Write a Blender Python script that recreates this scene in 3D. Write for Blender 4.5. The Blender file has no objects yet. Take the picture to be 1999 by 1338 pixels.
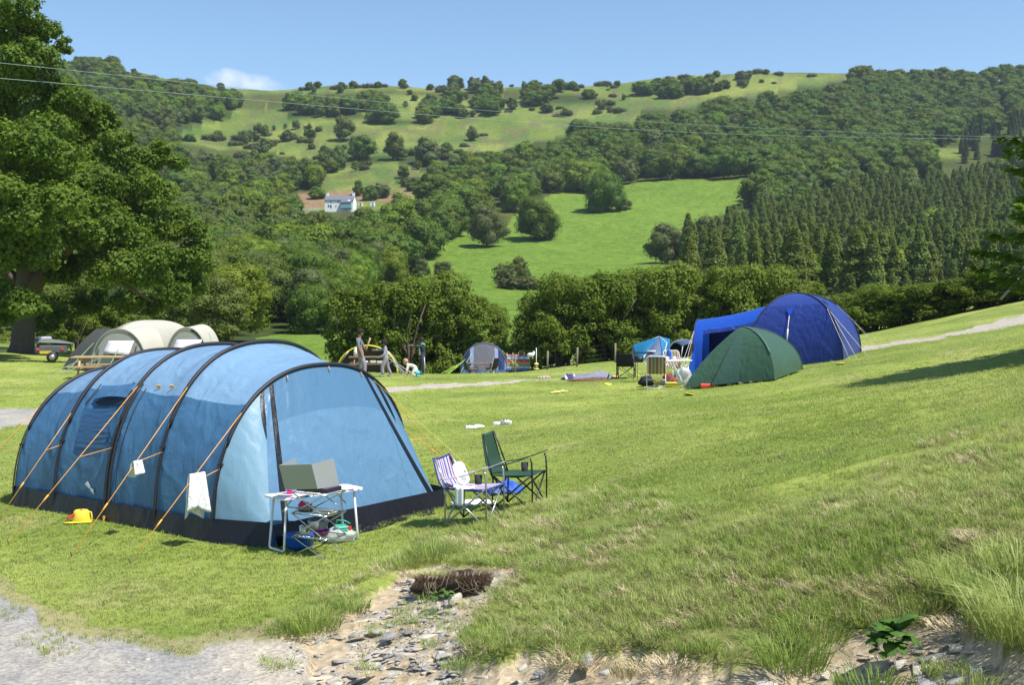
import bpy, math, random
import numpy as np
from mathutils import Vector, Matrix, noise as mnoise
S = bpy.context.scene
COL = S.collection
PI = math.pi
rng = np.random.default_rng(7)
random.seed(7)

# ---------------------------------------------------------------- camera, sky, sun, exposure
F = 2220.0; CX = 999.5; HY = 586.0; EYE = 2.66
cam_d = bpy.data.cameras.new('camera'); cam = bpy.data.objects.new('camera', cam_d); COL.objects.link(cam)
cam.location = (0, 0, EYE); cam.rotation_euler = (math.radians(90), 0, 0)
cam_d.sensor_width = 36; cam_d.lens = F / 1999 * 36; cam_d.shift_y = (HY - 669) / 1999
cam_d.clip_start = 0.1; cam_d.clip_end = 6000
S.camera = cam
SUN_EL = 60.0
SV = Vector((0.86, -0.51, 0)).normalized() * math.cos(math.radians(SUN_EL)) + Vector((0, 0, math.sin(math.radians(SUN_EL))))
sd = bpy.data.lights.new('sun', 'SUN'); sd.energy = 4.6; sd.angle = math.radians(0.53); sd.color = (1.0, 0.955, 0.88)
sun = bpy.data.objects.new('sun', sd); COL.objects.link(sun); sun.rotation_euler = SV.to_track_quat('Z', 'Y').to_euler()
W = bpy.data.worlds.new('World'); S.world = W; W.use_nodes = True
wt = W.node_tree; wt.nodes.clear()
wo = wt.nodes.new('ShaderNodeOutputWorld'); bg = wt.nodes.new('ShaderNodeBackground')
sky = wt.nodes.new('ShaderNodeTexSky'); sky.sky_type = 'NISHITA'; sky.sun_disc = False
sky.sun_elevation = math.radians(SUN_EL); sky.sun_rotation = math.atan2(SV.x, SV.y)
sky.altitude = 0; sky.air_density = 1.0; sky.dust_density = 0.3; sky.ozone_density = 2.5
bg.inputs[1].default_value = 0.108
# a small fair-weather cloud low over the ridge, mixed into the sky by direction
tc = wt.nodes.new('ShaderNodeTexCoord')
def wnode(t, **k):
    n = wt.nodes.new(t)
    for a, b in k.items(): setattr(n, a, b)
    return n
def wmath(op, a, b=None, c=None):
    n = wnode('ShaderNodeMath', operation=op)
    for i, v in enumerate((a, b, c)):
        if v is None: continue
        if isinstance(v, (int, float)): n.inputs[i].default_value = v
        else: wt.links.new(v, n.inputs[i])
    return n.outputs[0]
sep = wnode('ShaderNodeSeparateXYZ'); wt.links.new(tc.outputs['Generated'], sep.inputs[0])
ax = wmath('DIVIDE', sep.outputs[0], wmath('MAXIMUM', sep.outputs[1], 0.01))
az = wmath('DIVIDE', sep.outputs[2], wmath('MAXIMUM', sep.outputs[1], 0.01))
cx_, cz_ = (478 - CX) / F, (HY - 160) / F
ex = wmath('DIVIDE', wmath('SUBTRACT', ax, cx_), 0.042); ez = wmath('DIVIDE', wmath('SUBTRACT', az, wmath('SUBTRACT', cz_, wmath('MULTIPLY', wmath('SUBTRACT', ax, cx_), 0.16))), 0.0105)
rr = wmath('ADD', wmath('MULTIPLY', ex, ex), wmath('MULTIPLY', ez, ez))
cn = wnode('ShaderNodeTexNoise'); cn.inputs['Scale'].default_value = 60; cn.inputs['Detail'].default_value = 5
wt.links.new(tc.outputs['Generated'], cn.inputs['Vector'])
dens = wmath('MULTIPLY', wmath('SUBTRACT', wmath('ADD', 1.0, wmath('MULTIPLY', wmath('SUBTRACT', cn.outputs[0], 0.5), 2.6)), rr), 0.75)
cl = wnode('ShaderNodeClamp'); wt.links.new(dens, cl.inputs[0])
mxw = wnode('ShaderNodeMixRGB'); mxw.inputs[2].default_value = (7.0, 7.2, 7.6, 1)
wt.links.new(wmath('MULTIPLY', cl.outputs[0], 0.62), mxw.inputs[0])
tint = wnode('ShaderNodeMixRGB'); tint.blend_type = 'MULTIPLY'; tint.inputs[0].default_value = 1; tint.inputs[2].default_value = (0.92, 1.0, 1.05, 1)
wt.links.new(sky.outputs[0], tint.inputs[1]); wt.links.new(tint.outputs[0], mxw.inputs[1])
wt.links.new(mxw.outputs[0], bg.inputs[0]); wt.links.new(bg.outputs[0], wo.inputs[0])
S.view_settings.view_transform = 'Standard'; S.view_settings.look = 'None'; S.view_settings.gamma = 1
S.view_settings.exposure = 0.62; S.view_settings.use_curve_mapping = False
S.render.engine = 'CYCLES'
S.cycles.max_bounces = 6; S.cycles.diffuse_bounces = 3; S.cycles.glossy_bounces = 2; S.cycles.transmission_bounces = 4
S.cycles.transparent_max_bounces = 8; S.cycles.caustics_reflective = False; S.cycles.caustics_refractive = False
S.cycles.use_denoising = True

# ---------------------------------------------------------------- materials
def lk(m, a, b): m.node_tree.links.new(a, b)
def newmat(name):
    m = bpy.data.materials.new(name); m.use_nodes = True; m.node_tree.nodes.clear()
    o = m.node_tree.nodes.new('ShaderNodeOutputMaterial'); return m, o
def nd(m, t, **k):
    n = m.node_tree.nodes.new(t)
    for a, b in k.items(): setattr(n, a, b)
    return n
def c4(c): return (c[0], c[1], c[2], 1)
def mixrgb(m, f, a, b, blend='MIX'):
    n = nd(m, 'ShaderNodeMixRGB', blend_type=blend)
    for i, v in enumerate((f, a, b)):
        if isinstance(v, (int, float)): n.inputs[i].default_value = v
        elif isinstance(v, (tuple, list)): n.inputs[i].default_value = c4(v)
        else: lk(m, v, n.inputs[i])
    return n.outputs[0]
def ntex(m, scale, detail=4, rough=0.55, vec=None, dist=0):
    n = nd(m, 'ShaderNodeTexNoise'); n.inputs['Scale'].default_value = scale; n.inputs['Detail'].default_value = detail
    n.inputs['Roughness'].default_value = rough; n.inputs['Distortion'].default_value = dist
    if vec is not None: lk(m, vec, n.inputs['Vector'])
    return n
def ramp(m, fac, p0, p1, c0=(0, 0, 0), c1=(1, 1, 1)):
    r = nd(m, 'ShaderNodeValToRGB'); e = r.color_ramp.elements
    e[0].position = p0; e[1].position = p1; e[0].color = c4(c0); e[1].color = c4(c1); lk(m, fac, r.inputs[0]); return r.outputs[0]
def coords(m, kind='Object', scale=None):
    t = nd(m, 'ShaderNodeTexCoord').outputs[kind]
    if scale is None: return t
    mp = nd(m, 'ShaderNodeMapping'); mp.inputs['Scale'].default_value = scale; lk(m, t, mp.inputs[0]); return mp.outputs[0]
def bumpn(m, h, strength, dist=0.02, normal=None):
    b = nd(m, 'ShaderNodeBump'); b.inputs['Strength'].default_value = strength; b.inputs['Distance'].default_value = dist
    lk(m, h, b.inputs['Height'])
    if normal is not None: lk(m, normal, b.inputs['Normal'])
    return b.outputs[0]
_M = {}
def plain(name, col, rough=0.5, var=0.12, scale=8.0, metal=0.0, bump=0.0, bscale=40, spec=None, clear=False):
    if name in _M: return _M[name]
    m, o = newmat(name); p = nd(m, 'ShaderNodeBsdfPrincipled'); v = coords(m)
    n = ntex(m, scale, 4, vec=v)
    lk(m, mixrgb(m, n.outputs[0], tuple(x * (1 - var) for x in col), tuple(min(1, x * (1 + var)) for x in col)), p.inputs['Base Color'])
    p.inputs['Roughness'].default_value = rough; p.inputs['Metallic'].default_value = metal
    if spec is not None: p.inputs['Specular IOR Level'].default_value = spec
    if clear: p.inputs['Transmission Weight'].default_value = 0.75
    if bump:
        lk(m, bumpn(m, ntex(m, bscale, 5, vec=v).outputs[0], bump, 0.01), p.inputs['Normal'])
    lk(m, p.outputs[0], o.inputs[0]); _M[name] = m; return m
def fabric(name, col, trans=0.3, rough=0.42, wr=(2.2, 5.0), bstr=0.55, spec=0.4, warp=0.0, bdist=0.05, creases=True):
    """thin tent nylon: glossy-ish woven sheet that lets some light through, with pulled creases"""
    if name in _M: return _M[name]
    m, o = newmat(name); v = coords(m)
    p = nd(m, 'ShaderNodeBsdfPrincipled'); p.inputs['Roughness'].default_value = rough; p.inputs['Specular IOR Level'].default_value = spec
    vv = coords(m, 'Object', (1, 1, 0.35))
    n1 = ntex(m, wr[0], 3, 0.5, vv, 0.6); n2 = ntex(m, wr[1], 6, 0.62, v, 0.4)
    var = ntex(m, 1.3, 3, 0.5, v)
    c = mixrgb(m, var.outputs[0], tuple(x * 0.95 for x in col), tuple(min(1, x * 1.05) for x in col))
    lk(m, c, p.inputs['Base Color'])
    n3 = ntex(m, wr[0] * .9, 3, 0.5, coords(m, 'Object', (1, 1, .55)), .9); n3.noise_type = 'RIDGED_MULTIFRACTAL'; n3.inputs['Offset'].default_value = .9; n3.inputs['Gain'].default_value = 2.2
    h = mixrgb(m, 0.28, mixrgb(m, 0.45, n1.outputs[0], n2.outputs[0]), n3.outputs[0])
    if creases:
        w = nd(m, 'ShaderNodeTexWave', wave_type='BANDS', bands_direction='DIAGONAL'); w.inputs['Scale'].default_value = 2.2; w.inputs['Distortion'].default_value = 9
        w.inputs['Detail'].default_value = 3; w.inputs['Detail Scale'].default_value = 1.6; lk(m, vv, w.inputs['Vector'])
        h = mixrgb(m, 0.14, h, w.outputs[0])
    nb = bumpn(m, h, bstr, bdist)
    lk(m, nb, p.inputs['Normal'])
    t = nd(m, 'ShaderNodeBsdfTranslucent'); lk(m, c, t.inputs[0]); lk(m, nb, t.inputs['Normal'])
    mx = nd(m, 'ShaderNodeMixShader'); mx.inputs[0].default_value = trans
    lk(m, p.outputs[0], mx.inputs[1]); lk(m, t.outputs[0], mx.inputs[2]); lk(m, mx.outputs[0], o.inputs[0])
    _M[name] = m; return m
def leafmat(name, dark, light, trans=0.25, rough=0.55, hue=0.0, scale=1.2):
    if name in _M: return _M[name]
    m, o = newmat(name)
    oi = nd(m, 'ShaderNodeObjectInfo'); geo = nd(m, 'ShaderNodeNewGeometry')
    n = ntex(m, scale, 3, vec=coords(m))
    f = mixrgb(m, 0.5, oi.outputs['Random'], geo.outputs['Random Per Island'])
    f = mixrgb(m, 0.45, f, ramp(m, n.outputs[0], 0.35, 0.65))
    c = mixrgb(m, f, dark, light)
    if hue:
        hs = nd(m, 'ShaderNodeHueSaturation'); lk(m, c, hs.inputs['Color'])
        mr = nd(m, 'ShaderNodeMapRange'); lk(m, oi.outputs['Random'], mr.inputs[0]); mr.inputs[3].default_value = 0.5 - hue; mr.inputs[4].default_value = 0.5 + hue
        lk(m, mr.outputs[0], hs.inputs['Hue']); c = hs.outputs[0]
    p = nd(m, 'ShaderNodeBsdfPrincipled'); p.inputs['Roughness'].default_value = rough; p.inputs['Specular IOR Level'].default_value = 0.12
    lk(m, c, p.inputs['Base Color'])
    t = nd(m, 'ShaderNodeBsdfTranslucent'); lk(m, mixrgb(m, 1.0, c, (1.2, 1.25, 0.55), 'MULTIPLY'), t.inputs[0])
    mx = nd(m, 'ShaderNodeMixShader'); mx.inputs[0].default_value = trans
    lk(m, p.outputs[0], mx.inputs[1]); lk(m, t.outputs[0], mx.inputs[2]); lk(m, mx.outputs[0], o.inputs[0])
    _M[name] = m; return m

# ---------------------------------------------------------------- mesh helpers
def npmesh(name, V, Fq, mats=(), mi=None, smooth=False):
    """mesh from an (n,3) array and a list of (k,) face arrays: Fq is an int array (m,3|4) or a list of such"""
    me = bpy.data.meshes.new(name)
    Fl = Fq if isinstance(Fq, list) else [Fq]
    Fl = [np.asarray(f, dtype=np.int32) for f in Fl if len(f)]
    V = np.asarray(V, dtype=np.float32)
    nl = sum(f.size for f in Fl); nf = sum(len(f) for f in Fl)
    me.vertices.add(len(V)); me.vertices.foreach_set('co', V.ravel())
    if nf:
        me.loops.add(nl); me.polygons.add(nf)
        me.loops.foreach_set('vertex_index', np.concatenate([f.ravel() for f in Fl]))
        tot = np.concatenate([np.full(len(f), f.shape[1], np.int32) for f in Fl])
        st = np.concatenate([[0], np.cumsum(tot)[:-1]]).astype(np.int32)
        me.polygons.foreach_set('loop_start', st)
        if mi is not None: me.polygons.foreach_set('material_index', np.asarray(mi, np.int32))
        if smooth: me.polygons.foreach_set('use_smooth', np.ones(nf, bool))
    for m in mats: me.materials.append(m)
    me.update(calc_edges=True); me.validate(); return me
class MB:
    def __init__(s): s.v = []; s.f = []; s.m = []; s.sm = []; s.mi = 0
    def add(s, vs, fs, smooth=False):
        b = len(s.v); s.v += [tuple(map(float, v)) for v in vs]
        for f in fs: s.f.append(tuple(i + b for i in f)); s.m.append(s.mi); s.sm.append(smooth)
        return s
    def box(s, c, d, rz=0, rx=0, ry=0, bev=0.0):
        R = Matrix.Rotation(rz, 3, 'Z') @ Matrix.Rotation(ry, 3, 'Y') @ Matrix.Rotation(rx, 3, 'X'); c = Vector(c)
        hx, hy, hz = d[0] / 2, d[1] / 2, d[2] / 2
        if bev <= 0:
            vs = [c + R @ Vector((x * hx, y * hy, z * hz)) for z in (-1, 1) for y in (-1, 1) for x in (-1, 1)]
            return s.add(vs, [(0, 2, 3, 1), (4, 5, 7, 6), (0, 1, 5, 4), (2, 6, 7, 3), (0, 4, 6, 2), (1, 3, 7, 5)])
        b = min(bev, hx * .9, hy * .9, hz * .9); vs = []; rings = []
        for z, i in ((-hz, b), (-hz + b, 0), (hz - b, 0), (hz, b)):
            r = []
            for (sx, sy) in ((-1, -1), (1, -1), (1, 1), (-1, 1)):
                for q in (0, 1):
                    first = (sx * sy > 0)
                    ax_, ay_ = (hx - i, hy - i - (b if i == 0 else 0)) if (q == 0) == first else (hx - i - (b if i == 0 else 0), hy - i)
                    r.append(len(vs)); vs.append(c + R @ Vector((sx * ax_, sy * ay_, z)))
            rings.append(r)
        fs = [tuple(reversed(rings[0])), tuple(rings[3])]
        for a, bb in zip(rings[:-1], rings[1:]):
            for k in range(8): fs.append((a[k], a[(k + 1) % 8], bb[(k + 1) % 8], bb[k]))
        return s.add(vs, fs)
    def tube(s, pts, r, n=6, cap=True):
        pts = [Vector(p) for p in pts]; k = len(pts); rs = r if isinstance(r, (list, tuple)) else [r] * k
        vs = []; prev = None
        for i, p in enumerate(pts):
            t = (pts[min(i + 1, k - 1)] - pts[max(i - 1, 0)])
            t = t.normalized() if t.length > 1e-9 else Vector((0, 0, 1))
            if prev is None: a = t.orthogonal().normalized()
            else:
                a = prev - t * prev.dot(t); a = a.normalized() if a.length > 1e-6 else t.orthogonal().normalized()
            prev = a; b = t.cross(a)
            for j in range(n):
                w = 2 * PI * j / n; vs.append(p + (a * math.cos(w) + b * math.sin(w)) * rs[i])
        fs = [(i * n + j, i * n + (j + 1) % n, (i + 1) * n + (j + 1) % n, (i + 1) * n + j) for i in range(k - 1) for j in range(n)]
        if cap: fs += [tuple(reversed(range(n))), tuple((k - 1) * n + j for j in range(n))]
        return s.add(vs, fs, True)
    def lathe(s, prof, c=(0, 0, 0), n=20, sx=1, sy=1):
        vs = [(c[0] + r * sx * math.cos(2 * PI * j / n), c[1] + r * sy * math.sin(2 * PI * j / n), c[2] + z) for r, z in prof for j in range(n)]
        fs = [(i * n + j, i * n + (j + 1) % n, (i + 1) * n + (j + 1) % n, (i + 1) * n + j) for i in range(len(prof) - 1) for j in range(n)]
        return s.add(vs, fs, True)
    def grid(s, fn, nu, nv, thick=0.0, smooth=True):
        P_ = [[Vector(fn(i / nu, j / nv)) for j in range(nv + 1)] for i in range(nu + 1)]
        w = nv + 1
        fs = [(i * w + j, (i + 1) * w + j, (i + 1) * w + j + 1, i * w + j + 1) for i in range(nu) for j in range(nv)]
        flat = [p for row in P_ for p in row]
        if not thick: return s.add(flat, fs, smooth)
        N = []
        for i in range(nu + 1):
            for j in range(nv + 1):
                a = P_[min(i + 1, nu)][j] - P_[max(i - 1, 0)][j]; b = P_[i][min(j + 1, nv)] - P_[i][max(j - 1, 0)]
                n_ = a.cross(b); N.append(n_.normalized() if n_.length > 1e-12 else Vector((0, 0, 1)))
        q = len(flat); allv = flat + [p + n_ * thick for p, n_ in zip(flat, N)]
        f2 = fs + [tuple(reversed([x + q for x in f])) for f in fs]
        edge = [(i * w) for i in range(nu + 1)] + [nu * w + j for j in range(1, nv + 1)] + [i * w + nv for i in range(nu - 1, -1, -1)] + [j for j in range(nv - 1, 0, -1)]
        for a, b in zip(edge, edge[1:] + edge[:1]): f2.append((b, a, a + q, b + q))
        return s.add(allv, f2, smooth)
    def poly(s, pts, h, z=None):
        """prism: outline pts (xyz) raised by vector h"""
        n = len(pts); h = Vector(h); a = [Vector(p) for p in pts]
        return s.add(a + [p + h for p in a], [tuple(reversed(range(n))), tuple(n + i for i in range(n))] + [(i, (i + 1) % n, n + (i + 1) % n, n + i) for i in range(n)])
    def blob(s, c, r, n=10, m=7, amp=0.0, seed=0, rot=0):
        c = Vector(c); vs = []; R = Matrix.Rotation(rot, 3, 'Z')
        for i in range(m + 1):
            th = PI * i / m
            for j in range(n):
                ph = 2 * PI * j / n; d = Vector((math.sin(th) * math.cos(ph), math.sin(th) * math.sin(ph), math.cos(th)))
                k = 1 + amp * mnoise.noise(d * 1.7 + Vector((seed * 3.1, seed, 0)))
                vs.append(c + R @ Vector((d.x * r[0] * k, d.y * r[1] * k, d.z * r[2] * k)))
        fs = [(i * n + j, (i + 1) * n + j, (i + 1) * n + (j + 1) % n, i * n + (j + 1) % n) for i in range(m) for j in range(n)]
        return s.add(vs, fs, True)
    def mesh(s, name, mats):
        me = bpy.data.meshes.new(name); me.from_pydata(s.v, [], s.f)
        for m in (mats if isinstance(mats, (list, tuple)) else [mats]): me.materials.append(m)
        me.polygons.foreach_set('material_index', s.m); me.polygons.foreach_set('use_smooth', s.sm); me.update(); return me
    def build(s, name, mats, parent=None, loc=None, rz=0, M=None):
        return link(name, s.mesh(name, mats), parent, loc, rz, M)
def link(name, data, parent=None, loc=None, rz=0, M=None):
    o = bpy.data.objects.new(name, data); COL.objects.link(o)
    if parent is not None: o.parent = parent
    if loc is not None: o.location = loc
    if rz: o.rotation_euler.z = rz
    if M is not None: o.matrix_local = M
    return o
def tag(o, label=None, cat=None, group=None, kind=None):
    if label: o['label'] = label
    if cat: o['category'] = cat
    if group: o['group'] = group
    if kind: o['kind'] = kind
    return o
def thing(name, label, cat, loc=(0, 0, 0), rz=0, group=None):
    o = bpy.data.objects.new(name, None); COL.objects.link(o); o.location = loc; o.rotation_euler = (0, 0, rz); o.empty_display_size = 0.2
    return tag(o, label, cat, group)
def copy_tree(o, parent=None):
    c = o.copy(); COL.objects.link(c); c.parent = parent
    if parent is not None: c.matrix_parent_inverse = o.matrix_parent_inverse.copy()
    for ch in list(o.children): copy_tree(ch, c)
    return c

# ---------------------------------------------------------------- terrain
def Wp(px, d, z): return ((px - CX) / F * d, d, z)
CPS = [  # photo column, distance, ground height
 (-500,14,-.15),(0,10,-.08),(0,15,0),(0,25,0),(0,33,0),(0,42,.05),(0,52,.2),(-500,40,.2),(-500,60,.6),
 (150,12,0),(400,12,0),(700,12,0),(525,12.2,0),(835,14.6,0),(1000,15,.03),(300,20,0),(600,20,0),(300,38,0),(300,56,-.45),(300,70,-1.0),(0,75,.2),
 (700,26,0),(700,39.6,0),(850,39.6,0),(500,46,-.15),(1000,36,.12),(600,55,-.75),(700,56,-.9),(940,46,-.33),(940,65,-1.7),(940,50,-.64),(800,50,-.62),(940,56,-1.08),(800,58,-1.2),(1150,50,-.24),(1100,56,-.75),(945,80,-2.1),(600,80,-1.8),(1100,65,-1.1),(1100,80,-1.9),
 (1050,50,-.48),(1222,36,.2),(1275,31,.28),(1200,60,-.75),(1350,60,-.1),(1300,80,-1.2),(1300,46,.12),
 (1200,15.5,.33),(1450,14,.87),(1300,7,.44),(1300,9,.575),(1300,12.5,.61),(1700,6.3,.66),(1700,7.5,.9),(1700,9.5,1.05),
 (1700,13,1.11),(1700,22,1.03),(1540,33,.74),(1999,10,1.45),(1999,15,1.55),(1999,24,1.64),(1999,40,1.96),(1700,30,1.1),(1700,38,1.14),(1999,50,2.5),(1650,50,.9),(1650,60,.7),(1999,60,2.9),(2400,60,4.2),(2400,30,2.8),(2400,12,2.2),(2400,80,4.4),(1999,80,2.6),
 (1500,11,.86),(1500,15,.88),(1500,22.5,.69),(1300,17,.64),(1300,26,.39),(1100,18.5,.36),(950,22,.17),
 (850,9.6,.2),(820,10.5,.16),(700,9.5,.06),(550,8.6,-.07),(900,7.8,.18),(700,8,-.05),(1000,7.2,.2),(1500,6.2,.52),(1999,5,.95),(1999,5.6,.98),(1999,6.5,1.03),(1999,7.5,1.24),(1999,9,1.38),
 (0,8,-.12),(300,9,-.06),(0,5,-.2),(1000,4,.15),(1999,3,.85),(500,5,-.15),(1000,1,.1)]
_cp = np.array([Wp(*c) for c in CPS])
def _U(r2): return 0.5 * r2 * np.log(r2 + 1e-9)
def _tps():
    n = len(_cp); X = _cp[:, :2] / 10.0; D = ((X[:, None] - X[None]) ** 2).sum(-1)
    A = np.zeros((n + 3, n + 3)); A[:n, :n] = _U(D) + np.eye(n) * 0.003
    Pm = np.hstack([np.ones((n, 1)), X]); A[:n, n:] = Pm; A[n:, :n] = Pm.T
    return np.linalg.solve(A, np.concatenate([_cp[:, 2], np.zeros(3)]))
_tw = _tps()
def near_z(x, y):
    x = np.clip(np.asarray(x, float), -40, 48) / 10; y = np.clip(np.asarray(y, float), -4, 84) / 10
    X = _cp[:, :2] / 10; out = _tw[-3] + _tw[-2] * x + _tw[-1] * y
    for i in range(len(X)): out = out + _tw[i] * _U((x - X[i, 0]) ** 2 + (y - X[i, 1]) ** 2)
    return out
RX = [-900,-300,0,130,200,240,350,400,430,560,640,740,850,1000,1130,1200,1260,1330,1400,1480,1560,1650,1720,1760,1850,1920,1999,2400,3000]
RY = [200,150,140,133,138,136,152,162,172,171,166,163,168,166,163,160,152,147,143,137,142,137,157,165,163,156,150,132,132]
def ridge(px): return np.interp(px, RX, RY)
B0, D0, D1, PW = 652.0, 118.0, 690.0, 1.15
def hill_d(px, py):   # distance on the hillside seen at a photo point
    t = np.clip((B0 - py) / (B0 - ridge(px)), 0, 1); return D0 + (D1 - D0) * t ** PW
def hill_py(px, d):
    t = np.clip((d - D0) / (D1 - D0), 0, 1) ** (1 / PW); b = np.interp(d, [60, D0], [690, B0])
    return np.where(d < D0, b, B0 - (B0 - ridge(px)) * t)
def hill_z(x, y):
    yy = np.maximum(y, 20.0); px = np.clip(CX + F * x / yy, -900, 3000); z = EYE + (HY - hill_py(px, np.minimum(yy, D1))) / F * np.minimum(yy, D1)
    z = z - np.maximum(yy - D1, 0) * 0.10
    amp = np.clip((yy - 110) / 150, 0, 1) * np.clip((D1 - yy) / 90, 0.25, 1) * 1.25
    rel = np.sin(x * .045 + 1.3 * np.sin(y * .021)) * np.sin(y * .038 + 1.7 * np.sin(x * .017)) + .45 * np.sin(x * .11 + y * .07) * np.sin(y * .12 - x * .05)
    return z + amp * rel
def height(x, y):
    x = np.asarray(x, float); y = np.asarray(y, float)
    w = np.clip((y - 66) / 40, 0, 1); w = w * w * (3 - 2 * w)
    z = near_z(x, y) * (1 - w) + hill_z(x, y) * w
    # fine unevenness of the turf
    return z + (np.sin(x * 2.3 + 1.1 * np.sin(y * 1.9)) * np.sin(y * 1.7 + x * .6)) * 0.012 * (1 - w)
def hz(x, y): return float(height(np.array([x]), np.array([y]))[0])
_ds = np.concatenate([np.arange(3.5, 30, .05), np.arange(30, 110, .2), np.arange(110, 690, 1.0)])
def G(px, py):
    """the ground point seen at a photo point"""
    X = (px - CX) / F * _ds; zz = height(X, _ds); pp = HY - F * (zz - EYE) / _ds
    i = int(np.argmax(pp <= py)) if (pp <= py).any() else len(_ds) - 1
    if i > 0:
        a, b = pp[i - 1], pp[i]; t = (a - py) / (a - b + 1e-9); d = _ds[i - 1] + (_ds[i] - _ds[i - 1]) * min(max(t, 0), 1)
    else: d = _ds[0]
    x = (px - CX) / F * d; return Vector((x, d, hz(x, d)))
def At(px, d, dz=0.0):
    x = (px - CX) / F * d; return Vector((x, d, hz(x, d) + dz))
def inpoly(poly, x, y):
    c = np.zeros(x.shape, bool); n = len(poly)
    for i in range(n):
        x0, y0 = poly[i]; x1, y1 = poly[(i + 1) % n]
        if y0 == y1: continue
        c ^= ((y0 > y) != (y1 > y)) & (x < (x1 - x0) * (y - y0) / (y1 - y0) + x0)
    return c
def vnoise(x, y, s, seed=0):
    """cheap value noise, vectorised"""
    x = x / s + seed * 17.3; y = y / s + seed * 5.7; xi = np.floor(x); yi = np.floor(y); fx = x - xi; fy = y - yi
    fx = fx * fx * (3 - 2 * fx); fy = fy * fy * (3 - 2 * fy)
    h = lambda a, b: np.modf(np.abs(np.sin(a * 127.1 + b * 311.7) * 43758.5453))[0]
    return (h(xi, yi) * (1 - fx) + h(xi + 1, yi) * fx) * (1 - fy) + (h(xi, yi + 1) * (1 - fx) + h(xi + 1, yi + 1) * fx) * fy
def fbm(x, y, s, seed=0): return (vnoise(x, y, s, seed) + .5 * vnoise(x, y, s / 2.1, seed + 1) + .25 * vnoise(x, y, s / 4.3, seed + 2)) / 1.75

TRACK_FG = [(-900,1120),(0,1152),(60,1188),(90,1215),(200,1247),(350,1276),(450,1255),(530,1242),(600,1262),(590,1338),(560,3000),(-900,3000)]
SCREE = [(530,1244),(600,1232),(650,1196),(720,1160),(790,1118),(815,1100),(860,1096),(900,1104),(950,1092),(1015,1086),(1010,1110),(985,1130),(950,1160),(930,1185),(915,1225),(905,1262),(935,1268),
         (1000,1266),(1060,1256),(1110,1268),(1170,1274),(1240,1262),(1330,1276),(1400,1294),(1470,1290),(1540,1280),(1590,1255),(1640,1235),(1700,1230),(1780,1215),(1830,1190),(1870,1165),(1905,1215),(1950,1255),(2010,1262),(2400,1290),(3000,3000),(560,3000),(590,1338),(600,1262)]
TRACKS_FAR = [[(-900,790),(0,799),(100,796),(260,790),(500,779),(740,757),(860,750),(1000,743),(1100,740),(1000,747),(860,759),(740,767),(500,800),(260,815),(90,823),(0,838),(-900,850)],
              [(1560,690),(1680,677),(1800,661),(1900,640),(1999,612),(2400,500),(2400,540),(1999,633),(1900,650),(1800,668),(1680,685),(1560,697)]]
# open ground on the hillside, in photo space
FIELD = [(1090,372),(1140,368),(1200,358),(1330,352),(1490,358),(1470,385),(1430,410),(1370,430),(1330,450),(1300,500),(1310,560),(1290,660),(480,700),(500,660),(560,650),(640,655),(680,600),(740,560),(790,540),(850,492),(880,470),(920,452),(990,442),(1010,420)]
OPEN = [FIELD,
 [(620,340),(660,318),(720,312),(790,322),(845,348),(835,378),(760,398),(740,412),(640,412),(560,408),(580,380),(630,372)],
 [(330,262),(400,238),(480,232),(600,232),(760,240),(900,238),(1000,232),(1130,232),(1120,262),(1000,288),(900,300),(830,300),(700,300),(620,312),(540,300),(440,290),(350,285)],
 [(455,212),(520,206),(560,216),(560,236),(450,236)],
 [(700,190),(800,185),(860,200),(980,190),(1120,205),(1250,190),(1250,240),(1130,240),(900,240),(760,232),(680,215)],
 [(230,138),(240,120),(420,120),(480,170),(640,150),(740,140),(1130,140),(1260,130),(1400,110),(1690,108),(1650,158),(1560,172),(1400,196),(1330,215),(1220,215),(1150,180),(1000,178),(900,178),(760,178),(640,182),(560,182),(480,185),(430,172),(380,158),(300,146)],
 [(1640,356),(1700,345),(1760,330),(1830,322),(1830,335),(1740,350),(1680,366)],
 [(1820,292),(1880,290),(1870,312),(1830,310)]]
SOIL = [[(572,382),(600,370),(625,376),(640,385),(640,398),(610,403),(560,405)],[(640,372),(700,366),(760,372),(800,366),(805,382),(760,390),(700,386),(640,382)],[(410,395),(430,380),(500,392),(520,402),(430,408)],[(576,410),(610,408),(605,420),(585,418)]]

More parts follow.
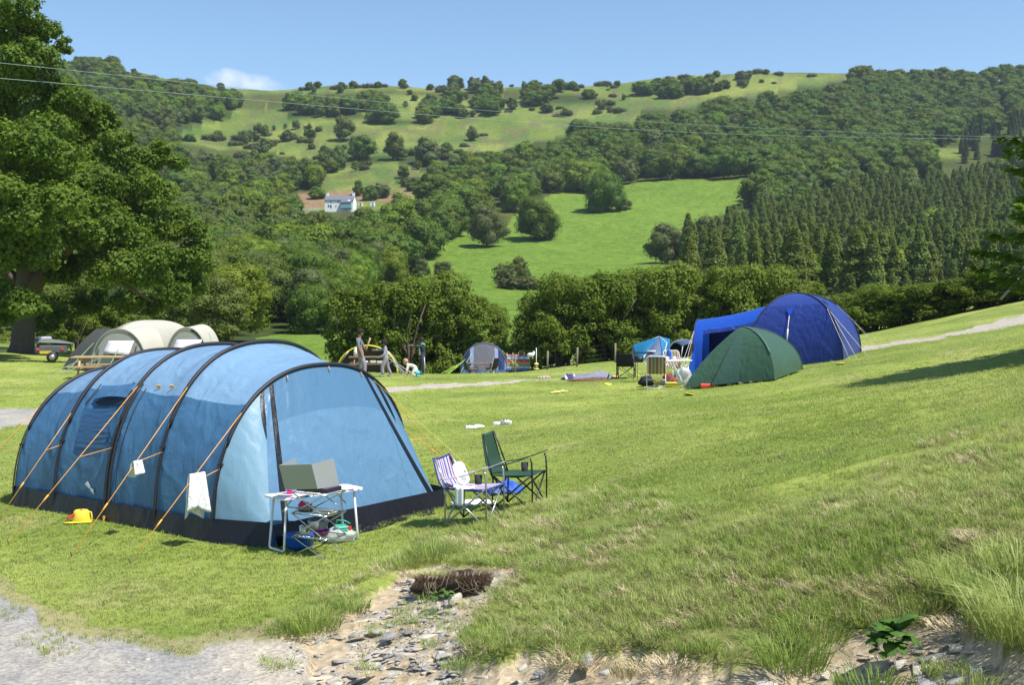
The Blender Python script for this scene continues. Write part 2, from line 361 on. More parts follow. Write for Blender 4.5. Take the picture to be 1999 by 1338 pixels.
def build_ground():
    a_in = np.radians(np.linspace(-29, 29, 640)); a_out = np.radians(np.linspace(29, 331, 120))[1:-1]
    ang = np.concatenate([a_in, a_out]); nA = len(ang)
    r = [0.6]
    while r[-1] < 1500: r.append(r[-1] * (1.0095 if 5 < r[-1] < 40 else 1.014 if r[-1] < 300 else 1.02) + 0.01)
    r = np.array(r); nR = len(r)
    Rg, Ag = np.meshgrid(r, ang, indexing='ij'); X = Rg * np.sin(Ag); Y = Rg * np.cos(Ag)
    x, y = X.ravel(), Y.ravel(); z = height(x, y)
    front = y > 1.5; yy = np.maximum(y, 1.5)
    px = CX + F * x / yy; py = HY - F * (z - EYE) / yy
    far = y > 66
    pyb = np.where(far, hill_py(np.clip(px, -900, 3000), yy), py)
    jit = (fbm(x, y, .55, 1) - .5); jx = px + jit * 900 / np.clip(yy, 4, 60) * .5; jy = py + (fbm(x, y, .45, 4) - .5) * 420 / np.clip(yy, 4, 60)
    scree = inpoly(SCREE, jx, jy) & ~far & front; trk = inpoly(TRACK_FG, jx, jy) & ~far & front & ~scree
    for T in TRACKS_FAR: trk |= inpoly(T, px + jit * 14, py + jit * 5) & ~far & front & (y > 18)
    # the eroded bank lies lower than the turf
    sm = inpoly(SCREE, px, py) & ~far & front
    sb = scree.reshape(nR, nA).astype(float)
    for _ in range(3):
        sb[1:-1] = (sb[:-2] + sb[1:-1] + sb[2:]) / 3; sb = (np.roll(sb, 1, 1) + sb + np.roll(sb, -1, 1)) / 3
    z = z - (.10 + .07 * np.clip((py - 1230) / 50, 0, 1)) * sb.ravel() + np.where(scree, (fbm(x, y, .12, 9) - .5) * .05, 0) + np.where(~far & ~scree & ~trk, (fbm(x, y, .35, 6) - .5) * np.interp(px, [900, 1400], [.015, .08]) * np.clip((22 - y) / 10, 0, 1), 0)
    z = z - np.where(trk, .012, 0)
    # colours of the ground itself
    n1 = fbm(x, y, 2.2, 11); n2 = fbm(x, y, .8, 14); nb = fbm(x, y, 14, 17); nm = fbm(x * .35, y * 1.0, 1.5, 23)
    C = np.zeros((len(x), 3))
    def L(a, b, t): return np.asarray(a)[None] * (1 - t[:, None]) + np.asarray(b)[None] * t[:, None]
    lawn = L((.15, .215, .038), (.35, .40, .095), np.clip((n1 * .5 + n2 * .3 + nm * .4 - .35) * 2.0, 0, 1))
    dry = np.clip((fbm(x, y, 1.1, 31) - .66) * 7, 0, 1) * .6
    lawn = lawn * (1 - dry[:, None]) + np.array((.38, .35, .16))[None] * dry[:, None]
    rough = np.clip((px - 850) / 250, 0, 1) * np.clip((py - 960) / 100, 0, 1)
    lawn = lawn * (1 - rough[:, None]) + L((.12, .17, .035), (.28, .27, .10), n2) * rough[:, None]
    C[:] = lawn
    verge = inpoly(TRACK_FG, jx, jy + 26) & ~far & front
    C[verge] = C[verge] * .3 + np.array((.36, .30, .19)) * .7
    C[scree] = L((.34, .265, .17), (.50, .42, .30), fbm(x, y, .3, 5))[scree]
    g = np.clip((fbm(x, y, .8, 8) * 1.3 - .3) + np.clip((px - 330) / 200, 0, 1) * .9, 0, 1)
    C[trk] = L((.285, .28, .275), (.41, .37, .31), g)[trk]
    # hillside
    hop = L((.085, .140, .022), (.25, .275, .065), np.clip(fbm(x, y, 38, 40) * .9 + fbm(x, y, 7, 41) * .5 - .2, 0, 1))
    brk = np.clip((fbm(x, y, 15, 43) - .48) * 8, 0, 1)
    hop = hop * (1 - brk[:, None] * .7) + np.array((.075, .14, .03))[None] * brk[:, None] * .7
    br2 = np.clip((fbm(x, y, 7, 45) - .58) * 9, 0, 1); hop = hop * (1 - br2[:, None] * .6) + np.array((.14, .115, .06))[None] * br2[:, None] * .6
    fl = L((.085, .165, .016), (.175, .255, .036), np.clip(fbm(x * .5, y, 6, 50) * .6 + fbm(x, y, 1.7, 51) * .6 - .1, 0, 1))
    opn = np.zeros(len(x), bool); infield = inpoly(FIELD, px, pyb) & (py < 735)
    for P_ in OPEN: opn |= inpoly(P_, px, pyb)
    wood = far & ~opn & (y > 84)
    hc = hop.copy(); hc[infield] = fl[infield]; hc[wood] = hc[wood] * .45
    soil = np.zeros(len(x), bool)
    for P_ in SOIL: soil |= inpoly(P_, px + (fbm(x, y, 3, 60) - .5) * 12, pyb + (fbm(x, y, 3, 61) - .5) * 6)
    hc[soil & (y > 200)] = (.25, .165, .09)
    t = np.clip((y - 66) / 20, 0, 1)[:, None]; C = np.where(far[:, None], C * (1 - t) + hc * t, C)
    V = np.stack([x, y, z], 1)
    i, j = np.meshgrid(np.arange(nR - 1), np.arange(nA), indexing='ij'); j2 = (j + 1) % nA
    Q = np.stack([i * nA + j, (i + 1) * nA + j, (i + 1) * nA + j2, i * nA + j2], -1).reshape(-1, 4)
    cls = np.where(far, 3, np.where(scree, 2, np.where(trk, 1, 0)))
    qc = np.stack([cls[Q[:, k]] for k in range(4)], 1); qc = np.where((qc == 3).any(1), 3, np.median(qc, 1).round().astype(int))
    # materials
    def gmat(name, kind):
        m, o = newmat(name); p = nd(m, 'ShaderNodeBsdfPrincipled'); a = nd(m, 'ShaderNodeAttribute', attribute_name='ground_colour'); v = coords(m)
        c = a.outputs['Color']
        if kind == 'grass':
            f1 = ntex(m, 22, 5, .7, v); f2 = ntex(m, 90, 3, .7, v)
            c = mixrgb(m, .8, c, ramp(m, mixrgb(m, .5, f1.outputs[0], f2.outputs[0]), .36, .66, (.52, .55, .45), (1.38, 1.35, 1.3)), 'MULTIPLY')
            lk(m, bumpn(m, f2.outputs[0], .6, .03), p.inputs['Normal'])
        elif kind == 'hill':
            f1 = ntex(m, .5, 6, .68, v); f2 = ntex(m, 3.0, 4, .7, v)
            c = mixrgb(m, .8, c, ramp(m, mixrgb(m, .5, f1.outputs[0], f2.outputs[0]), .38, .62, (.48, .52, .5), (1.4, 1.38, 1.35)), 'MULTIPLY')
            lk(m, bumpn(m, f1.outputs[0], .8, 1.0), p.inputs['Normal'])
        else:
            vo = nd(m, 'ShaderNodeTexVoronoi'); vo.inputs['Scale'].default_value = 30 if kind == 'gravel' else 16; lk(m, coords(m, 'Object', (1, 1.6, 1)), vo.inputs['Vector'])
            f2 = ntex(m, 60, 5, .75, v); f3 = ntex(m, 3.5, 5, .6, v)
            c = mixrgb(m, .55, c, ramp(m, mixrgb(m, .5, vo.outputs['Color'], f2.outputs[0]), .25, .75, (.42, .42, .43), (1.6, 1.57, 1.5)), 'MULTIPLY')
            c = mixrgb(m, .5, c, ramp(m, f3.outputs[0], .35, .65, (.72, .74, .78), (1.25, 1.22, 1.15)), 'MULTIPLY')
            lk(m, bumpn(m, mixrgb(m, .5, vo.outputs['Distance'], f2.outputs[0]), .9, .02), p.inputs['Normal'])
        lk(m, c, p.inputs['Base Color']); p.inputs['Roughness'].default_value = .95; p.inputs['Specular IOR Level'].default_value = .15
        lk(m, p.outputs[0], o.inputs[0]); return m
    for k, (nm_, mm) in enumerate((('lawn_ground', gmat('lawn_turf', 'grass')), ('gravel_track', gmat('grey_gravel', 'gravel')), ('bare_shale_ground', gmat('shale_soil', 'scree')), ('hillside_ground', gmat('pasture', 'hill')))):
        q = Q[qc == k]; used, inv = np.unique(q, return_inverse=True); q2 = inv.reshape(q.shape)
        me = npmesh(nm_, V[used], q2, [mm], smooth=True)
        ca = me.color_attributes.new('ground_colour', 'FLOAT_COLOR', 'POINT')
        ca.data.foreach_set('color', np.hstack([C[used], np.ones((len(used), 1))]).astype(np.float32).ravel())
        tag(link(nm_, me), kind='structure')
build_ground()

# ---------------------------------------------------------------- scatter (uncountable stuff) with geometry nodes
def scatter(name, protos, pts, rot, scl, idx, mats, kind='stuff'):
    """protos: list of (verts, quads/tris arrays list, material index). One object: its own loose points carry copies of its own small meshes."""
    V = []; Fl = []; pid = []; MI = []; base = 0
    for k, (v, fl, mi) in enumerate(protos):
        V.append(v); pid += [k] * len(v)
        for f in fl: Fl.append(f + base); MI.append(np.full(len(f), mi))
        base += len(v)
    n = len(pts); V.append(pts); pid += [-1] * n
    me = npmesh(name, np.concatenate(V), Fl, mats, np.concatenate(MI))
    nv = len(me.vertices); pad = nv - n
    def attr(nm, typ, key, arr, w=1):
        a = me.attributes.new(nm, typ, 'POINT'); full = np.zeros((nv, w), arr.dtype); full[pad:] = arr.reshape(n, w); a.data.foreach_set(key, full.ravel())
    a = me.attributes.new('pid', 'INT', 'POINT'); a.data.foreach_set('value', np.array(pid, np.int32))
    attr('rot', 'FLOAT_VECTOR', 'vector', rot.astype(np.float32), 3); attr('scl', 'FLOAT_VECTOR', 'vector', scl.astype(np.float32), 3); attr('idx', 'INT', 'value', idx.astype(np.int32))
    o = link(name, me); tag(o, kind=kind)
    ng = bpy.data.node_groups.new(name + '_scatter', 'GeometryNodeTree')
    ng.interface.new_socket('Geometry', in_out='INPUT', socket_type='NodeSocketGeometry'); ng.interface.new_socket('Geometry', in_out='OUTPUT', socket_type='NodeSocketGeometry')
    N = ng.nodes; Lk = ng.links.new; gi = N.new('NodeGroupInput'); go = N.new('NodeGroupOutput'); jn = N.new('GeometryNodeJoinGeometry')
    def na(nm, t): q = N.new('GeometryNodeInputNamedAttribute'); q.data_type = t; q.inputs[0].default_value = nm; return q.outputs[0]
    def eq(src, v): q = N.new('FunctionNodeCompare'); q.data_type = 'INT'; q.operation = 'EQUAL'; Lk(src, q.inputs[2]); q.inputs[3].default_value = v; return q.outputs[0]
    def sepg(g, sel): q = N.new('GeometryNodeSeparateGeometry'); q.domain = 'POINT'; Lk(g, q.inputs[0]); Lk(sel, q.inputs[1]); return q.outputs[0]
    P_ = na('pid', 'INT'); I_ = na('idx', 'INT'); pt = sepg(gi.outputs[0], eq(P_, -1))
    e2r = N.new('FunctionNodeEulerToRotation'); Lk(na('rot', 'FLOAT_VECTOR'), e2r.inputs[0]); sc = na('scl', 'FLOAT_VECTOR')
    for k in range(len(protos)):
        ip = N.new('GeometryNodeInstanceOnPoints'); Lk(pt, ip.inputs['Points']); Lk(eq(I_, k), ip.inputs['Selection'])
        Lk(sepg(gi.outputs[0], eq(P_, k)), ip.inputs['Instance']); Lk(e2r.outputs[0], ip.inputs['Rotation']); Lk(sc, ip.inputs['Scale']); Lk(ip.outputs[0], jn.inputs[0])
    Lk(jn.outputs[0], go.inputs[0])
    md = o.modifiers.new('scatter', 'NODES'); md.node_group = ng
    return o
# ---------------------------------------------------------------- foliage meshes
def unit(n, g): v = g.normal(size=(n, 3)); return v / np.linalg.norm(v, axis=1, keepdims=True)
def leaf_quads(P_, N_, size, g, asp=1.0):
    """one irregular little quad at each point facing N_"""
    n = len(P_); r = unit(n, g); T = np.cross(N_, r); T /= np.linalg.norm(T, axis=1, keepdims=True) + 1e-9; B = np.cross(N_, T)
    s = (size * g.uniform(.6, 1.25, n))[:, None]
    k = [g.uniform(.75, 1.15, (n, 1)) for _ in range(4)]
    c = [P_ + (-T * asp) * s * k[0] * .5, P_ + (-B) * s * k[1] * .5 + N_ * s * .12, P_ + (T * asp) * s * k[2] * .5, P_ + B * s * k[3] * .5 + N_ * s * .12]
    V = np.stack(c, 1).reshape(-1, 3); Q = np.arange(4 * n).reshape(n, 4); return V, Q
def crown(blobs, nleaf, size, g, core=.8, depth=.25, up=.35, inner=0.0, lump=.22):
    """crown from ellipsoid lumps (cx,cy,cz,rx,ry,rz): leaf faces spread through the outer shell of each, and a dark twiggy core"""
    B = np.array(blobs, float); area = (B[:, 3] * B[:, 4] + B[:, 3] * B[:, 5] + B[:, 4] * B[:, 5]); p = area / area.sum()
    m = int(nleaf * 1.7); k = g.choice(len(B), m, p=p); d = unit(m, g)
    # lumps on the lumps
    ph = g.uniform(0, 6.28, (len(B), 3))[k]
    wv = 1 + lump * np.sin(d[:, 0] * 5 + ph[:, 0]) * np.sin(d[:, 1] * 5 + ph[:, 1]) + lump * .6 * np.sin(d[:, 2] * 9 + ph[:, 2]) * np.sin(d[:, 0] * 9 + ph[:, 1])
    rad = wv * (1 - depth * g.random(m) ** 1.6)
    if inner: q = g.random(m) < inner; rad[q] *= g.uniform(.35, .9, q.sum())
    P_ = B[k, :3] + d * B[k, 3:] * rad[:, None]
    keep = np.ones(m, bool)
    for b in range(len(B)):
        e = ((P_ - B[b, :3]) / (B[b, 3:] * .78)); keep &= ~(((e ** 2).sum(1) < 1) & (k != b))
    P_, d, k = P_[keep][:nleaf], d[keep][:nleaf], k[keep][:nleaf]
    nrm = d / B[k, 3:]; nrm /= np.linalg.norm(nrm, axis=1, keepdims=True)
    nrm = nrm + unit(len(nrm), g) * .75 + np.array([0, 0, up]); nrm /= np.linalg.norm(nrm, axis=1, keepdims=True)
    V, Q = leaf_quads(P_, nrm, size, g)
    Fl = [Q]; Vs = [V]; base = len(V)
    if core:
        for b in B:
            nn, mm = 9, 6; th = np.linspace(0, PI, mm + 1); ph_ = np.arange(nn) * 2 * PI / nn; T_, H_ = np.meshgrid(th, ph_, indexing='ij')
            dd = np.stack([np.sin(T_) * np.cos(H_), np.sin(T_) * np.sin(H_), np.cos(T_)], -1).reshape(-1, 3) * (core * g.uniform(.85, 1.1, (T_.size, 1)))
            Vs.append(b[:3] + dd * b[3:]); i, j = np.meshgrid(np.arange(mm), np.arange(nn), indexing='ij')
            q = np.stack([i * nn + j, (i + 1) * nn + j, (i + 1) * nn + (j + 1) % nn, i * nn + (j + 1) % nn], -1).reshape(-1, 4); Fl.append(q + base); base += nn * (mm + 1)
    return np.concatenate(Vs), Fl
def sub(blobs, g, k=5, rs=.48, out=.72):
    o_ = []
    for b in blobs:
        for _ in range(k):
            d = g.normal(size=3); d /= np.linalg.norm(d) + 1e-9; d[2] = d[2] * .8 + .12; q_ = rs * g.uniform(.7, 1.2)
            o_.append((b[0] + d[0] * b[3] * out, b[1] + d[1] * b[4] * out, b[2] + d[2] * b[5] * out, b[3] * q_, b[4] * q_, b[5] * q_ * .85))
    return o_
def mb_arrays(mb):
    V = np.array(mb.v); q = np.array([f for f in mb.f if len(f) == 4]); t = [f for f in mb.f if len(f) == 3]
    for f in mb.f:
        if len(f) > 4: t += [(f[0], f[i], f[i + 1]) for i in range(1, len(f) - 1)]
    fl = [q] if len(q) else []
    if t: fl.append(np.array(t))
    return V, fl
LM = [leafmat('foliage_oakwood', (.056, .098, .010), (.140, .200, .030), hue=.02, scale=.5, trans=.33),
      leafmat('foliage_birch', (.085, .125, .024), (.175, .225, .052), hue=.02, scale=.5, trans=.33),
      leafmat('foliage_fresh', (.100, .160, .012), (.21, .285, .036), hue=.02, scale=.5, trans=.33),
      leafmat('foliage_grey', (.085, .115, .038), (.165, .20, .072), hue=.015, scale=.5, trans=.33),
      leafmat('needles_larch', (.110, .150, .032), (.22, .275, .070), hue=.015, scale=.5, trans=.33),
      leafmat('needles_spruce', (.034, .060, .016), (.09, .13, .035), hue=.01, scale=.5),
      leafmat('gorse_leaves', (.068, .084, .026), (.14, .155, .052), hue=.02, scale=.5)]
BARK = plain('bark', (.115, .09, .07), .9, .35, 6, bump=.8, bscale=18)
BARKP = plain('pale_bark', (.30, .27, .23), .9, .3, 4, bump=.5, bscale=12)
def broadleaf(g, h, w, n, size, low=.12):
    """rounded crown of overlapping lumps, h tall, w wide, base at z=0"""
    bl = []; nb = int(g.integers(9, 13))
    for i in range(nb):
        t = (i + .5) / nb; a = i * 2.4 + g.uniform(-.4, .4); z = h * (low + .12 + (.86 - low - .12) * t * .98); prof = math.sin(min(1, (t * .86 + .22)) * PI * .92) ** .7
        rr_ = w * .5 * prof * g.uniform(.42, .72); r = w * g.uniform(.2, .3)
        bl.append((rr_ * math.cos(a), rr_ * math.sin(a), z, r, r, r * g.uniform(.72, .95)))
    bl.append((0, 0, h * .52, w * .34, w * .34, h * .33))
    V, Fl = crown(bl + sub(bl, g, 2, .5, .78), n, size, g, core=.8, lump=.2)
    V[:, 2] *= h / max(V[:, 2].max(), .1)
    return V, Fl
def conifer(g, h, w, n, size, droop=.35):
    """tiered cone of drooping sprays"""
    t = g.random(n) ** .75; z = h * (.06 + .94 * t); R = w * .5 * (1 - t) ** .8 * (.85 + .13 * np.sin(t * 46 + g.uniform(0, 6))) + .04 * w
    a = g.uniform(0, 2 * PI, n); r = R * (.45 + .6 * g.random(n) ** .5)
    P_ = np.stack([np.cos(a) * r, np.sin(a) * r, z - r * droop * .5], 1)
    N_ = np.stack([np.cos(a) * .8, np.sin(a) * .8, np.full(n, .75)], 1) + unit(n, g) * .9; N_ /= np.linalg.norm(N_, axis=1, keepdims=True)
    V, Q = leaf_quads(P_, N_, size, g, 1.1); nn = 8
    cone = [(math.cos(2 * PI * j / nn) * w * .3, math.sin(2 * PI * j / nn) * w * .3, h * .06) for j in range(nn)] + [(0, 0, h * .96)]
    b = len(V); return np.concatenate([V, cone]), [Q, np.array([(b + j, b + (j + 1) % nn, b + nn) for j in range(nn)])]
def with_trunk(V, Fl, h, r, mi, spread=0.0):
    mb = MB(); mb.tube([(0, 0, -.8), (.02 * h, 0, h * .3), (0, .02 * h, h * .6)], [r * 1.3, r, r * .5], 6)
    v2, f2 = mb_arrays(mb); b = len(V)
    Fa = Fl + [f + b for f in f2]; MI = np.concatenate([np.full(len(f), 0) for f in Fl] + [np.full(len(f), 1) for f in f2])
    return np.concatenate([V, v2]), Fa, MI
gt = np.random.default_rng(21)
PROTO = {}   # kind -> list of (mesh, arrays)
def proto(kind, n, fn, h, r, lm, bark=BARK):
    out = []
    for i in range(n):
        V, Fl = fn(); V2, F2, MI = with_trunk(V, Fl, h, r, 1); me = npmesh(kind, V2, F2, [lm, bark], MI); out.append((me, V, Fl, lm))
    PROTO[kind] = out
proto('far_oak', 4, lambda: broadleaf(gt, 10, 11, 2600, .55), 10, .3, LM[0])
proto('far_birch', 3, lambda: broadleaf(gt, 10, 7.5, 2200, .5), 10, .2, LM[1])
proto('far_fresh', 2, lambda: broadleaf(gt, 10, 10, 2600, .55), 10, .25, LM[2])
proto('far_grey', 2, lambda: broadleaf(gt, 10, 8.5, 2200, .5), 10, .2, LM[3])
proto('mid_oak', 3, lambda: broadleaf(gt, 10, 10.5, 11000, .28), 10, .3, LM[0])
proto('mid_birch', 2, lambda: broadleaf(gt, 10, 7.5, 9000, .25), 10, .2, LM[1])
proto('mid_fresh', 2, lambda: broadleaf(gt, 10, 10.5, 11000, .28), 10, .25, LM[2])
proto('mid_grey', 2, lambda: broadleaf(gt, 10, 8.5, 9000, .26), 10, .2, LM[3])
proto('larch', 4, lambda: conifer(gt, 10, gt.uniform(3.9, 5.2), 3400, .30), 10, .12, LM[4])
proto('spruce', 2, lambda: conifer(gt, 10, 4.2, 1500, .5, .5), 10, .14, LM[5])
proto('gorse', 3, lambda: crown([(0, 0, .5, 1.1, .9, .6), (.8, .3, .45, .7, .7, .5), (-.7, -.3, .5, .8, .7, .55)], 900, .22, gt, .75, lump=.4), 1.0, .05, LM[6])
def put_tree(kind, name, x, y, h, wf=1.0, label=None, cat='tree', group=None, sink=.15, base_h=10.0):
    me = PROTO[kind][int(gt.integers(len(PROTO[kind])))][0]
    o = link(name, me); s = h / base_h; o.scale = (s * wf, s * wf, s); o.location = (x, y, hz(x, y) - sink * s); o.rotation_euler = (0, 0, gt.uniform(0, 6.28))
    return tag(o, label, cat, group)

# ---------------------------------------------------------------- the woods across the valley
def wood_class(px, py):
    """which kind of tree grows at a photo point of the hillside (foot), or None"""
    if px > 1300 and py > 0:
        edge = np.interp(px, [1300, 1330, 1460, 1560, 1700, 1850, 1950, 2300], [560, 520, 458, 420, 380, 335, 300, 240])
        if py > edge: return 'larch' if gt.random() > .12 else 'far_oak'
        if px > 1820 and py > edge - 50: return 'spruce'
    return 'mixed'
gw = np.random.default_rng(5)
cand = []
for X0, X1, Y0, Y1, sp in ((-75, -12, 84, 118, 5.0), (-160, 230, 118, 225, 6.6), (-260, 330, 225, 700, 9.2)):
    gx = np.arange(X0, X1, sp); gy = np.arange(Y0, Y1, sp * 1.0)
    A, B = np.meshgrid(gx, gy); A = A.ravel() + gw.uniform(-.42, .42, A.size) * sp; B = B.ravel() + gw.uniform(-.42, .42, B.size) * sp
    cand.append(np.stack([A, B], 1))
cand = np.concatenate(cand); px_ = CX + F * cand[:, 0] / cand[:, 1]; py_ = hill_py(px_, cand[:, 1])
ok = (px_ > -60) & (px_ < 2060) & ((py_ < 645) | (px_ < 470))
opn_ = np.zeros(len(cand), bool)
for P_ in OPEN:
    for up_ in (0, .45, .85): opn_ |= inpoly(P_, px_, py_ - up_ * 9.3 * F / cand[:, 1])
ok &= ~opn_
ok &= ~((px_ < 120) & (py_ > 180)) 
house_zone = inpoly([(560, 372), (810, 360), (810, 408), (700, 424), (560, 424)], px_, py_); ok &= ~house_zone
sparse = inpoly([(330, 262), (620, 255), (650, 345), (420, 330), (340, 300)], px_, py_); ok &= ~(sparse & (gw.random(len(cand)) < .35))
cand, px_, py_ = cand[ok], px_[ok], py_[ok]
cl_ = [wood_class(a, b) for a, b in zip(px_, py_)]
# plantation is planted closer: add more young larches
A = gw.uniform(-10, 200, 5600); B = gw.uniform(110, 420, 5600)
pa = CX + F * A / B; pb = hill_py(pa, B); edge = np.interp(pa, [1300, 1330, 1460, 1560, 1700, 1850, 1950, 2300], [560, 520, 458, 420, 380, 335, 300, 240])
k = (pa > 1330) & (pa < 2060) & (pb > edge) & (pb < 640)
for P_ in OPEN:
    for up_ in (0, .6): k &= ~inpoly(P_, pa, pb - up_ * 8 * F / B)
A, B, pa, pb = A[k], B[k], pa[k], pb[k]
lar = [(a, b, p, q, 'larch') for a, b, p, q in zip(A, B, pa, pb)]
bro = []
for (a, b), p, q, c in zip(cand, px_, py_, cl_):
    if c == 'larch': continue
    if c == 'mixed' or c == 'far_oak':
        u = gw.random(); cn_ = vnoise(np.array([a]), np.array([b]), 45, 3)[0]
        if p < 640 and q > 240: c = 'birch' if u < .42 else 'oak' if u < .66 else 'grey' if u < .85 else 'fresh'
        elif p < 480: c = 'fresh' if u < .30 else 'birch' if u < .5 else 'oak'
        elif q < 350 and p > 850: c = 'oak' if u < .86 else 'fresh' if u < .93 else 'grey'
        else: c = 'oak' if u < .5 else 'fresh' if u < .68 else 'birch' if u < .88 else 'grey'
        c = ('mid_' if b < 210 else 'far_') + c
    bro.append((a, b, p, q, c))
REG = [((-900, 640, 400, 700), 'lower wood beneath the white cottage', 'in the lower wood beneath the white cottage'),
       ((640, 1300, 400, 700), 'wood in the valley behind the camp hedge', 'in the valley wood beside the bright field'),
       ((-900, 480, 0, 250), 'wood on the shoulder under the skyline', 'on the wooded shoulder under the skyline cloud'),
       ((-900, 1000, 250, 400), 'trees on the slope around the cottage', 'on the rough slope around the white cottage'),
       ((480, 1000, 0, 250), 'trees along the upper pasture', 'along the upper pasture below the skyline'),
       ((1000, 2999, 0, 400), 'oak wood above the bright field', 'in the oak wood above the bright field'),
       ((1000, 2999, 400, 700), 'trees at the plantation edge', 'at the edge of the conifer plantation')]
KW = {'oak': 'dark green round-crowned broadleaf tree', 'birch': 'slender pale green birch', 'fresh': 'bright fresh-green broadleaf tree', 'grey': 'dull grey-green broadleaf tree', 'spruce': 'dark narrow spruce', 'larch': 'young green larch'}
def region(p, q):
    for (a, b, c, d), gname, txt in REG:
        if a <= p < b and c <= q < d: return gname, txt
    return REG[5][1], REG[5][2]
def tree_h(c, b):
    return (.62 if b < 118 else .82 if b < 190 else 1) * (gw.uniform(8.0, 11.5) if 'oak' in c or 'fresh' in c else gw.uniform(7.0, 10.5))
def wood_out(lst, cap, nm, stuffname):
    lst = sorted(lst, key=lambda t: t[1]); rest = lst[cap:]
    for a, b, p, q, c in lst[:cap]:
        gname, txt = region(p, q); kw = KW[c.split('_')[-1]]
        hh_ = tree_h(c, b) if c != 'larch' else gw.uniform(4.8, 11.5); sz = 'tall' if hh_ > 9.3 else 'middling' if hh_ > 7.6 else 'short'
        row = ('front', 'middle', 'back')[0 if b < 175 else 1 if b < 250 else 2]; side = 'beside the bright field' if p < 1520 else 'midway along' if p < 1780 else 'towards the camp spruce'
        put_tree(c, nm if c not in ('spruce',) else 'conifer_tree', a, b, hh_, gw.uniform(.9, 1.15), f'{sz} {kw} {txt}' if c != 'larch' else f'{sz} young larch in the {row} rows of the plantation, {side}', 'tree', gname if c != 'larch' else 'larches of the conifer plantation')
    if not rest: return
    kinds = sorted({t[4] for t in rest}); protos = []; mats = []; cmap = {}
    for c in kinds:
        cmap[c] = []
        for me, V, Fl, lm in PROTO[c][:3]:
            cmap[c].append(len(protos)); mats_i = mats.index(lm) if lm in mats else (mats.append(lm) or len(mats) - 1); protos.append((V, Fl, mats_i))
    pts = []; rot = []; scl = []; idx = []
    for a, b, p, q, c in rest:
        h = (tree_h(c, b) if c != 'larch' else gw.uniform(4.8, 11.5)) / 10; w = gw.uniform(.9, 1.15)
        pts.append((a, b, hz(a, b) - .2)); rot.append((0, 0, gw.uniform(0, 6.28))); scl.append((h * w, h * w, h)); idx.append(cmap[c][int(gw.integers(len(cmap[c])))])
    o = scatter(stuffname, protos, np.array(pts), np.array(rot), np.array(scl), np.array(idx), mats)
    return o
tag(wood_out(bro, 235, 'broadleaf_tree', 'far_woodland'), 'dense broadleaf woodland covering the upper hillside', 'woodland')
_o = wood_out(lar, 255, 'larch_tree', 'far_plantation')
if _o: tag(_o, 'distant rows of young larches high in the plantation', 'plantation')
# single trees that stand out on the open ground (photo foot, height px, width factor)
LONE = [(1180, 418, 92, .92, 'mid_oak', 'round dark oak standing alone in the upper part of the bright field', 'tree'),
 (1048, 466, 104, .86, 'mid_oak', 'tall dark tree on the bank at the western rim of the bright field', 'tree'),
 (950, 488, 92, .95, 'mid_grey', 'bushy grey-green tree at the lower western rim of the bright field', 'tree'),
 (612, 655, 112, 1.05, 'mid_oak', 'dark tree casting a shadow on the lowest strip of pasture', 'tree'),
 (1135, 368, 72, 1.1, 'far_fresh', 'light green spreading tree at the top hedge of the bright field', 'tree'),
 (1300, 512, 90, 1.1, 'mid_grey', 'bare-stemmed greyish thicket tree at the plantation corner', 'tree'),
 (1375, 515, 110, 1.05, 'mid_grey', 'rounded grey-green tree at the foot of the plantation', 'tree'),
 (1440, 480, 90, .8, 'mid_birch', 'upright birch between the field corner and the larches', 'tree'),
 (705, 308, 55, 1.0, 'far_oak', 'dark oak on the rough pasture straight above the cottage', 'tree'),
 (672, 275, 55, 1.05, 'far_birch', 'pale birch on the rough pasture above the dark oak', 'tree'),
 (663, 328, 55, .7, 'far_birch', 'slim birch just above the cottage field', 'tree'),
 (644, 335, 30, 1.2, 'far_oak', 'small dark bushy tree above the cottage field', 'tree'),
 (770, 312, 60, .95, 'far_birch', 'airy birch east of the cottage on open grass', 'tree'),
 (835, 325, 60, 1.25, 'far_grey', 'wide grey-green tree at the eastern end of the cottage field', 'tree'),
 (922, 272, 34, .85, 'far_grey', 'small lone tree on the yellowish upper pasture', 'tree'),
 (748, 240, 50, 1.2, 'far_oak', 'dark spreading tree on the edge of the upper pasture', 'tree'),
 (830, 240, 36, 1.1, 'far_fresh', 'bright green small tree beside the upper hedge row', 'tree'),
 (1150, 193, 22, 1.2, 'far_oak', 'low wind-bent hawthorn just under the skyline', 'tree'),
 (1000, 212, 30, 1.0, 'far_grey', 'thin hawthorn on the open slope under the skyline', 'tree'),
 (1455, 160, 24, 1.2, 'far_grey', 'lone hawthorn on the grassy top of the hill', 'tree'),
 (700, 375, 36, .8, 'far_birch', 'young pale birch right behind the cottage', 'tree'),
 (722, 383, 34, .9, 'far_oak', 'small dark tree right beside the cottage gable', 'tree'),
 (745, 378, 34, 1.2, 'far_grey', 'low spreading tree on the soil bank behind the cottage', 'tree'),
 (618, 385, 26, 1.5, 'far_fresh', 'low green bush tree on the brown bank beside the cottage', 'tree'),
 (820, 540, 46, 1.2, 'mid_grey', 'grey-green thicket tree at the bottom of the valley', 'tree'),
 (865, 540, 40, 1.4, 'mid_grey', 'low grey thicket tree where the bright field meets the valley', 'tree')]
for p, q, hp, wf, kd, lb, ct in LONE:
    d = float(hill_d(p, q)); x = (p - CX) / F * d; put_tree(kd, 'lone_tree', x, d, hp * d / F, wf, lb, ct, sink=.8)
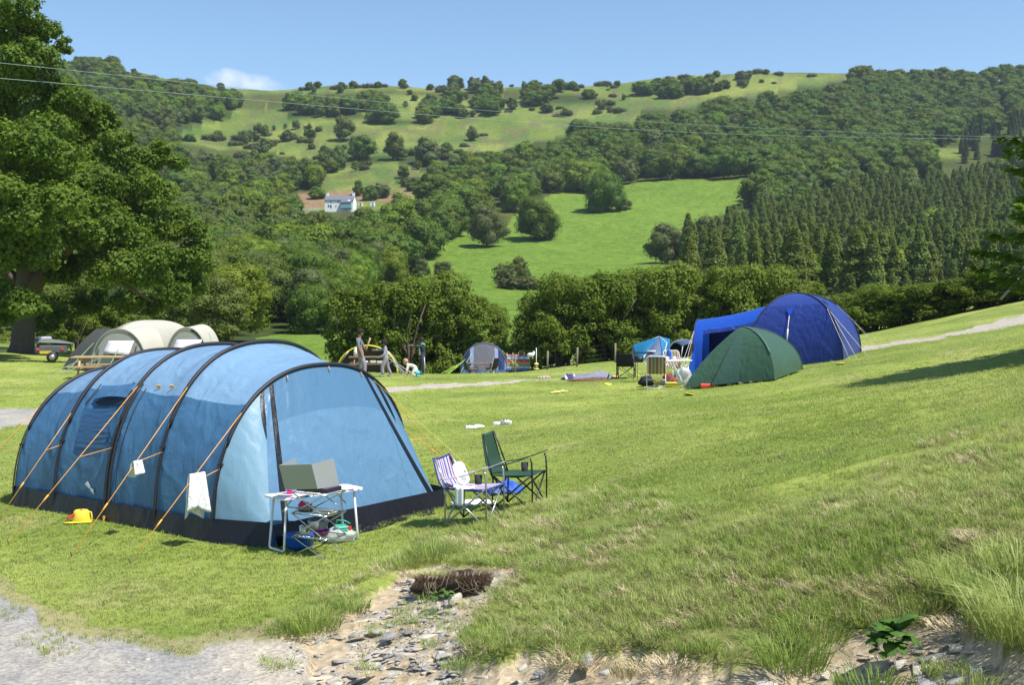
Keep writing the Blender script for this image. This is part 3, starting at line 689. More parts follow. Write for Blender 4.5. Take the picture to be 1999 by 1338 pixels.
# hawthorns and scrub along the skyline and gorse over the rough pasture
gb = np.random.default_rng(31); nb_ = 0
SK = [205, 222, 245, 262, 300, 372, 380, 590, 603, 620, 655, 668, 690, 700, 720, 738, 750, 790, 840, 858, 925, 960, 1090, 1103, 1118, 1172, 1185, 1205, 1308, 1335, 1398, 1462, 1480, 1497, 1520, 1585, 1668, 1745, 1800, 1828]
for i, p in enumerate(SK):
    q = float(ridge(p)) + 4 + gb.uniform(0, 5); d = float(hill_d(p, q)); x = (p - CX) / F * d
    put_tree('gorse' if i % 3 else 'far_oak', 'gorse_bush' if i % 3 else 'hawthorn_tree', x, d, (gb.uniform(1.6, 3.0) if i % 3 else gb.uniform(3, 4.5)), 1.1,
             'small dark gorse bush on the skyline of the hill' if i % 3 else 'stunted hawthorn standing against the sky on the ridge', 'bush' if i % 3 else 'tree', 'scrub along the skyline', base_h=1.0 if i % 3 else 10.0)
GZ = [([(440, 255), (620, 250), (650, 310), (560, 330), (430, 300)], 46, 'brownish gorse bush on the slope above the cottage wood'), ([(700, 180), (980, 178), (1130, 190), (1250, 185), (1240, 225), (900, 235), (700, 215)], 42, 'gorse bush on the open pasture under the skyline'),
      ([(640, 290), (1000, 250), (1120, 240), (1000, 285), (900, 300), (860, 330), (760, 345), (640, 330)], 22, 'gorse bush on the rough pasture above the cottage'),
      ([(560, 172), (1130, 166), (1280, 170), (1130, 180), (560, 185)], 24, 'gorse bush in the grass just below the ridge'), ([(985, 535), (1050, 540), (1050, 560), (990, 560)], 7, 'low dark gorse bush at the foot of the bright field'),
      ([(780, 345), (860, 355), (860, 372), (780, 370)], 8, 'dark clump of gorse beside the cottage field'), ([(340, 262), (440, 255), (430, 285), (345, 285)], 10, 'gorse bush on the grassy knoll above the wood'),
      ([(330, 150), (480, 170), (470, 200), (330, 175)], 8, 'gorse bush on the hilltop near the cloud'), ([(1250, 175), (1500, 150), (1560, 160), (1400, 190)], 8, 'gorse bush on the grassy hilltop above the oak wood'),
      ([(1200, 395), (1225, 400), (1228, 416), (1205, 416)], 3, 'scrubby gorse at the foot of the lone field oak')]
for poly, n, lb in GZ:
    P_ = np.array(poly, float); lo, hi = P_.min(0), P_.max(0); k = 0; tries = 0
    while k < n and tries < n * 30:
        tries += 1; p, q = gb.uniform(lo[0], hi[0]), gb.uniform(lo[1], hi[1])
        if not inpoly(poly, np.array([p]), np.array([q]))[0]: continue
        d = float(hill_d(p, q)); x = (p - CX) / F * d; k += 1
        if gb.random() < .42:
            kd = ('far_grey', 'far_oak', 'far_birch')[k % 3]; put_tree(kd, 'scrub_tree', x, d, gb.uniform(2.6, 6.0), gb.uniform(.8, 1.3), ('little grey-green', 'little dark', 'little pale')[k % 3] + ' scrub tree' + lb[lb.index(' '):].replace('gorse bush ', '').replace(' bush', '').replace('dark clump of gorse', '').replace('dark gorse', '').replace(' of gorse', '').replace(' gorse', ''), 'tree', 'scrub trees on the pasture'); continue
        put_tree('gorse', 'gorse_bush', x, d, gb.uniform(1.0, 2.8), gb.uniform(.8, 1.5), lb, 'bush', 'gorse and scrub on the pasture', base_h=1.0)
# small woods on the upper slope
for (p0, p1, q0, q1, n, kd, txt) in ((820, 975, 190, 232, 26, 'far_oak', 'in the hedge wood high on the pasture'), (610, 760, 205, 232, 16, 'far_oak', 'in the small wood between the two upper pastures'), (1030, 1110, 180, 205, 10, 'far_oak', 'in the clump on the slope under the skyline'),
                                (1245, 1385, 165, 192, 18, 'far_oak', 'in the dark strip of wood near the hilltop'), (860, 980, 168, 192, 12, 'far_grey', 'in the scrub wood just under the ridge'), (700, 765, 196, 215, 5, 'far_fresh', 'at the end of the small wood between the pastures')):
    for _ in range(n):
        p, q = gb.uniform(p0, p1), 0; q = q0 + (q1 - q0) * gb.random() - (p - (p0 + p1) / 2) * (.12 if p0 > 1240 else .03); d = float(hill_d(p, q)); x = (p - CX) / F * d
        put_tree(kd, 'broadleaf_tree', x, d, gb.uniform(6, 9), 1.1, KW[kd.split('_')[-1]] + ' ' + txt, 'tree', 'trees ' + txt)

# ---------------------------------------------------------------- oak, hedge trees, spruce
gk = np.random.default_rng(77)
OAKL = leafmat('oak_leaves', (.055, .104, .012), (.17, .245, .038), trans=.35, scale=.35)
def limb_tree(root, paths, mat): 
    mb = MB()
    for pts, r in paths: mb.tube(pts, r, 8)
    return mb.build('trunk', mat, root)
oak = thing('oak_tree', 'huge old oak with spreading crown at the edge of the camp', 'tree', tuple(At(45, 56)))
ox, oy, oz = oak.location
def OP(px, py, dd=0): d = oy + dd; return ((px - CX) / F * d - ox, dd, EYE + (HY - py) / F * d - oz)
bl = []
for px, py, r, dd in ((-60,60,75,0),(20,70,70,1),(60,150,70,-1),(0,190,80,2),(120,200,70,0),(-40,300,90,-2),(60,290,85,-3),(150,260,65,2),(190,240,48,0),(225,300,62,-1),(160,350,80,-3),(290,315,48,1),(270,375,65,-1),(60,400,85,-4),(150,440,80,-4),
    (240,450,78,-2),(320,440,62,1),(350,505,56,0),(290,520,66,-3),(370,560,38,1),(340,575,36,-1),(210,530,62,-4),(130,530,50,-2),(0,480,85,-3),(-60,520,90,0),(20,580,44,-4),(-20,610,50,-2),(60,600,30,-5),(240,590,40,0),(300,600,34,2),(180,590,36,1),
    (120,90,24,0),(75,60,40,1),(205,215,26,0),(320,290,28,1),(345,320,26,0),(385,520,28,0),(395,480,24,0),(380,450,30,0),(100,620,40,3),(150,600,40,4),(200,470,70,4),(100,350,80,5),(0,250,80,6),(250,400,60,4),(-80,180,90,4),(-60,420,100,5),(30,20,50,-1),(50,110,52,-3)):
    r_ = r * oy / F; dd = dd + (1.5 if px > 120 else -4.5 if (px < 90 and py > 250) else 0); c = OP(px, py, dd); bl.append((c[0], c[1], c[2], r_, r_ * 1.05, r_ * .82))
bs = sub(bl, gk, 7, .42, .74) + [tuple(b[:3]) + tuple(x * .62 for x in b[3:]) for b in bl]
V, Fl = crown(bs, 165000, .17, gk, core=0, depth=.40, up=.5, inner=.06, lump=.3)
# drop a few leaf clumps so that sky shows between boughs
link('crown', npmesh('oak_crown', V, Fl, [OAKL]), oak)
def q(*a): return [OP(*t) for t in a]
limb_tree(oak, [(q((42, 700), (44, 672), (48, 600), (52, 540), (45, 460), (40, 350), (50, 200)), [.85, .60, .52, .5, .45, .32, .12]),
    (q((48, 590), (75, 545), (110, 515), (200, 520), (300, 500), (350, 480)), [.5, .42, .34, .24, .14, .06]), (q((50, 540), (62, 500), (85, 478), (130, 440), (200, 400), (270, 360)), [.45, .4, .34, .26, .16, .06]),
    (q((45, 480), (20, 430), (-20, 380), (-60, 320)), [.4, .3, .2, .1]), (q((45, 560), (10, 530), (-40, 500, -2), (-90, 480, -3)), [.4, .3, .2, .1]), (q((110, 515), (150, 470, -2), (190, 430, -3)), [.26, .18, .08]),
    (q((50, 520), (60, 440, -3), (70, 350, -4)), [.35, .25, .1]), (q((200, 520), (250, 560, -1), (300, 590)), [.15, .1, .04]), (q((42, 360), (80, 280), (130, 220)), [.25, .15, .06])], BARK)
HZL = leafmat('hazel_leaves', (.080, .130, .013), (.22, .285, .046), trans=.35, scale=.8)
def hazel_proto(g, h, w, n):
    root = thing('hedge_tree', 'x', 'tree'); bl = []
    for i in range(22):
        a = g.uniform(0, 6.28); t = g.random() ** .8; z = h * (.16 + .74 * t); rr_ = w * .5 * g.uniform(.25, .9) * (math.sin((.25 + t * .68) * PI) ** .5); r = w * g.uniform(.13, .21)
        bl.append((rr_ * math.cos(a), rr_ * math.sin(a) * .8, z, r, r, r * g.uniform(.8, 1.1)))
    for i in range(9):
        a = g.uniform(0, 6.28); r = w * g.uniform(.1, .16); bl.append((w * .4 * math.cos(a), w * .36 * math.sin(a), h * g.uniform(.04, .2), r, r, r * .9))
    V, Fl = crown(sub(bl, g, 4, .5, .7) + bl[::3], n, .16, g, core=0, depth=.5, up=.45, inner=.10, lump=.35); V[:, 2] = np.maximum(V[:, 2], .05)
    link('crown', npmesh('hazel_crown', V, Fl, [HZL]), root)
    mb = MB()
    for i in range(8):
        a = g.uniform(0, 6.28); l = w * g.uniform(.12, .38); top = h * g.uniform(.55, .85); b = g.uniform(.05, .5)
        mb.tube([(b * math.cos(a), b * math.sin(a), -.3), (b * 1.5 * math.cos(a), b * 1.5 * math.sin(a), top * .35), (l * math.cos(a) * .7, l * math.sin(a) * .7, top * .7), (l * math.cos(a + .3), l * math.sin(a + .3), top)], [.09, .075, .05, .02], 5)
    mb.build('trunk', BARK, root); return root
HP = [hazel_proto(gk, 5.6, 5.4, 22000) for _ in range(4)]
HEDGE = [(700,66,545,.92,'first hazel of the hedge behind the yellow-edged tent'),(748,69,556,1,'dense hazel behind the standing children'),(800,67,545,1.05,'broad hazel of the hedge between the boys and the grey-blue tent'),(858,70,545,1,'leafy hazel with the tallest top of the gap-side hedge'),(915,69,560,.95,'hazel right behind the grey-blue tent'),(950,72,590,.8,'lower hazel at the open gap in the hedge'),
 (1050,68,572,.9,'first hazel after the gap, behind the striped windbreak pole'),(1095,66,545,1,'hazel above the grey sleeping bag'),(1145,68,538,1,'hazel with pale bare stem between the gap and the black chair'),(1195,66,530,1.05,'tall hazel behind the black camp chair'),(1248,68,527,1,'tall hazel rising behind the small teal tent'),(1300,66,525,1,'hazel behind the striped lawn chairs'),(1352,67,522,1.05,'hazel behind the open awning of the small grey tent'),(1405,66,520,1,'hazel rising over the blue tunnel porch'),(1455,66,520,1.05,'hazel over the join of the blue tunnel and dome'),(1505,66,528,1,'hazel just beyond the top of the blue dome tent'),
 (1560,66,548,1,'hazel on the far side of the blue dome tent'),(1610,64,578,.9,'hazel sloping down behind the dome guy lines'),(1655,62,575,.8,'low hazel where the hedge meets the far track'),(1705,60,562,.9,'bushy hazel above the bend of the far track'),(1760,59,560,.9,'rounded hazel beside the far track'),(1815,58,552,.95,'hazel mixed with larch on the far verge'),(1870,57,545,.9,'hazel with reddish shoots on the far verge'),(1920,56,528,.9,'bright hazel by the leaning bare stem'),(1975,55,515,.9,'hazel at the upper end of the far track'),(2040,54,500,1,'last hazel beyond the upper end of the far track'),
 (150,66,600,.8,'yellowish bush between the oak trunk and the cream tent'),(205,68,598,.9,'leafy hazel standing behind the cream tent'),(255,68,606,.8,'low hazel behind the roof of the cream tent'),(-30,70,600,.9,'hazel behind the oak on the far side'),(95,72,600,.8,'hazel behind the small trailer')]
for i, (px, d, top, wf, lb) in enumerate(HEDGE):
    o = HP[i] if i < 4 else copy_tree(HP[i % 4]); g_ = At(px, d); ht = EYE + (HY - top) / F * d - g_.z; s = ht / 5.6
    w_ = wf * max(.72, min(s, 1.1)); o.location = g_; o.scale = (w_, w_, s); o.rotation_euler.z = gk.uniform(0, 6.28); tag(o, lb, 'tree', 'hazel hedge around the camp')
# spruce at the right-hand edge, most of it outside the picture
spr = thing('spruce_tree', 'light green spruce whose drooping boughs enter beside the far track', 'tree', (11.75, 20.0, hz(11.75, 20)))
def spruce_big(g, h):
    Vs = []; Fs = []; base = 0; tb = MB()
    for i in range(230):
        t = (i + .5) / 230; z = h * (.16 + .83 * t) ; L_ = (3.45 * (1 - t) ** .45 + .05) * g.uniform(.8, 1.1); a = i * 2.399 + g.uniform(-.2, .2)
        d = np.array([math.cos(a), math.sin(a), 0]); side = np.array([-d[1], d[0], 0]); m = int(170 * L_ / 2.4) + 25
        s_ = g.random(m) ** .7; wd = .42 * L_ * (1 - s_) * np.sin(np.clip(s_ + .15, 0, 1) * PI) ** .3 + .05; off = g.uniform(-1, 1, m)
        z_ = z - .30 * L_ * s_ + .20 * L_ * s_ ** 3 - np.abs(off) * .12
        P_ = d[None] * (s_ * L_)[:, None] + side[None] * (off * wd)[:, None]; P_[:, 2] = z_ + g.normal(0, .03, m)
        N_ = np.array([0, 0, 1.0])[None] + unit(m, g) * .55 + d[None] * .3; N_ /= np.linalg.norm(N_, axis=1, keepdims=True)
        V, Q = leaf_quads(P_, N_, .115, g, 1.5); Vs.append(V); Fs.append(Q + base); base += len(V)
        tb.tube([(0, 0, z), tuple(d * L_ * .5 + np.array([0, 0, z - .15 * L_])), tuple(d * L_ * .95 + np.array([0, 0, z - .1 * L_]))], [.03, .018, .006], 4)
    link('crown', npmesh('spruce_crown', np.concatenate(Vs), np.concatenate(Fs), [leafmat('spruce_needles', (.12, .20, .022), (.28, .38, .06), trans=.42, scale=1.2)]), spr)
    tb.tube([(0, 0, -.4), (0, 0, h * .5), (0, 0, h * .98)], [.2, .12, .02], 8); tb.build('trunk', BARK, spr)
spruce_big(gk, 7.6)
# ---------------------------------------------------------------- grass, stones
def blades(g, n, h, spread, w, lean):
    Vs = []; Fq = []; Ft = []; b = 0
    for i in range(n):
        a = g.uniform(0, 6.28); r = spread * math.sqrt(g.random()); hh = h * g.uniform(.55, 1.15); la = a + g.uniform(-.8, .8); l = lean * hh * g.uniform(.3, 1.2); ta = g.uniform(0, 6.28)
        p = np.array([r * math.cos(a), r * math.sin(a), -.01]); t = np.array([math.cos(ta), math.sin(ta), 0]) * w * .5 * g.uniform(.7, 1.3); L_ = np.array([math.cos(la), math.sin(la), 0]) * l
        m = p + L_ * .35 + np.array([0, 0, hh * .6]); e = p + L_ + np.array([0, 0, hh * (1 - .3 * min(1, lean))])
        Vs += [p - t, p + t, m + t * .8, m - t * .8, e]; Fq.append((b, b + 1, b + 2, b + 3)); Ft.append((b + 3, b + 2, b + 4)); b += 5
    return np.array(Vs), [np.array(Fq), np.array(Ft)]
def grassmat(name, c0, c1, c2, dry=.12):
    m, o = newmat(name); oi = nd(m, 'ShaderNodeObjectInfo'); ge = nd(m, 'ShaderNodeNewGeometry')
    n = ntex(m, .9, 4, .6, ge.outputs['Position']); n2 = ntex(m, .35, 3, .5, ge.outputs['Position'])
    c = mixrgb(m, ramp(m, n.outputs[0], .38, .62), c0, c1); c = mixrgb(m, mixrgb(m, .5, ge.outputs['Random Per Island'], oi.outputs['Random']), c, mixrgb(m, ramp(m, n2.outputs[0], .4, .6), c1, c2))
    r = ramp(m, oi.outputs['Random'], 1 - dry - .05, 1 - dry + .05); c = mixrgb(m, r, c, (.36, .32, .16))
    p = nd(m, 'ShaderNodeBsdfPrincipled'); p.inputs['Roughness'].default_value = .55; p.inputs['Specular IOR Level'].default_value = .25; lk(m, c, p.inputs['Base Color'])
    t = nd(m, 'ShaderNodeBsdfTranslucent'); lk(m, c, t.inputs[0]); mx = nd(m, 'ShaderNodeMixShader'); mx.inputs[0].default_value = .38
    lk(m, p.outputs[0], mx.inputs[1]); lk(m, t.outputs[0], mx.inputs[2]); lk(m, mx.outputs[0], o.inputs[0]); return m
GR_L = grassmat('lawn_grass', (.19, .285, .044), (.345, .43, .090), (.52, .55, .20), .08)
GR_R = grassmat('rough_grass', (.155, .255, .042), (.30, .385, .085), (.50, .53, .20), .17)
GR_D = plain('dead_grass', (.52, .42, .26), .9, .3, 9)
gg = np.random.default_rng(3)
ROUGH = [(470,1240),(560,1190),(640,1165),(740,1120),(800,1080),(900,1045),(1010,1010),(1120,975),(1230,950),(1330,985),(1450,1000),(1560,985),(1650,950),(1740,905),(1830,880),(1920,850),(2010,830),(3000,700),(3000,3000),(470,3000)]
CLEAR = []   # footprints (photo space) kept free of tall grass
def gpoints(d0, d1, dens):
    n = int(.5 * (d1 * d1 - d0 * d0) * (3600 / F) * dens); d = np.sqrt(gg.uniform(d0 * d0, d1 * d1, n)); u = gg.uniform(-1400, 2200, n); x = u / F * d; z = height(x, d)
    return x, d, z, CX + u, HY - F * (z - EYE) / d
X_ = []
for d0, d1, dens, s in ((4.6, 7.5, 900, .8), (7.5, 11, 520, .9), (11, 16, 300, 1.1), (16, 24, 110, 1.5), (24, 36, 34, 2.1), (36, 50, 10, 2.8)):
    x, y, z, px, py = gpoints(d0, d1, dens); X_.append(np.stack([x, y, z, px, py, np.full(len(x), s)], 1))
X_ = np.concatenate(X_); x, y, z, px, py, sc_ = X_.T
j1 = (fbm(x, y, .55, 1) - .5); jx = px + j1 * 900 / np.clip(y, 4, 60) * .5; jy = py + (fbm(x, y, .45, 4) - .5) * 420 / np.clip(y, 4, 60)
bare = inpoly(SCREE, jx, jy) | inpoly(TRACK_FG, jx, jy)
for T in TRACKS_FAR: bare |= inpoly(T, px + j1 * 14, py + j1 * 5) & (y > 18)
stray = bare & (fbm(x, y, .35, 77) > .68) & (gg.random(len(x)) < .30) & (py > 1000)
keep = ~bare | stray
keep &= ~(inpoly(TRACK_FG, jx, jy + 26) & ~bare & (gg.random(len(x)) < .6))
# thin, dry patches in the rough
patch = (fbm(x, y, .5, 88) > .64); keep &= ~(patch & inpoly(ROUGH, px, py) & (gg.random(len(x)) < .75))
# inside the big tent nothing grows
ta = np.array([-.813, .582]); tb = np.array([.582, .813]); H5 = np.array([-3.28, 12.5])
rel = np.stack([x, y], 1) - H5; ua = rel @ ta; ub = rel @ tb; keep &= ~((ua > -.5) & (ua < 4.1) & (ub > .1) & (ub < 3.2))
x, y, z, px, py, sc_ = [q_[keep] for q_ in (x, y, z, px, py, sc_)]
rough = inpoly(ROUGH, px + (fbm(x, y, .6, 91) - .5) * 90, py + (fbm(x, y, .6, 92) - .5) * 60)
n = len(x); tall = np.clip(fbm(x, y, .7, 95), 0, 1)
rr_ = rough & (gg.random(n) < .55); idx = np.where(rr_, gg.integers(3, 6, n), gg.integers(0, 3, n))
sel = ~rough | rr_ | (gg.random(n) < .6)
dd_ = rough & (fbm(x, y, .38, 133) > .63) & (gg.random(n) < .5); idx = np.where(dd_, 6, idx)
hh = np.where(rr_, .30 + .62 * tall, np.where(rough, 1.3, .6 + .6 * fbm(x, y, .9, 96)))
edge_h = np.where(rr_, np.clip((px - 1250) / 700, 0, 1) * np.clip((py - 1000) / 200, 0, 1) * .45, 0)
hh = (hh + edge_h) * np.interp(y, [14, 24, 45], [1, .6, .45]); lean = np.where(rough, .30, .12)
pts = np.stack([x, y, z], 1)[sel]; rot = np.stack([gg.normal(0, .12, n), gg.normal(0, .12, n) + lean * .6, gg.uniform(0, 6.28, n)], 1)
rot[:, 2] = np.where(rough, gg.normal(0, .7, n), rot[:, 2]); scl = np.stack([sc_, sc_, hh * np.sqrt(sc_)], 1)
prot = [(*blades(gg, 14, .042, .05, .0045, .6), 0) for _ in range(3)] + [(*blades(gg, 22, .125, .06, .0055, .95), 1) for _ in range(3)] + [(*blades(gg, 16, .07, .08, .005, 2.0), 2)]
gz = scatter('grass', prot, pts, rot[sel], scl[sel], idx[sel], [GR_L, GR_R, GR_D])
tag(gz, 'short mown lawn and longer rough grass on the bank', 'grass')
def stone_arr(g, flat):
    k = int(g.integers(5, 8)); a = np.sort(g.uniform(0, 6.28, k) * .35 + np.arange(k) * 2 * PI / k * .9); r = g.uniform(.6, 1.1, k); el = g.uniform(.5, .9)
    o = np.stack([np.cos(a) * r, np.sin(a) * r * el], 1); h = flat * g.uniform(.6, 1.4); t = g.uniform(-.12, .12, 2)
    def ring(s, z): return np.column_stack([o * s, z + o @ t])
    V = np.concatenate([ring(1.0, -h * .6), ring(1.05, h * .15), ring(.88, h * .5)]); Q = []
    for L_ in range(2): Q += [(L_ * k + j, L_ * k + (j + 1) % k, (L_ + 1) * k + (j + 1) % k, (L_ + 1) * k + j) for j in range(k)]
    V = np.concatenate([V, [[0, 0, h * .56]]]); T = [(2 * k + j, 2 * k + (j + 1) % k, 3 * k) for j in range(k)]
    return V, [np.array(Q), np.array(T)]
def stonemat(name):
    m, o = newmat(name); oi = nd(m, 'ShaderNodeObjectInfo'); r = nd(m, 'ShaderNodeValToRGB'); e = r.color_ramp.elements
    for p_, c in ((.0, (.30, .295, .30)), (.25, (.45, .39, .31)), (.55, (.54, .44, .29)), (.8, (.36, .28, .23)), (1, (.62, .56, .45))):
        if p_ in (0, 1): e[int(p_)].color = c4(c); e[int(p_)].position = p_
        else: q_ = e.new(p_); q_.color = c4(c)
    lk(m, oi.outputs['Random'], r.inputs[0]); n_ = ntex(m, 6, 5, .65, coords(m))
    p = nd(m, 'ShaderNodeBsdfPrincipled'); p.inputs['Roughness'].default_value = .8
    lk(m, mixrgb(m, .7, r.outputs[0], ramp(m, n_.outputs[0], .3, .7, (.6, .58, .55), (1.3, 1.3, 1.28)), 'MULTIPLY'), p.inputs['Base Color']); lk(m, bumpn(m, n_.outputs[0], .5, .05), p.inputs['Normal'])
    lk(m, p.outputs[0], o.inputs[0]); return m
STM = stonemat('shale')
x, y, z, px, py = gpoints(4.7, 12, 800)
ins = inpoly(SCREE, px, py); ing = inpoly(TRACK_FG, px, py); u = gg.random(len(x))
k = (ins & (u < .35 + .5 * (fbm(x, y, .5, 120) > .45))) | (ing & (u < .22 + .25 * (px > 380)))
x, y, z, px = x[k], y[k], z[k], px[k]; ins = ins[k]; n = len(x)
big = np.clip(.006 + gg.exponential(.0155, n), 0, .095) * np.where(ins, 1, .42) * np.where((px < 1000) & (px > 560), 1.25, .85)
z = height(x, y) - np.where(ins, .10 + .07 * np.clip((HY - F * (height(x, y) - EYE) / y - 1230) / 50, 0, 1), .014) + big * .05
rot = np.stack([gg.normal(-.1, .16, n), gg.normal(-.15, .16, n), gg.normal(.5, .6, n)], 1)
fr = scatter('shale_gravel', [(*stone_arr(gg, .2), 0) for _ in range(8)], np.stack([x, y, z], 1), rot, np.stack([big * 1.3, big, big], 1), gg.integers(0, 8, n), [STM])
tag(fr, 'loose flakes of shale and gravel over the bare bank', 'gravel')
STONES = [(1147,1279,.075,.8,'pale angular stone at the torn turf edge'),(985,1134,.13,.5,'large smooth grey boulder half buried beside the eroded turf'),(889,1160,.062,.8,'rounded stone with an ochre patch under the turf clod'),(846,1178,.06,.4,'cream flat stone beside the green weed'),(805,1192,.07,.4,'tan slab on the upper part of the bare bank'),
 (700,1228,.085,.3,'blue-grey flat slab at the top of the scree'),(760,1232,.07,.35,'reddish shale slab in the middle of the scree'),(624,1271,.045,.35,'small pale blue slate at the foot of the scree'),(585,1285,.03,.7,'small cream pebble beside the grey gravel'),(720,1290,.08,.3,'dark tilted shale slab low on the scree'),
 (835,1328,.085,.3,'broad tan slab at the very bottom of the bare bank'),(606,1322,.055,.3,'brown shale flake on the gravel edge'),(650,1316,.05,.3,'rusty flake near the bottom of the scree'),(880,1252,.05,.3,'thin cream shard below the grassy spur'),(1180,1300,.05,.3,'grey flake under the torn turf edge'),
 (1020,1292,.05,.4,'layered dark stone below the turf lip'),(940,1310,.055,.25,'sandy slab below the small grass tuft'),(1055,1300,.05,.3,'blue-grey shard on the bare strip'),(1755,1282,.05,.4,'cream stone below the dock leaves'),(1805,1326,.08,.4,'light grey boulder in the dry soil'),(1500,1330,.09,.2,'long thin slate at the bottom edge'),
 (1910,1290,.055,.4,'yellowish stone in the dry soil of the steep corner'),(1865,1312,.06,.3,'pale slab between dry grass at the bottom'),(560,1300,.045,.3,'grey flake on the track edge'),(640,1300,.06,.28,'grey slate lying across the lower scree'),(790,1268,.07,.3,'ochre slab in the lower scree'),(745,1262,.06,.25,'thin grey slab leaning on its neighbours')]
for i, (a, b, r, f, lb) in enumerate(STONES):
    V, Fl = stone_arr(gg, f); me = npmesh('stone', V, Fl, [STM]); p = G(a, b); o = link('stone', me); o.location = (p.x, p.y, p.z - .05 + r * f * .3); o.scale = (r * 1.25, r, r)
    o.rotation_euler = (gg.normal(-.1, .1), gg.normal(-.15, .1), gg.normal(.4, .5)); tag(o, lb, 'stone', 'larger stones on the bare bank')
def tussock(a, b, n, h, w, lb, mat=GR_R, lean=1.0, name='grass_tussock', cat='grass tussock', bw=.006, sx=1.0):
    g_ = np.random.default_rng(int(a * 3 + b)); V, Fl = blades(g_, n, h, w, bw, lean); V[:, 0] *= sx; p = G(a, b); o = link(name, npmesh(name, V, Fl, [mat])); o.location = (p.x, p.y, p.z - .02); return tag(o, lb, cat)
for a, b, n, h, w, lb in ((610,1222,420,.20,.22,'tall dark tussock where the lawn meets the top of the scree'),(560,1232,200,.13,.16,'lower tussock beside the tall one at the scree top'),(690,1185,220,.13,.14,'short tussock at the edge of the bare bank under the table'),(845,1088,520,.26,.26,'tall seeding tussock above the torn turf clod'),(790,1105,200,.18,.14,'loose tussock at the head of the bare bank'),
    (1545,1290,420,.19,.2,'thick tussock at the bottom edge of the rough bank'),(1590,1240,260,.17,.2,'tussock just above the bottom edge of the rough bank'),(2015,1235,800,.34,.24,'very large dark tussock overhanging the steep corner'),(1940,1170,600,.30,.25,'large tussock on the steep corner above the bare soil'),(1995,1110,420,.26,.22,'long-bladed tussock at the top of the steep corner'),
    (890,1296,110,.08,.10,'tiny isolated tuft on the scree below the grassy spur'),(400,1192,240,.10,.16,'dark tuft in the mown lawn near the track'),(1225,1312,130,.09,.1,'small tuft on the bare strip below the bank'),(1860,1300,90,.07,.09,'small tuft in the dry soil of the corner'),(1700,1335,200,.12,.2,'tuft at the bottom edge below the dock'),(1850,1150,300,.26,.16,'upright tussock beside the hay heap'),(350,1265,160,.06,.14,'low tuft at the edge of the gravel track'),(950,1240,260,.12,.2,'fringe of grass hanging over the scree spur')):
    tussock(a, b, n, h, w, lb)
for a, b, n, h, w, lb in ((848,1134,520,.13,.14,'short fringe of grass above the first torn clod'),(918,1128,520,.12,.17,'short fringe of grass above the larger torn clod'),(985,1100,200,.10,.14,'grass behind the half buried boulder')):
    tussock(a, b, n, h, w, lb)
for a, b, n, h, w, lb in ((1620,1142,420,.045,.13,'heap of dead cut grass lying on the bank'),(1098,1212,130,.04,.05,'small round tuft of dead grass on the bank'),(1935,1050,420,.09,.13,'pale clump of dead grass on top of the steep corner'),(1452,1078,150,.03,.09,'thin patch of dead grass in the middle of the bank'),(1483,1015,200,.03,.13,'flat swathe of dead grass near the mown edge'),
    (1740,965,200,.03,.12,'strip of dead grass high on the bank'),(1940,1110,260,.07,.12,'dead grass spilling under the big tussock'),(1890,1215,300,.05,.15,'straw-like grass on the bare soil of the corner'),(1310,1295,300,.05,.2,'dead roots hanging along the torn turf edge'),(1130,1285,260,.05,.18,'brown root fringe under the turf lip'),(1830,1135,200,.05,.12,'dead grass behind the upright tussock'),(820,1120,260,.06,.12,'straw at the head of the bare bank')):
    tussock(a, b, n, h, w, lb, GR_D, 1.4, 'dead_grass_clump', 'dead grass', .005, 1.5)
SOILD = plain('dark_root_soil', (.05, .034, .022), .95, .4, 14, bump=1.0, bscale=30)
for a, b, rx_, rz_, lb in ((842,1146,.13,.10,'dark torn turf clod with hanging pale roots'),(915,1140,.17,.11,'larger torn turf clod with matted brown roots')):
    p = G(a, b); r = thing('turf_clod', lb, 'turf clod', tuple(p)); mb = MB(); mb.blob((0, .07, -.045), (rx_, .10, rz_), 22, 14, 1.1, a); mb.build('soil', SOILD, r)
    mb = MB(); g_ = np.random.default_rng(int(a))
    for i in range(11):
        x0 = g_.uniform(-rx_, rx_) * .95; zt = rz_ * .9; q_ = [(x0, -.02 + g_.uniform(-.02, .03), zt), (x0 + g_.normal(0, .02), -.1 + g_.uniform(-.02, .02), zt * .5), (x0 + g_.normal(0, .05), -.12 + g_.normal(0, .02), -.02 * g_.random()), (x0 + g_.normal(0, .06), -.10, -.06)]
        mb.tube(q_, [.0035, .003, .0025, .001], 4)
    mb.build('roots', plain('pale_root', (.26, .20, .13), .9), r)
    V, Fl = blades(g_, 700, .10, rx_ * .9, .006, 1.6); V[:, 1] *= .6; V[:, 2] *= .9; V[:, 2] += rz_ * .35; me = npmesh('root_mat', V, Fl, [plain('root_brown', (.13, .085, .05), .9, .5, 30)]); link('root_mat', me, r)
    V, Fl = blades(g_, 500, .09, rx_, .005, 1.8); V[:, 1] = V[:, 1] * .25 - .05; V[:, 2] = rz_ * .8 - np.abs(V[:, 2]) * 1.5; me = npmesh('hanging_roots', V, Fl, [_M['root_brown']]); link('hanging_roots', me, r)
DOCK = leafmat('dock_leaves', (.05, .12, .02), (.12, .22, .05), trans=.3, scale=20)
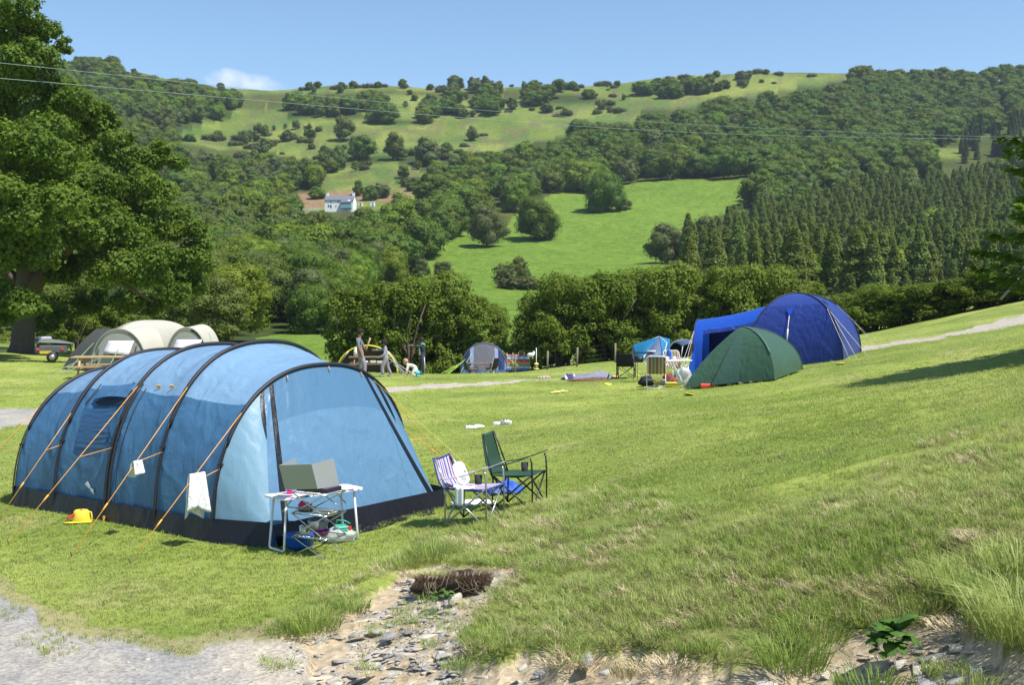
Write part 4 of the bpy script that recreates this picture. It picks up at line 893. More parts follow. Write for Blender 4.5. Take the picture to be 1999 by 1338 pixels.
def weed(a, b, n, l, lb):
    g_ = np.random.default_rng(int(a)); mb = MB()
    for i in range(n):
        an = i * 2.4; L_ = l * g_.uniform(.6, 1.1); e = g_.uniform(.15, .9); w = L_ * .3; st = l * g_.uniform(0, .9); c_, s_ = math.cos(an), math.sin(an)
        def fn(u, v, L_=L_, e=e, w=w, c_=c_, s_=s_, st=st):
            t = u; hw = w * math.sin(PI * min(.98, t * .9 + .08)) ** .8 * (v - .5) * 2; r = .02 + L_ * t * (1 - .2 * t); z_ = st + L_ * e * t - L_ * .55 * t * t - abs(v - .5) * .02 + .01; return (c_ * r - s_ * hw, s_ * r + c_ * hw, z_)
        mb.grid(fn, 5, 2)
    p = G(a, b); o = mb.build('broad_leaved_weed', DOCK); o.location = p; tag(o, lb, 'weed')
weed(1745, 1262, 34, .15, 'broad-leaved dock plant growing at the foot of the bank'); weed(852, 1172, 9, .07, 'small fresh green weed between the stones'); weed(872, 1166, 7, .06, 'little green weed under the turf clod'); weed(1720, 1275, 16, .10, 'smaller dock plant next to the larger one')

# ---------------------------------------------------------------- big blue tunnel tent
def wb(mb, name, mats, root, **k):
    o = mb.build(name, mats, root); o.location = Vector(root.location) * -1; return o
BLK = plain('black_webbing', (.014, .015, .020), .55, .3, 20); STEELD = plain('dark_pole', (.03, .032, .035), .35, .2, 10, metal=.3)
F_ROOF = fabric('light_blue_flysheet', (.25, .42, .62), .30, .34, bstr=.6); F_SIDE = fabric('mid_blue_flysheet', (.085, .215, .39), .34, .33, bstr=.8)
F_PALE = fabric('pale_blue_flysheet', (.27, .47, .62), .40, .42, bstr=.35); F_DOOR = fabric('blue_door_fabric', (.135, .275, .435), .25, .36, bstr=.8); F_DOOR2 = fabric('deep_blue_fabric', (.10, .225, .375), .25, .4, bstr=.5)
F_BLK = fabric('black_mud_skirt', (.008, .008, .012), .03, .38, (3, 7), .45); MESH = plain('grey_mesh', (.045, .043, .05), .8, .2, 60)
ORG = plain('orange_guy_cord', (.80, .38, .06), .6, .1, 30); YEL = plain('yellow_cord', (.75, .62, .08), .6, .1, 30); WHT = plain('white_plastic', (.80, .80, .79), .35, .04, 5)
ta3 = Vector((ta[0], ta[1], 0)); tb3 = Vector((tb[0], tb[1], 0)); H50 = Vector((H5[0], H5[1], 0)); TW = 3.3; NN = 2.33
TT = [0, 1.0, 1.95, 3.0, 3.9]; TH = [1.86, 2.12, 2.07, 1.97, 1.72]
def hoop(t, ph, k=1.0, sag=0.0):
    h = float(np.interp(t, TT, TH)); c, s = math.cos(ph), max(math.sin(ph), 0)
    x_ = -math.copysign(abs(c) ** (2 / NN), c); z_ = s ** (2 / NN)
    p = H50 + ta3 * t + tb3 * (TW / 2 * (1 + x_ * k * (1 - sag))) ; return Vector((p.x, p.y, h * z_ * k * (1 - sag)))
def tsag(t, a=.022):
    for i in range(4):
        if TT[i] <= t <= TT[i + 1]: f = (t - TT[i]) / (TT[i + 1] - TT[i]); return a * 4 * f * (1 - f)
    return 0
def phz(zf): return math.asin(min(1, zf) ** (NN / 2))
PS = phz(.785)
tent = thing('tunnel_tent', 'large blue four-hoop tunnel tent with orange guy lines and black mud skirt', 'tent', tuple(H50 + ta3 * 2 + tb3 * 1.65))
def tsurf(p0, p1, nu, nv, mat, nm, t0=0, t1=3.9):
    mb = MB(); mb.grid(lambda u, v: hoop(t0 + (t1 - t0) * u, p0 + (p1 - p0) * v, 1, tsag(t0 + (t1 - t0) * u)), nu, nv); return wb(mb, nm, mat, tent)
def pst(t): return phz(float(np.interp(t, [0, 1, 1.95, 3, 3.9], [1.47, 1.53, 1.56, 1.53, 1.42])) / float(np.interp(t, TT, TH)))
def fold(t, v): return .009 * (mnoise.noise(Vector((t * 4.5, v * 1.3 + t * 2, 3))) + .5 * mnoise.noise(Vector((t * 11 - v * 3, v * 2.5, 7))))
def tband(f0, f1, nv, mat, nm):
    mb = MB()
    def fn(u, v): t = 3.9 * u; a, b = f0(t), f1(t); ph = a + (b - a) * v; return hoop(t, ph, 1 + fold(t, ph), tsag(t))
    mb.grid(fn, 84, nv); return wb(mb, nm, mat, tent)
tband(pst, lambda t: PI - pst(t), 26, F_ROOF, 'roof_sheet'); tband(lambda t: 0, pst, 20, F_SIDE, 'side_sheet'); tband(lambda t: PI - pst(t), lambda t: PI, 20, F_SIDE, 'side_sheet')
C4 = H50 + ta3 * 4.25 + tb3 * .25; C4R = H50 + ta3 * 4.25 + tb3 * 3.05
mb = MB(); mb.grid(lambda u, v: hoop(3.9, PI * u).lerp(C4.lerp(C4R, u), v), 30, 8); wb(mb, 'rear_sheet', F_SIDE, tent)
for i, t in enumerate(TT):
    mb = MB(); mb.tube([hoop(t, PS * .62 + (PI - 2 * PS * .62) * j / 40, 1.008) for j in range(41)], .026, 6)
    for sgn in (0, 1):
        ps = [hoop(t, (PS * .66 * (j / 12)) if sgn == 0 else PI - PS * .66 * (j / 12), 1.0) - tb3 * (.035 if sgn == 0 else -.035) for j in range(13)]; mb.tube(ps, .011, 5)
        mb.tube([hoop(t, (PS * .66 * (j / 12)) if sgn == 0 else PI - PS * .66 * (j / 12), 1.004) for j in range(13)], .009, 4)
        for zf in (.05, .45): q_ = hoop(t, phz(zf) if sgn == 0 else PI - phz(zf)); mb.box(q_ - tb3 * (.02 if sgn == 0 else -.02), (.06, .045, .02))
    wb(mb, 'hoop_pole', STEELD if 0 else BLK, tent)
# porch
SL = .73; zz_ = lambda s: 1.86 * (max(0, 1 - abs((s - TW / 2) / (TW / 2)) ** NN)) ** (1 / NN)
def h5(s): p = H50 + tb3 * s; return Vector((p.x, p.y, zz_(s)))
C1 = H50 - ta3 * .70 + tb3 * .2; C2 = H50 - ta3 * .70 + tb3 * (TW - .2)
def bulge(u, v, a=.05): return -ta3 * (a * math.sin(PI * u) * math.sin(PI * v))
def porch(u, v): return h5(SL + (TW - 2 * SL) * u).lerp(C1.lerp(C2, u), v) + bulge(u, v)
mb = MB(); mb.grid(lambda u, v: porch(.07 + .86 * u, .27 + .73 * v), 30, 26); wb(mb, 'door_panel', F_DOOR, tent)
mb = MB(); mb.grid(lambda u, v: porch(.07 + .86 * u, .27 * v), 30, 8); wb(mb, 'door_top_panel', F_DOOR2, tent)
for a, b in ((0, .07), (.93, 1.0)): mb = MB(); mb.grid(lambda u, v: porch(a + (b - a) * u, v), 3, 20); wb(mb, 'front_edge_panel', F_DOOR, tent)
def phs(s): return math.acos(max(-1, min(1, (1 - abs(1) * 0) * ((TW / 2 - s) / (TW / 2)) ** 1)))  # unused helper for arcs
def wing(side, u, v):
    s = SL * (1 - (1 - u) ** 2.2) if True else 0
    A_ = h5(s if side == 0 else TW - s); B_ = (C1 if side == 0 else C2).lerp(h5(SL if side == 0 else TW - SL), u); return A_.lerp(B_, v) + (-tb3 if side == 0 else tb3) * (.03 * math.sin(PI * v) * math.sin(PI * u))
for side, mt in ((0, F_PALE), (1, F_DOOR)):
    mb = MB(); mb.grid(lambda u, v: wing(side, .72 * u, v), 22, 10); wb(mb, 'porch_side', mt, tent)
    mb = MB(); mb.grid(lambda u, v: wing(side, .72 + .28 * u, v), 8, 8); wb(mb, 'side_vent', MESH, tent)
    mb = MB(); mb.grid(lambda u, v: (wing(side, .66 + .16 * u, .05 + .95 * v) - ta3 * .012), 5, 5); wb(mb, 'vent_flap', F_BLK, tent)
for u0, u1, w in ((.04, .10, .05), (.90, .965, .05)):
    mb = MB(); mb.grid(lambda u, v: porch(u0 + (u1 - u0) * v * 0 + w * .6 * u + (u1 - u0) * v * (1 if u0 > .5 else .4), v) - ta3 * .012, 2, 24); wb(mb, 'door_zip', F_BLK, tent)
# mud skirt: wraps the foot of the whole tent, a hair outside the fabric
def skirt(path, flare, nm='mud_skirt', h=.22):
    mb = MB(); n = len(path)
    def fn(u, v):
        k = u * (n - 1); i = min(int(k), n - 2); p = path[i][0].lerp(path[i + 1][0], k - i); o_ = path[i][1].lerp(path[i + 1][1], k - i)
        wav = math.sin(u * 60) * .012 * (1 - v); return Vector((p.x, p.y, 0)) + o_ * (flare * (1 - v) + .016 + wav) + Vector((0, 0, .008 + h * v)) 
    mb.grid(fn, (n - 1) * 8, 4); wb(mb, nm, F_BLK, tent)
skirt([(C4, -tb3), (H50 + ta3 * 3.9, -tb3), (H50 + ta3 * 3.0, -tb3), (H50 + ta3 * 1.95, -tb3), (H50 + ta3 * 1.0, -tb3), (H50, -tb3)], .05, h=.235)
skirt([(H50, -tb3), (H50 + (C1 - H50) * .5, (-tb3 - ta3) * .8), (C1 + ta3 * .02, -ta3 * .6 - tb3 * .6)], .07, h=.25)
skirt([(C1, -ta3), (C1.lerp(C2, .3), -ta3), (C1.lerp(C2, .7), -ta3), (C2, -ta3)], .09, h=.22)
skirt([(C2, -ta3 * .6 + tb3 * .6), (H50 + tb3 * TW, tb3)], .07, h=.25)
skirt([(H50 + tb3 * TW, tb3), (H50 + tb3 * TW + ta3 * 2, tb3), (H50 + tb3 * TW + ta3 * 3.9, tb3), (C4R, tb3)], .05)
mb = MB(); mb.grid(lambda u, v: C1.lerp(C2, .28 + .66 * u) - ta3 * (.02 + v * (.30 + .04 * math.sin(u * 9))) + Vector((0, 0, .02 + .012 * math.sin(u * 23 + v * 3))), 20, 4); wb(mb, 'groundsheet_flap', F_BLK, tent)
# window with drawn curtain, side door seams, small maker's patch
def onsd(t, zf, k=1.012): return hoop(t, phz(zf), k, tsag(t))
CUR = fabric('curtain_blue', (.04, .115, .24), .2, .4, (3, 6), .3)
mb = MB(); mb.grid(lambda u, v: onsd(2.12 + .62 * u + .05 * v, .41 + .24 * v, 1.012 + .0035 * math.sin(v * 47 + 3 * mnoise.noise(Vector((u * 3, v * 6, 1)))) * (.4 + mnoise.noise(Vector((u * 2, v * 9, 5))))), 14, 60); wb(mb, 'window', CUR, tent)
mb = MB(); mb.grid(lambda u, v: onsd(2.06 + .62 * u, .67 + .055 * v * math.sin(PI * (.12 + .76 * u)), 1.016), 12, 3); wb(mb, 'vent_mouth', plain('dark_mesh', (.012, .02, .05), .8), tent)
mb = MB(); mb.grid(lambda u, v: onsd(2.02 + .72 * u, .70 + .085 * v, 1.02 + .03 * math.sin(PI * u) * (1 - v)), 12, 4); wb(mb, 'vent_hood', F_SIDE, tent)
mb = MB()
for a, b in (((2.78, .79), (2.80, .66)), ((2.1, .79), (2.02, .64))): mb.tube([onsd(a[0], a[1], 1.02), onsd(b[0], b[1], 1.03)], .008, 4)
mb.tube([onsd(1.90, z_, 1.012) for z_ in np.linspace(.02, .78, 14)], .020, 5); mb.tube([onsd(1.80 - 0 * z_, .02 + .74 * z_, 1.01) for z_ in np.linspace(0, 1, 12)], .006, 4)
wb(mb, 'side_door_zip', BLK, tent)
mb = MB(); mb.poly([onsd(2.43, .20, 1.012), onsd(2.33, .175, 1.012), onsd(2.31, .19, 1.012), onsd(2.38, .22, 1.012)], -tb3 * .002); mb.poly([onsd(2.30, .165, 1.012), onsd(2.22, .145, 1.012), onsd(2.24, .175, 1.012), onsd(2.32, .185, 1.012)], -tb3 * .002); wb(mb, 'logo_patch', WHT, tent)
mb = MB()
for t, zf in ((1.6, .775), (1.35, .775)): mb.box(onsd(t, zf, 1.015), (.05, .015, .03), rx=.3)
for u_ in (.18, .55, .86): mb.tube([porch(u_, .0) + Vector((0, 0, -.01)) - ta3 * .03, porch(u_, .035) - ta3 * .03], .006, 4)
mb.box(onsd(1.92, .02, 1.03), (.03, .03, .07)); wb(mb, 'toggle', ORG, tent)
PEG = []
def guy(top, low, peg, f=.5, r=.0048, mat=ORG, root=tent):
    top, peg = Vector(top), Vector(peg); j = top.lerp(peg, f); mb = MB(); mb.tube([top, j, peg], r, 4)
    if low is not None: mb.tube([Vector(low), j], r, 4)
    k = j.lerp(peg, .45); d = (peg - top).normalized(); mb.tube([k, k + d * .10], r * 2.2, 4); wb(mb, 'guy_line', mat, root)
    mb = MB(); mb.tube([peg + Vector((0, 0, .05)), peg + Vector((0, 0, -.1)) + d * -.03], .006, 5); wb(mb, 'peg', STEELD, root); return j
gl = []
for t, pg, f in ((3.9, G(-110, 985), .5), (3.0, G(-8, 1022), .5), (1.95, G(15, 1064), .5), (1.0, G(138, 1088), .5), (0.0, G(252, 1101), .55)):
    gl.append((hoop(t, phz(.80), 1.01), Vector(pg), guy(hoop(t, phz(.80), 1.01), hoop(t, phz(.42), 1.01), pg, f)))
for t, pg in ((0.0, G(905, 938)), (1.0, Vector((-.7, 17.2, 0))), (1.95, Vector((-1.6, 18, 0)))): guy(hoop(t, PI - phz(.78), 1.01), hoop(t, PI - phz(.42), 1.01), pg, .5)
guy(h5(SL) , C1.lerp(h5(SL), .4), G(640, 1030), .5); guy(h5(TW - SL), None, G(1010, 1000) , .5, .003, YEL)
def hang(name, label, pos, along, w, h, mat, g_seed, cat='towel'):
    """a folded cloth over a line"""
    al = Vector((along[0], along[1], 0)).normalized(); nrm = Vector((-al.y, al.x, 0)).normalized(); o_ = thing(name, label, cat, tuple(pos)) if 0 else None; mb = MB(); rs = np.random.default_rng(g_seed); ph = rs.uniform(0, 6, 3)
    def fn(u, v):
        side = -1 if v < .5 else 1; dn = abs(v - .5) * 2; k = (.72 + .28 * dn); uu = (u - .5) * w * k
        return Vector((0, 0, 0)) + al * uu + nrm * (side * (.012 + .05 * dn * .5) + .025 * dn * math.sin(u * 9 + ph[0] + side)) + Vector((0, 0, -h * dn * (.85 if side > 0 else 1) * (1 + .10 * math.sin(u * 5 + ph[1]))))
    mb.grid(fn, 16, 24, thick=.004); o = mb.build(name, mat); o.location = pos; return tag(o, label, cat)
TOW = fabric('white_towelling', (.80, .80, .80), .15, .9, (6, 20), .7, .1)
t0_, p0_, j0_ = gl[4]; hang('towel', 'white towel draped over the front orange guy line', t0_.lerp(p0_, .47), p0_ - t0_, .30, .47, TOW, 3)
t0_, p0_, j0_ = gl[3]; hang('face_cloth', 'small white cloth pegged on the second orange guy line', t0_.lerp(p0_, .49), p0_ - t0_, .18, .17, TOW, 5, 'cloth')
# ---------------------------------------------------------------- materials for the camp things
CHROME = plain('chrome_wire', (.62, .62, .62), .22, .05, 10, metal=1.0); ALU = plain('brushed_grey_metal', (.36, .375, .38), .45, .06, 3, metal=.3); GREYM = plain('grey_tube', (.42, .42, .42), .35, .1, 10, metal=.7)
WTUBE = plain('white_painted_tube', (.78, .78, .77), .35, .05, 10); BTUBE = plain('black_painted_tube', (.02, .02, .022), .4, .2, 10); WOODP = plain('picnic_pine', (.46, .32, .17), .75, .25, 7, bump=.4); WOODD = plain('weathered_wood', (.22, .14, .08), .8, .3, 6, bump=.4)
def stripes(name, cols, scale, axis=1, rough=.8, trans=.12, wob=0.0):
    """woven stripes across one object axis"""
    m, o = newmat(name); t = nd(m, 'ShaderNodeTexCoord').outputs['Object']; s = nd(m, 'ShaderNodeSeparateXYZ')
    if wob:
        n = ntex(m, 3.5, 3, .5, t); a = nd(m, 'ShaderNodeVectorMath', operation='MULTIPLY_ADD'); lk(m, n.outputs['Color'], a.inputs[0]); a.inputs[1].default_value = (wob,) * 3; lk(m, t, a.inputs[2]); t = a.outputs[0]
    lk(m, t, s.inputs[0]); f = nd(m, 'ShaderNodeMath', operation='MULTIPLY'); lk(m, s.outputs[axis], f.inputs[0]); f.inputs[1].default_value = scale
    fr_ = nd(m, 'ShaderNodeMath', operation='FRACT'); lk(m, f.outputs[0], fr_.inputs[0]); r = nd(m, 'ShaderNodeValToRGB'); r.color_ramp.interpolation = 'CONSTANT'; e = r.color_ramp.elements
    n_ = len(cols); e[0].position = 0; e[0].color = c4(cols[0]); e[1].position = 1 / n_; e[1].color = c4(cols[1])
    for i in range(2, n_): q_ = e.new(i / n_); q_.color = c4(cols[i])
    lk(m, fr_.outputs[0], r.inputs[0]); p = nd(m, 'ShaderNodeBsdfPrincipled'); p.inputs['Roughness'].default_value = rough; lk(m, r.outputs[0], p.inputs['Base Color'])
    tr = nd(m, 'ShaderNodeBsdfTranslucent'); lk(m, r.outputs[0], tr.inputs[0]); mx = nd(m, 'ShaderNodeMixShader'); mx.inputs[0].default_value = trans; lk(m, p.outputs[0], mx.inputs[1]); lk(m, tr.outputs[0], mx.inputs[2]); lk(m, mx.outputs[0], o.inputs[0]); return m
# ---------------------------------------------------------------- quad camping chairs
def quad_chair(label, loc, rz, fab, tube, top=.88, w=.27, arm_fab=None, trim=None, narrow=1.0, group=None, seat=.43):
    r = thing('camping_chair', label, 'chair', loc, rz, group); f, b = .27, -.25; sz = seat; slo = .50; tr_ = .011; arm_fab = arm_fab or fab
    def leg(*paths):
        mb = MB(); [mb.tube(p, tr_, 6) for p in paths]; mb.build('leg', tube, r)
    FL, FR, BL, BR = (f, w, 0), (f, -w, 0), (b, w, 0), (b, -w, 0); tFL, tFR, tBL, tBR = (f - .02, w, sz), (f - .02, -w, sz), (b + .02, w, sz - .03), (b + .02, -w, sz - .03)
    leg([FL, tFR]); leg([FR, tFL]); leg([BL, tBR]); leg([BR, tBL]); leg([FL, tBL]); leg([FR, tBR]); leg([BL, tFL]); leg([BR, tFR])
    for s in (w, -w):
        leg([(f, s, 0), (f, s, sz), (f - .01, s, .60), (f - .03, s, .64)]); leg([(b, s, 0), (b + .01, s, sz - .06), (b - .05, s * .97, .56), (b - .15, s * .82 * narrow, top)])
        mb = MB(); mb.grid(lambda u, v: (b - .06 + (f - b + .07) * u, s + (v - .5) * .055, slo + (.66 - slo + .02) * u - .05 * math.sin(PI * u) * .5 + .004 * math.sin(20 * v)), 12, 2, thick=.008); mb.build('armrest', arm_fab if s > 0 or arm_fab is fab else tube, r)
    mb = MB(); mb.grid(lambda u, v: (b + .01 + (f - b) * u, (v - .5) * 2 * w * (.98), sz - .03 + .03 * u - .055 * math.sin(PI * u) * math.sin(PI * v) ** .7 + .01 * math.sin(v * PI) * u), 14, 14, thick=.006); mb.build('seat', fab, r)
    def bk(u, v):
        ww = w * (1 - (1 - .86 * narrow) * u ** 1.5); y = (v - .5) * 2 * ww; x = b - .0 - .05 * min(1, u * 3) - .12 * u - .07 * math.sin(PI * v) * (1 - .45 * u); z = sz - .05 + (top - sz + .06) * u - .03 * math.sin(PI * v) * u ** 4; return (x, y, z)
    mb = MB(); mb.grid(bk, 16, 12, thick=.006); bo = mb.build('backrest', fab, r)
    if trim is not None:
        mb = MB(); mb.tube([bk(1, v / 10) for v in range(11)], .010, 5); mb.tube([bk(u / 10, 0) for u in range(11)], .008, 5); mb.tube([bk(u / 10, 1) for u in range(11)], .008, 5); mb.tube([(f + .01, (v / 10 - .5) * 2 * w, sz + .0) for v in range(11)], .013, 5)
        mb.tube([(b + (f - b) * u / 10, -w, sz - .02) for u in range(11)], .012, 5); mb.build('edge_trim', trim, bo)
    mb = MB(); mb.lathe([(.035, 0), (.042, .10), (.045, .10), (.038, -.002)], (f - .10, -w + .005, .49), 12); mb.build('cup_holder', plain('dark_net', (.03, .03, .035), .9, .2, 60), r)
    return r
STRP = stripes('purple_stripe_cloth', [(.62, .58, .62), (.055, .06, .30), (.62, .58, .62), (.35, .14, .30), (.60, .58, .62), (.06, .07, .32), (.40, .38, .50)], 7.5, 1, wob=.018)
NAVY = plain('navy_trim', (.025, .04, .22), .6, .1, 20); GRNF = fabric('dark_green_canvas', (.030, .075, .048), .10, .6, (3, 20), .3, .25, creases=False); BLKF = fabric('black_canvas', (.018, .018, .026), .05, .6, (3, 20), .5, .25)
p = G(925, 1021); ch1 = quad_chair('purple and white striped camping chair in front of the big blue tent', tuple(p), math.radians(-24), STRP, GREYM, .73, .24, STRP, NAVY)
p = G(1013, 990); ch2 = quad_chair('dark green high-backed camping chair beside the striped one', tuple(p), math.radians(-21), GRNF, BTUBE, .90, .26, GRNF, None, .82)
p = Vector((CX, 0, 0)); q_ = G(1222, 739); ch3 = quad_chair('black camping chair standing alone on the lawn near the hedge', tuple(q_), math.radians(78), BLKF, BTUBE, .80, .27)
# white sun hat and cloth on the striped chair
L1 = Matrix.Translation(ch1.location) @ Matrix.Rotation(ch1.rotation_euler.z, 4, 'Z'); CH_ = plain('white_cotton', (.84, .84, .83), .85, .03, 12, bump=.2)
mb = MB(); mb.grid(lambda u, v: ((.02 + .12 * v) * math.cos(2 * PI * u), (.02 + .12 * v) * math.sin(2 * PI * u) * .9, .06 * (1 - min(1, v * 1.7)) ** .5 + .012 * math.sin(2 * PI * u * 3) * v), 24, 8, thick=.004); o = mb.build('sun_hat', CH_); o.matrix_world = L1 @ Matrix.Translation((-.15, -.02, .56)) @ Matrix.Rotation(1.15, 4, 'Y') @ Matrix.Rotation(.2, 4, 'X'); tag(o, 'white sun hat leaning against the backrest of the striped chair', 'hat')
mb = MB(); mb.grid(lambda u, v: (-.18 + .26 * u, -.12 - .06 * v + .02 * math.sin(u * 8), .415 + .025 * math.sin(u * 7 + 1) * math.sin(PI * v) + .02 * (1 - v)), 12, 6, thick=.01); mb.grid(lambda u, v: (-.10 + .10 * v, -.265 - .01 * math.sin(v * 9), .44 - .20 * u), 8, 4, thick=.008)
o = mb.build('folded_cloth', CH_); o.matrix_world = L1; tag(o, 'white cloth lying on the striped chair seat and hanging over its side', 'cloth')
def sheet_lump(name, label, cat, p, w, l, h, mat, seed, rz=0, amp=.5, thick=.004, n=18):
    rs = np.random.default_rng(seed); a = rs.uniform(0, 6, 6)
    def fn(u, v):
        x, y = (u - .5), (v - .5); rr_ = max(0, 1 - (2 * x) ** 2) * max(0, 1 - (2 * y) ** 2)
        k = .75 + .3 * math.sin(u * 5 + a[0]) * math.sin(v * 4 + a[1]); f = 1 + .12 * math.sin(v * 6 + a[2]); return (x * l * f, y * w * (1 + .12 * math.sin(u * 7 + a[3])), .008 + h * rr_ ** .6 * k * (1 + amp * math.sin(u * 14 + a[4]) * math.sin(v * 9 + a[5]) * .5))
    mb = MB(); mb.grid(fn, n, n, thick=thick); o = mb.build(name, mat); o.location = (p[0], p[1], p[2] + .005); o.rotation_euler.z = rz; return tag(o, label, cat)
p = G(990, 968); sheet_lump('blue_jacket', 'crumpled bright blue jacket lying under the green chair', 'jacket', (p.x - .03, p.y + .25, p.z), .38, .5, .15, fabric('bright_blue_cloth', (.03, .11, .55), .1, .6, (6, 20), .5), 2)
p = G(922, 985); sheet_lump('paper_sheet', 'crumpled white paper on the grass behind the striped chair', 'paper', p, .3, .55, .05, CH_, 4, .4)
p = G(940, 992); r = thing('tent_mallet', 'small mallet with orange handle on the grass under the striped chair', 'mallet', tuple(p + Vector((0, .12, .03))), -.8); mb = MB(); mb.tube([(0, 0, 0), (.22, 0, 0)], .013, 6); mb.build('handle', ORG, r); mb = MB(); mb.box((.24, 0, 0), (.06, .11, .06), bev=.012); mb.build('head', BLK, r)
# trainers on the lawn
TRN = plain('white_trainer', (.80, .80, .80), .5, .05, 20); TRK = plain('trainer_accent', (.10, .11, .14), .5, .1, 20)
def shoe(p, rz, lb, roll=0):
    r = thing('trainer_shoe', lb, 'shoe', (p[0], p[1], p[2] + (.04 if roll else 0)), rz); mb = MB()
    def fn(u, v):
        x = -.13 + .26 * u; w_ = .046 * (1 - .25 * math.cos(u * 6.2)) * (math.sin(PI * min(.985, u * .96 + .025)) ** .35); h = .085 - .05 * u ** 1.2 + .02 * math.exp(-((u - .05) / .1) ** 2); a = PI * v; return (x, w_ * math.cos(a), .022 + h * math.sin(a) ** .8 * (math.sin(PI * min(.98, u * .97 + .02)) ** .3))
    mb.grid(fn, 18, 12); mb.build('upper', TRN, r); mb = MB(); mb.grid(lambda u, v: (-.132 + .266 * u, (v - .5) * .10 * (math.sin(PI * min(.99, u * .96 + .02)) ** .4), .0), 14, 2, thick=-.024); mb.grid(lambda u, v: (-.132 + .266 * u, (v - .5) * .10 * (math.sin(PI * min(.99, u * .96 + .02)) ** .4), .024), 14, 2); mb.build('sole', TRN, r)
    mb = MB(); mb.blob((-.07, 0, .098), (.035, .024, .012), 10, 6); mb.box((.0, 0, .082), (.05, .05, .006), ry=.3); [mb.box((.02 + i * .025, -.047, .045), (.012, .006, .03), ry=.5) for i in range(2)]; mb.build('laces', TRK, r); r.rotation_euler.x = roll; r.scale = (.86,) * 3
for a, b, rz, lb, rl in ((920, 838, .25, 'white trainer lying toe to the side, outer one of the near pair', 0), (936, 836, .5, 'white trainer of the near pair, half behind its mate', 0), (974, 831, .1, 'white trainer of the far pair, the one nearer the tent', 0), (988, 830, .35, 'white trainer of the far pair, the one nearer the green chair', .5)): shoe(G(a, b), rz, lb, rl)
# yellow toys and scraps
YP = plain('yellow_plastic', (.78, .62, .05), .4, .06, 6); YP2 = plain('pale_yellow_plastic', (.82, .74, .22), .45, .05, 6); RP = plain('red_plastic', (.70, .06, .03), .4, .06, 6)
def flipflop(p, rz, lb, mat=YP2, s=1.0, name='flip_flop', cat='flip-flop'):
    r = thing(name, lb, cat, tuple(p), rz); mb = MB(); mb.grid(lambda u, v: ((-.13 + .26 * u) * s, (v - .5) * .10 * s * (math.sin(PI * min(.99, u * .9 + .06)) ** .4), .03), 12, 2, thick=.018); mb.build('sole', mat, r)
    mb = MB(); mb.tube([(.06 * s, 0, .05), (.02 * s, .02 * s, .08), (-.03 * s, .045 * s, .05)], .007, 5); mb.tube([(.06 * s, 0, .05), (.02 * s, -.02 * s, .08), (-.03 * s, -.045 * s, .05)], .007, 5); mb.build('strap', mat, r)
flipflop(G(1083, 769), .6, 'yellow flip-flop on the open lawn, nearer of the pair', YP2, 1.3); flipflop(G(1097, 767), .3, 'yellow flip-flop on the open lawn, farther of the pair', YP2, 1.3)
for i, (a, b, lb) in enumerate(((1187, 752, 'small yellow plastic disc on the lawn before the black chair'), (1244, 734, 'tiny yellow peg bag beside the black chair leg'), (1345, 773, 'yellow plastic toy frisbee in front of the green tent'), (1640, 713, 'yellow scrap by the skirt of the blue dome tent'), (1944, 698, 'yellow scrap in the grass near the tree shadow'))):
    p = G(a, b); mb = MB(); s = (.10, .08, .14, .10, .12)[i]; mb.lathe([(0, .018), (s * .8, .02), (s, .008), (s * .97, .0), (s * .75, .008), (0, .008)], (0, 0, .02), 14, 1.2, .9); o = mb.build('plastic_disc', YP); o.location = p; o.rotation_euler = (.25, .1, i); tag(o, lb, 'toy')
p = G(150, 1022); r = thing('toy_watering_can', 'yellow and red toy watering can lying beside the big tent skirt', 'toy', tuple(p), .25)
mb = MB(); mb.lathe([(.0, 0), (.085, 0), (.09, .02), (.075, .14), (.06, .155), (.055, .14), (0, .13)], (.05, 0, 0), 18, 1.15, .9); mb.grid(lambda u, v: (-.13 + .30 * u, (v - .5) * .17, .012), 4, 4, thick=.012); mb.build('body', YP, r)
mb = MB(); mb.grid(lambda u, v: (-.10 + .16 * u, (v - .5) * (.07 + .04 * u), .05 + .085 * u + .01 * math.sin(PI * v)), 8, 5, thick=.02); mb.build('spout', RP, r); mb = MB(); mb.tube([(.11, 0, .14), (.16, 0, .12), (.17, 0, .06), (.14, 0, .02)], .010, 6); mb.build('handle', YP, r)

# ---------------------------------------------------------------- cooking table, stove stand and what is on them
e1 = Vector((.73, .68, 0)).normalized(); e2 = Vector((.68, -.73, 0)).normalized(); TZ = .56; A0 = Vector((-2.56, 12.17, 0)); zt = 0
tabl = thing('folding_table', 'white-topped folding camp table with white legs by the blue tent door', 'table', tuple(A0 + e1 * .54 + e2 * .19))
def TB(u, v, z=0): return A0 + e1 * u + e2 * v + Vector((0, 0, z))
def tl(p): return Vector(p) - Vector(tabl.location)
PR = newmat('printed_white_top'); m_, o_ = PR; p_ = nd(m_, 'ShaderNodeBsdfPrincipled'); p_.inputs['Roughness'].default_value = .35; n_ = ntex(m_, 5, 3, .5, coords(m_), 1.5); n2_ = ntex(m_, 9, 2, .5, coords(m_))
lk(m_, mixrgb(m_, ramp(m_, n_.outputs[0], .60, .63), mixrgb(m_, ramp(m_, n2_.outputs[0], .62, .66), (.80, .80, .78), (.78, .66, .16)), (.26, .12, .45)), p_.inputs['Base Color']); lk(m_, p_.outputs[0], o_.inputs[0])
mb = MB(); c = [(-.07, -.03), (.93, -.03), (.96, .0), (.96, .30), (.93, .33), (-.07, .33), (-.10, .30), (-.10, .0)]; mb.poly([tl(TB(u, v, TZ)) for u, v in c], (0, 0, .022)); mb.build('table_top', m_, tabl)
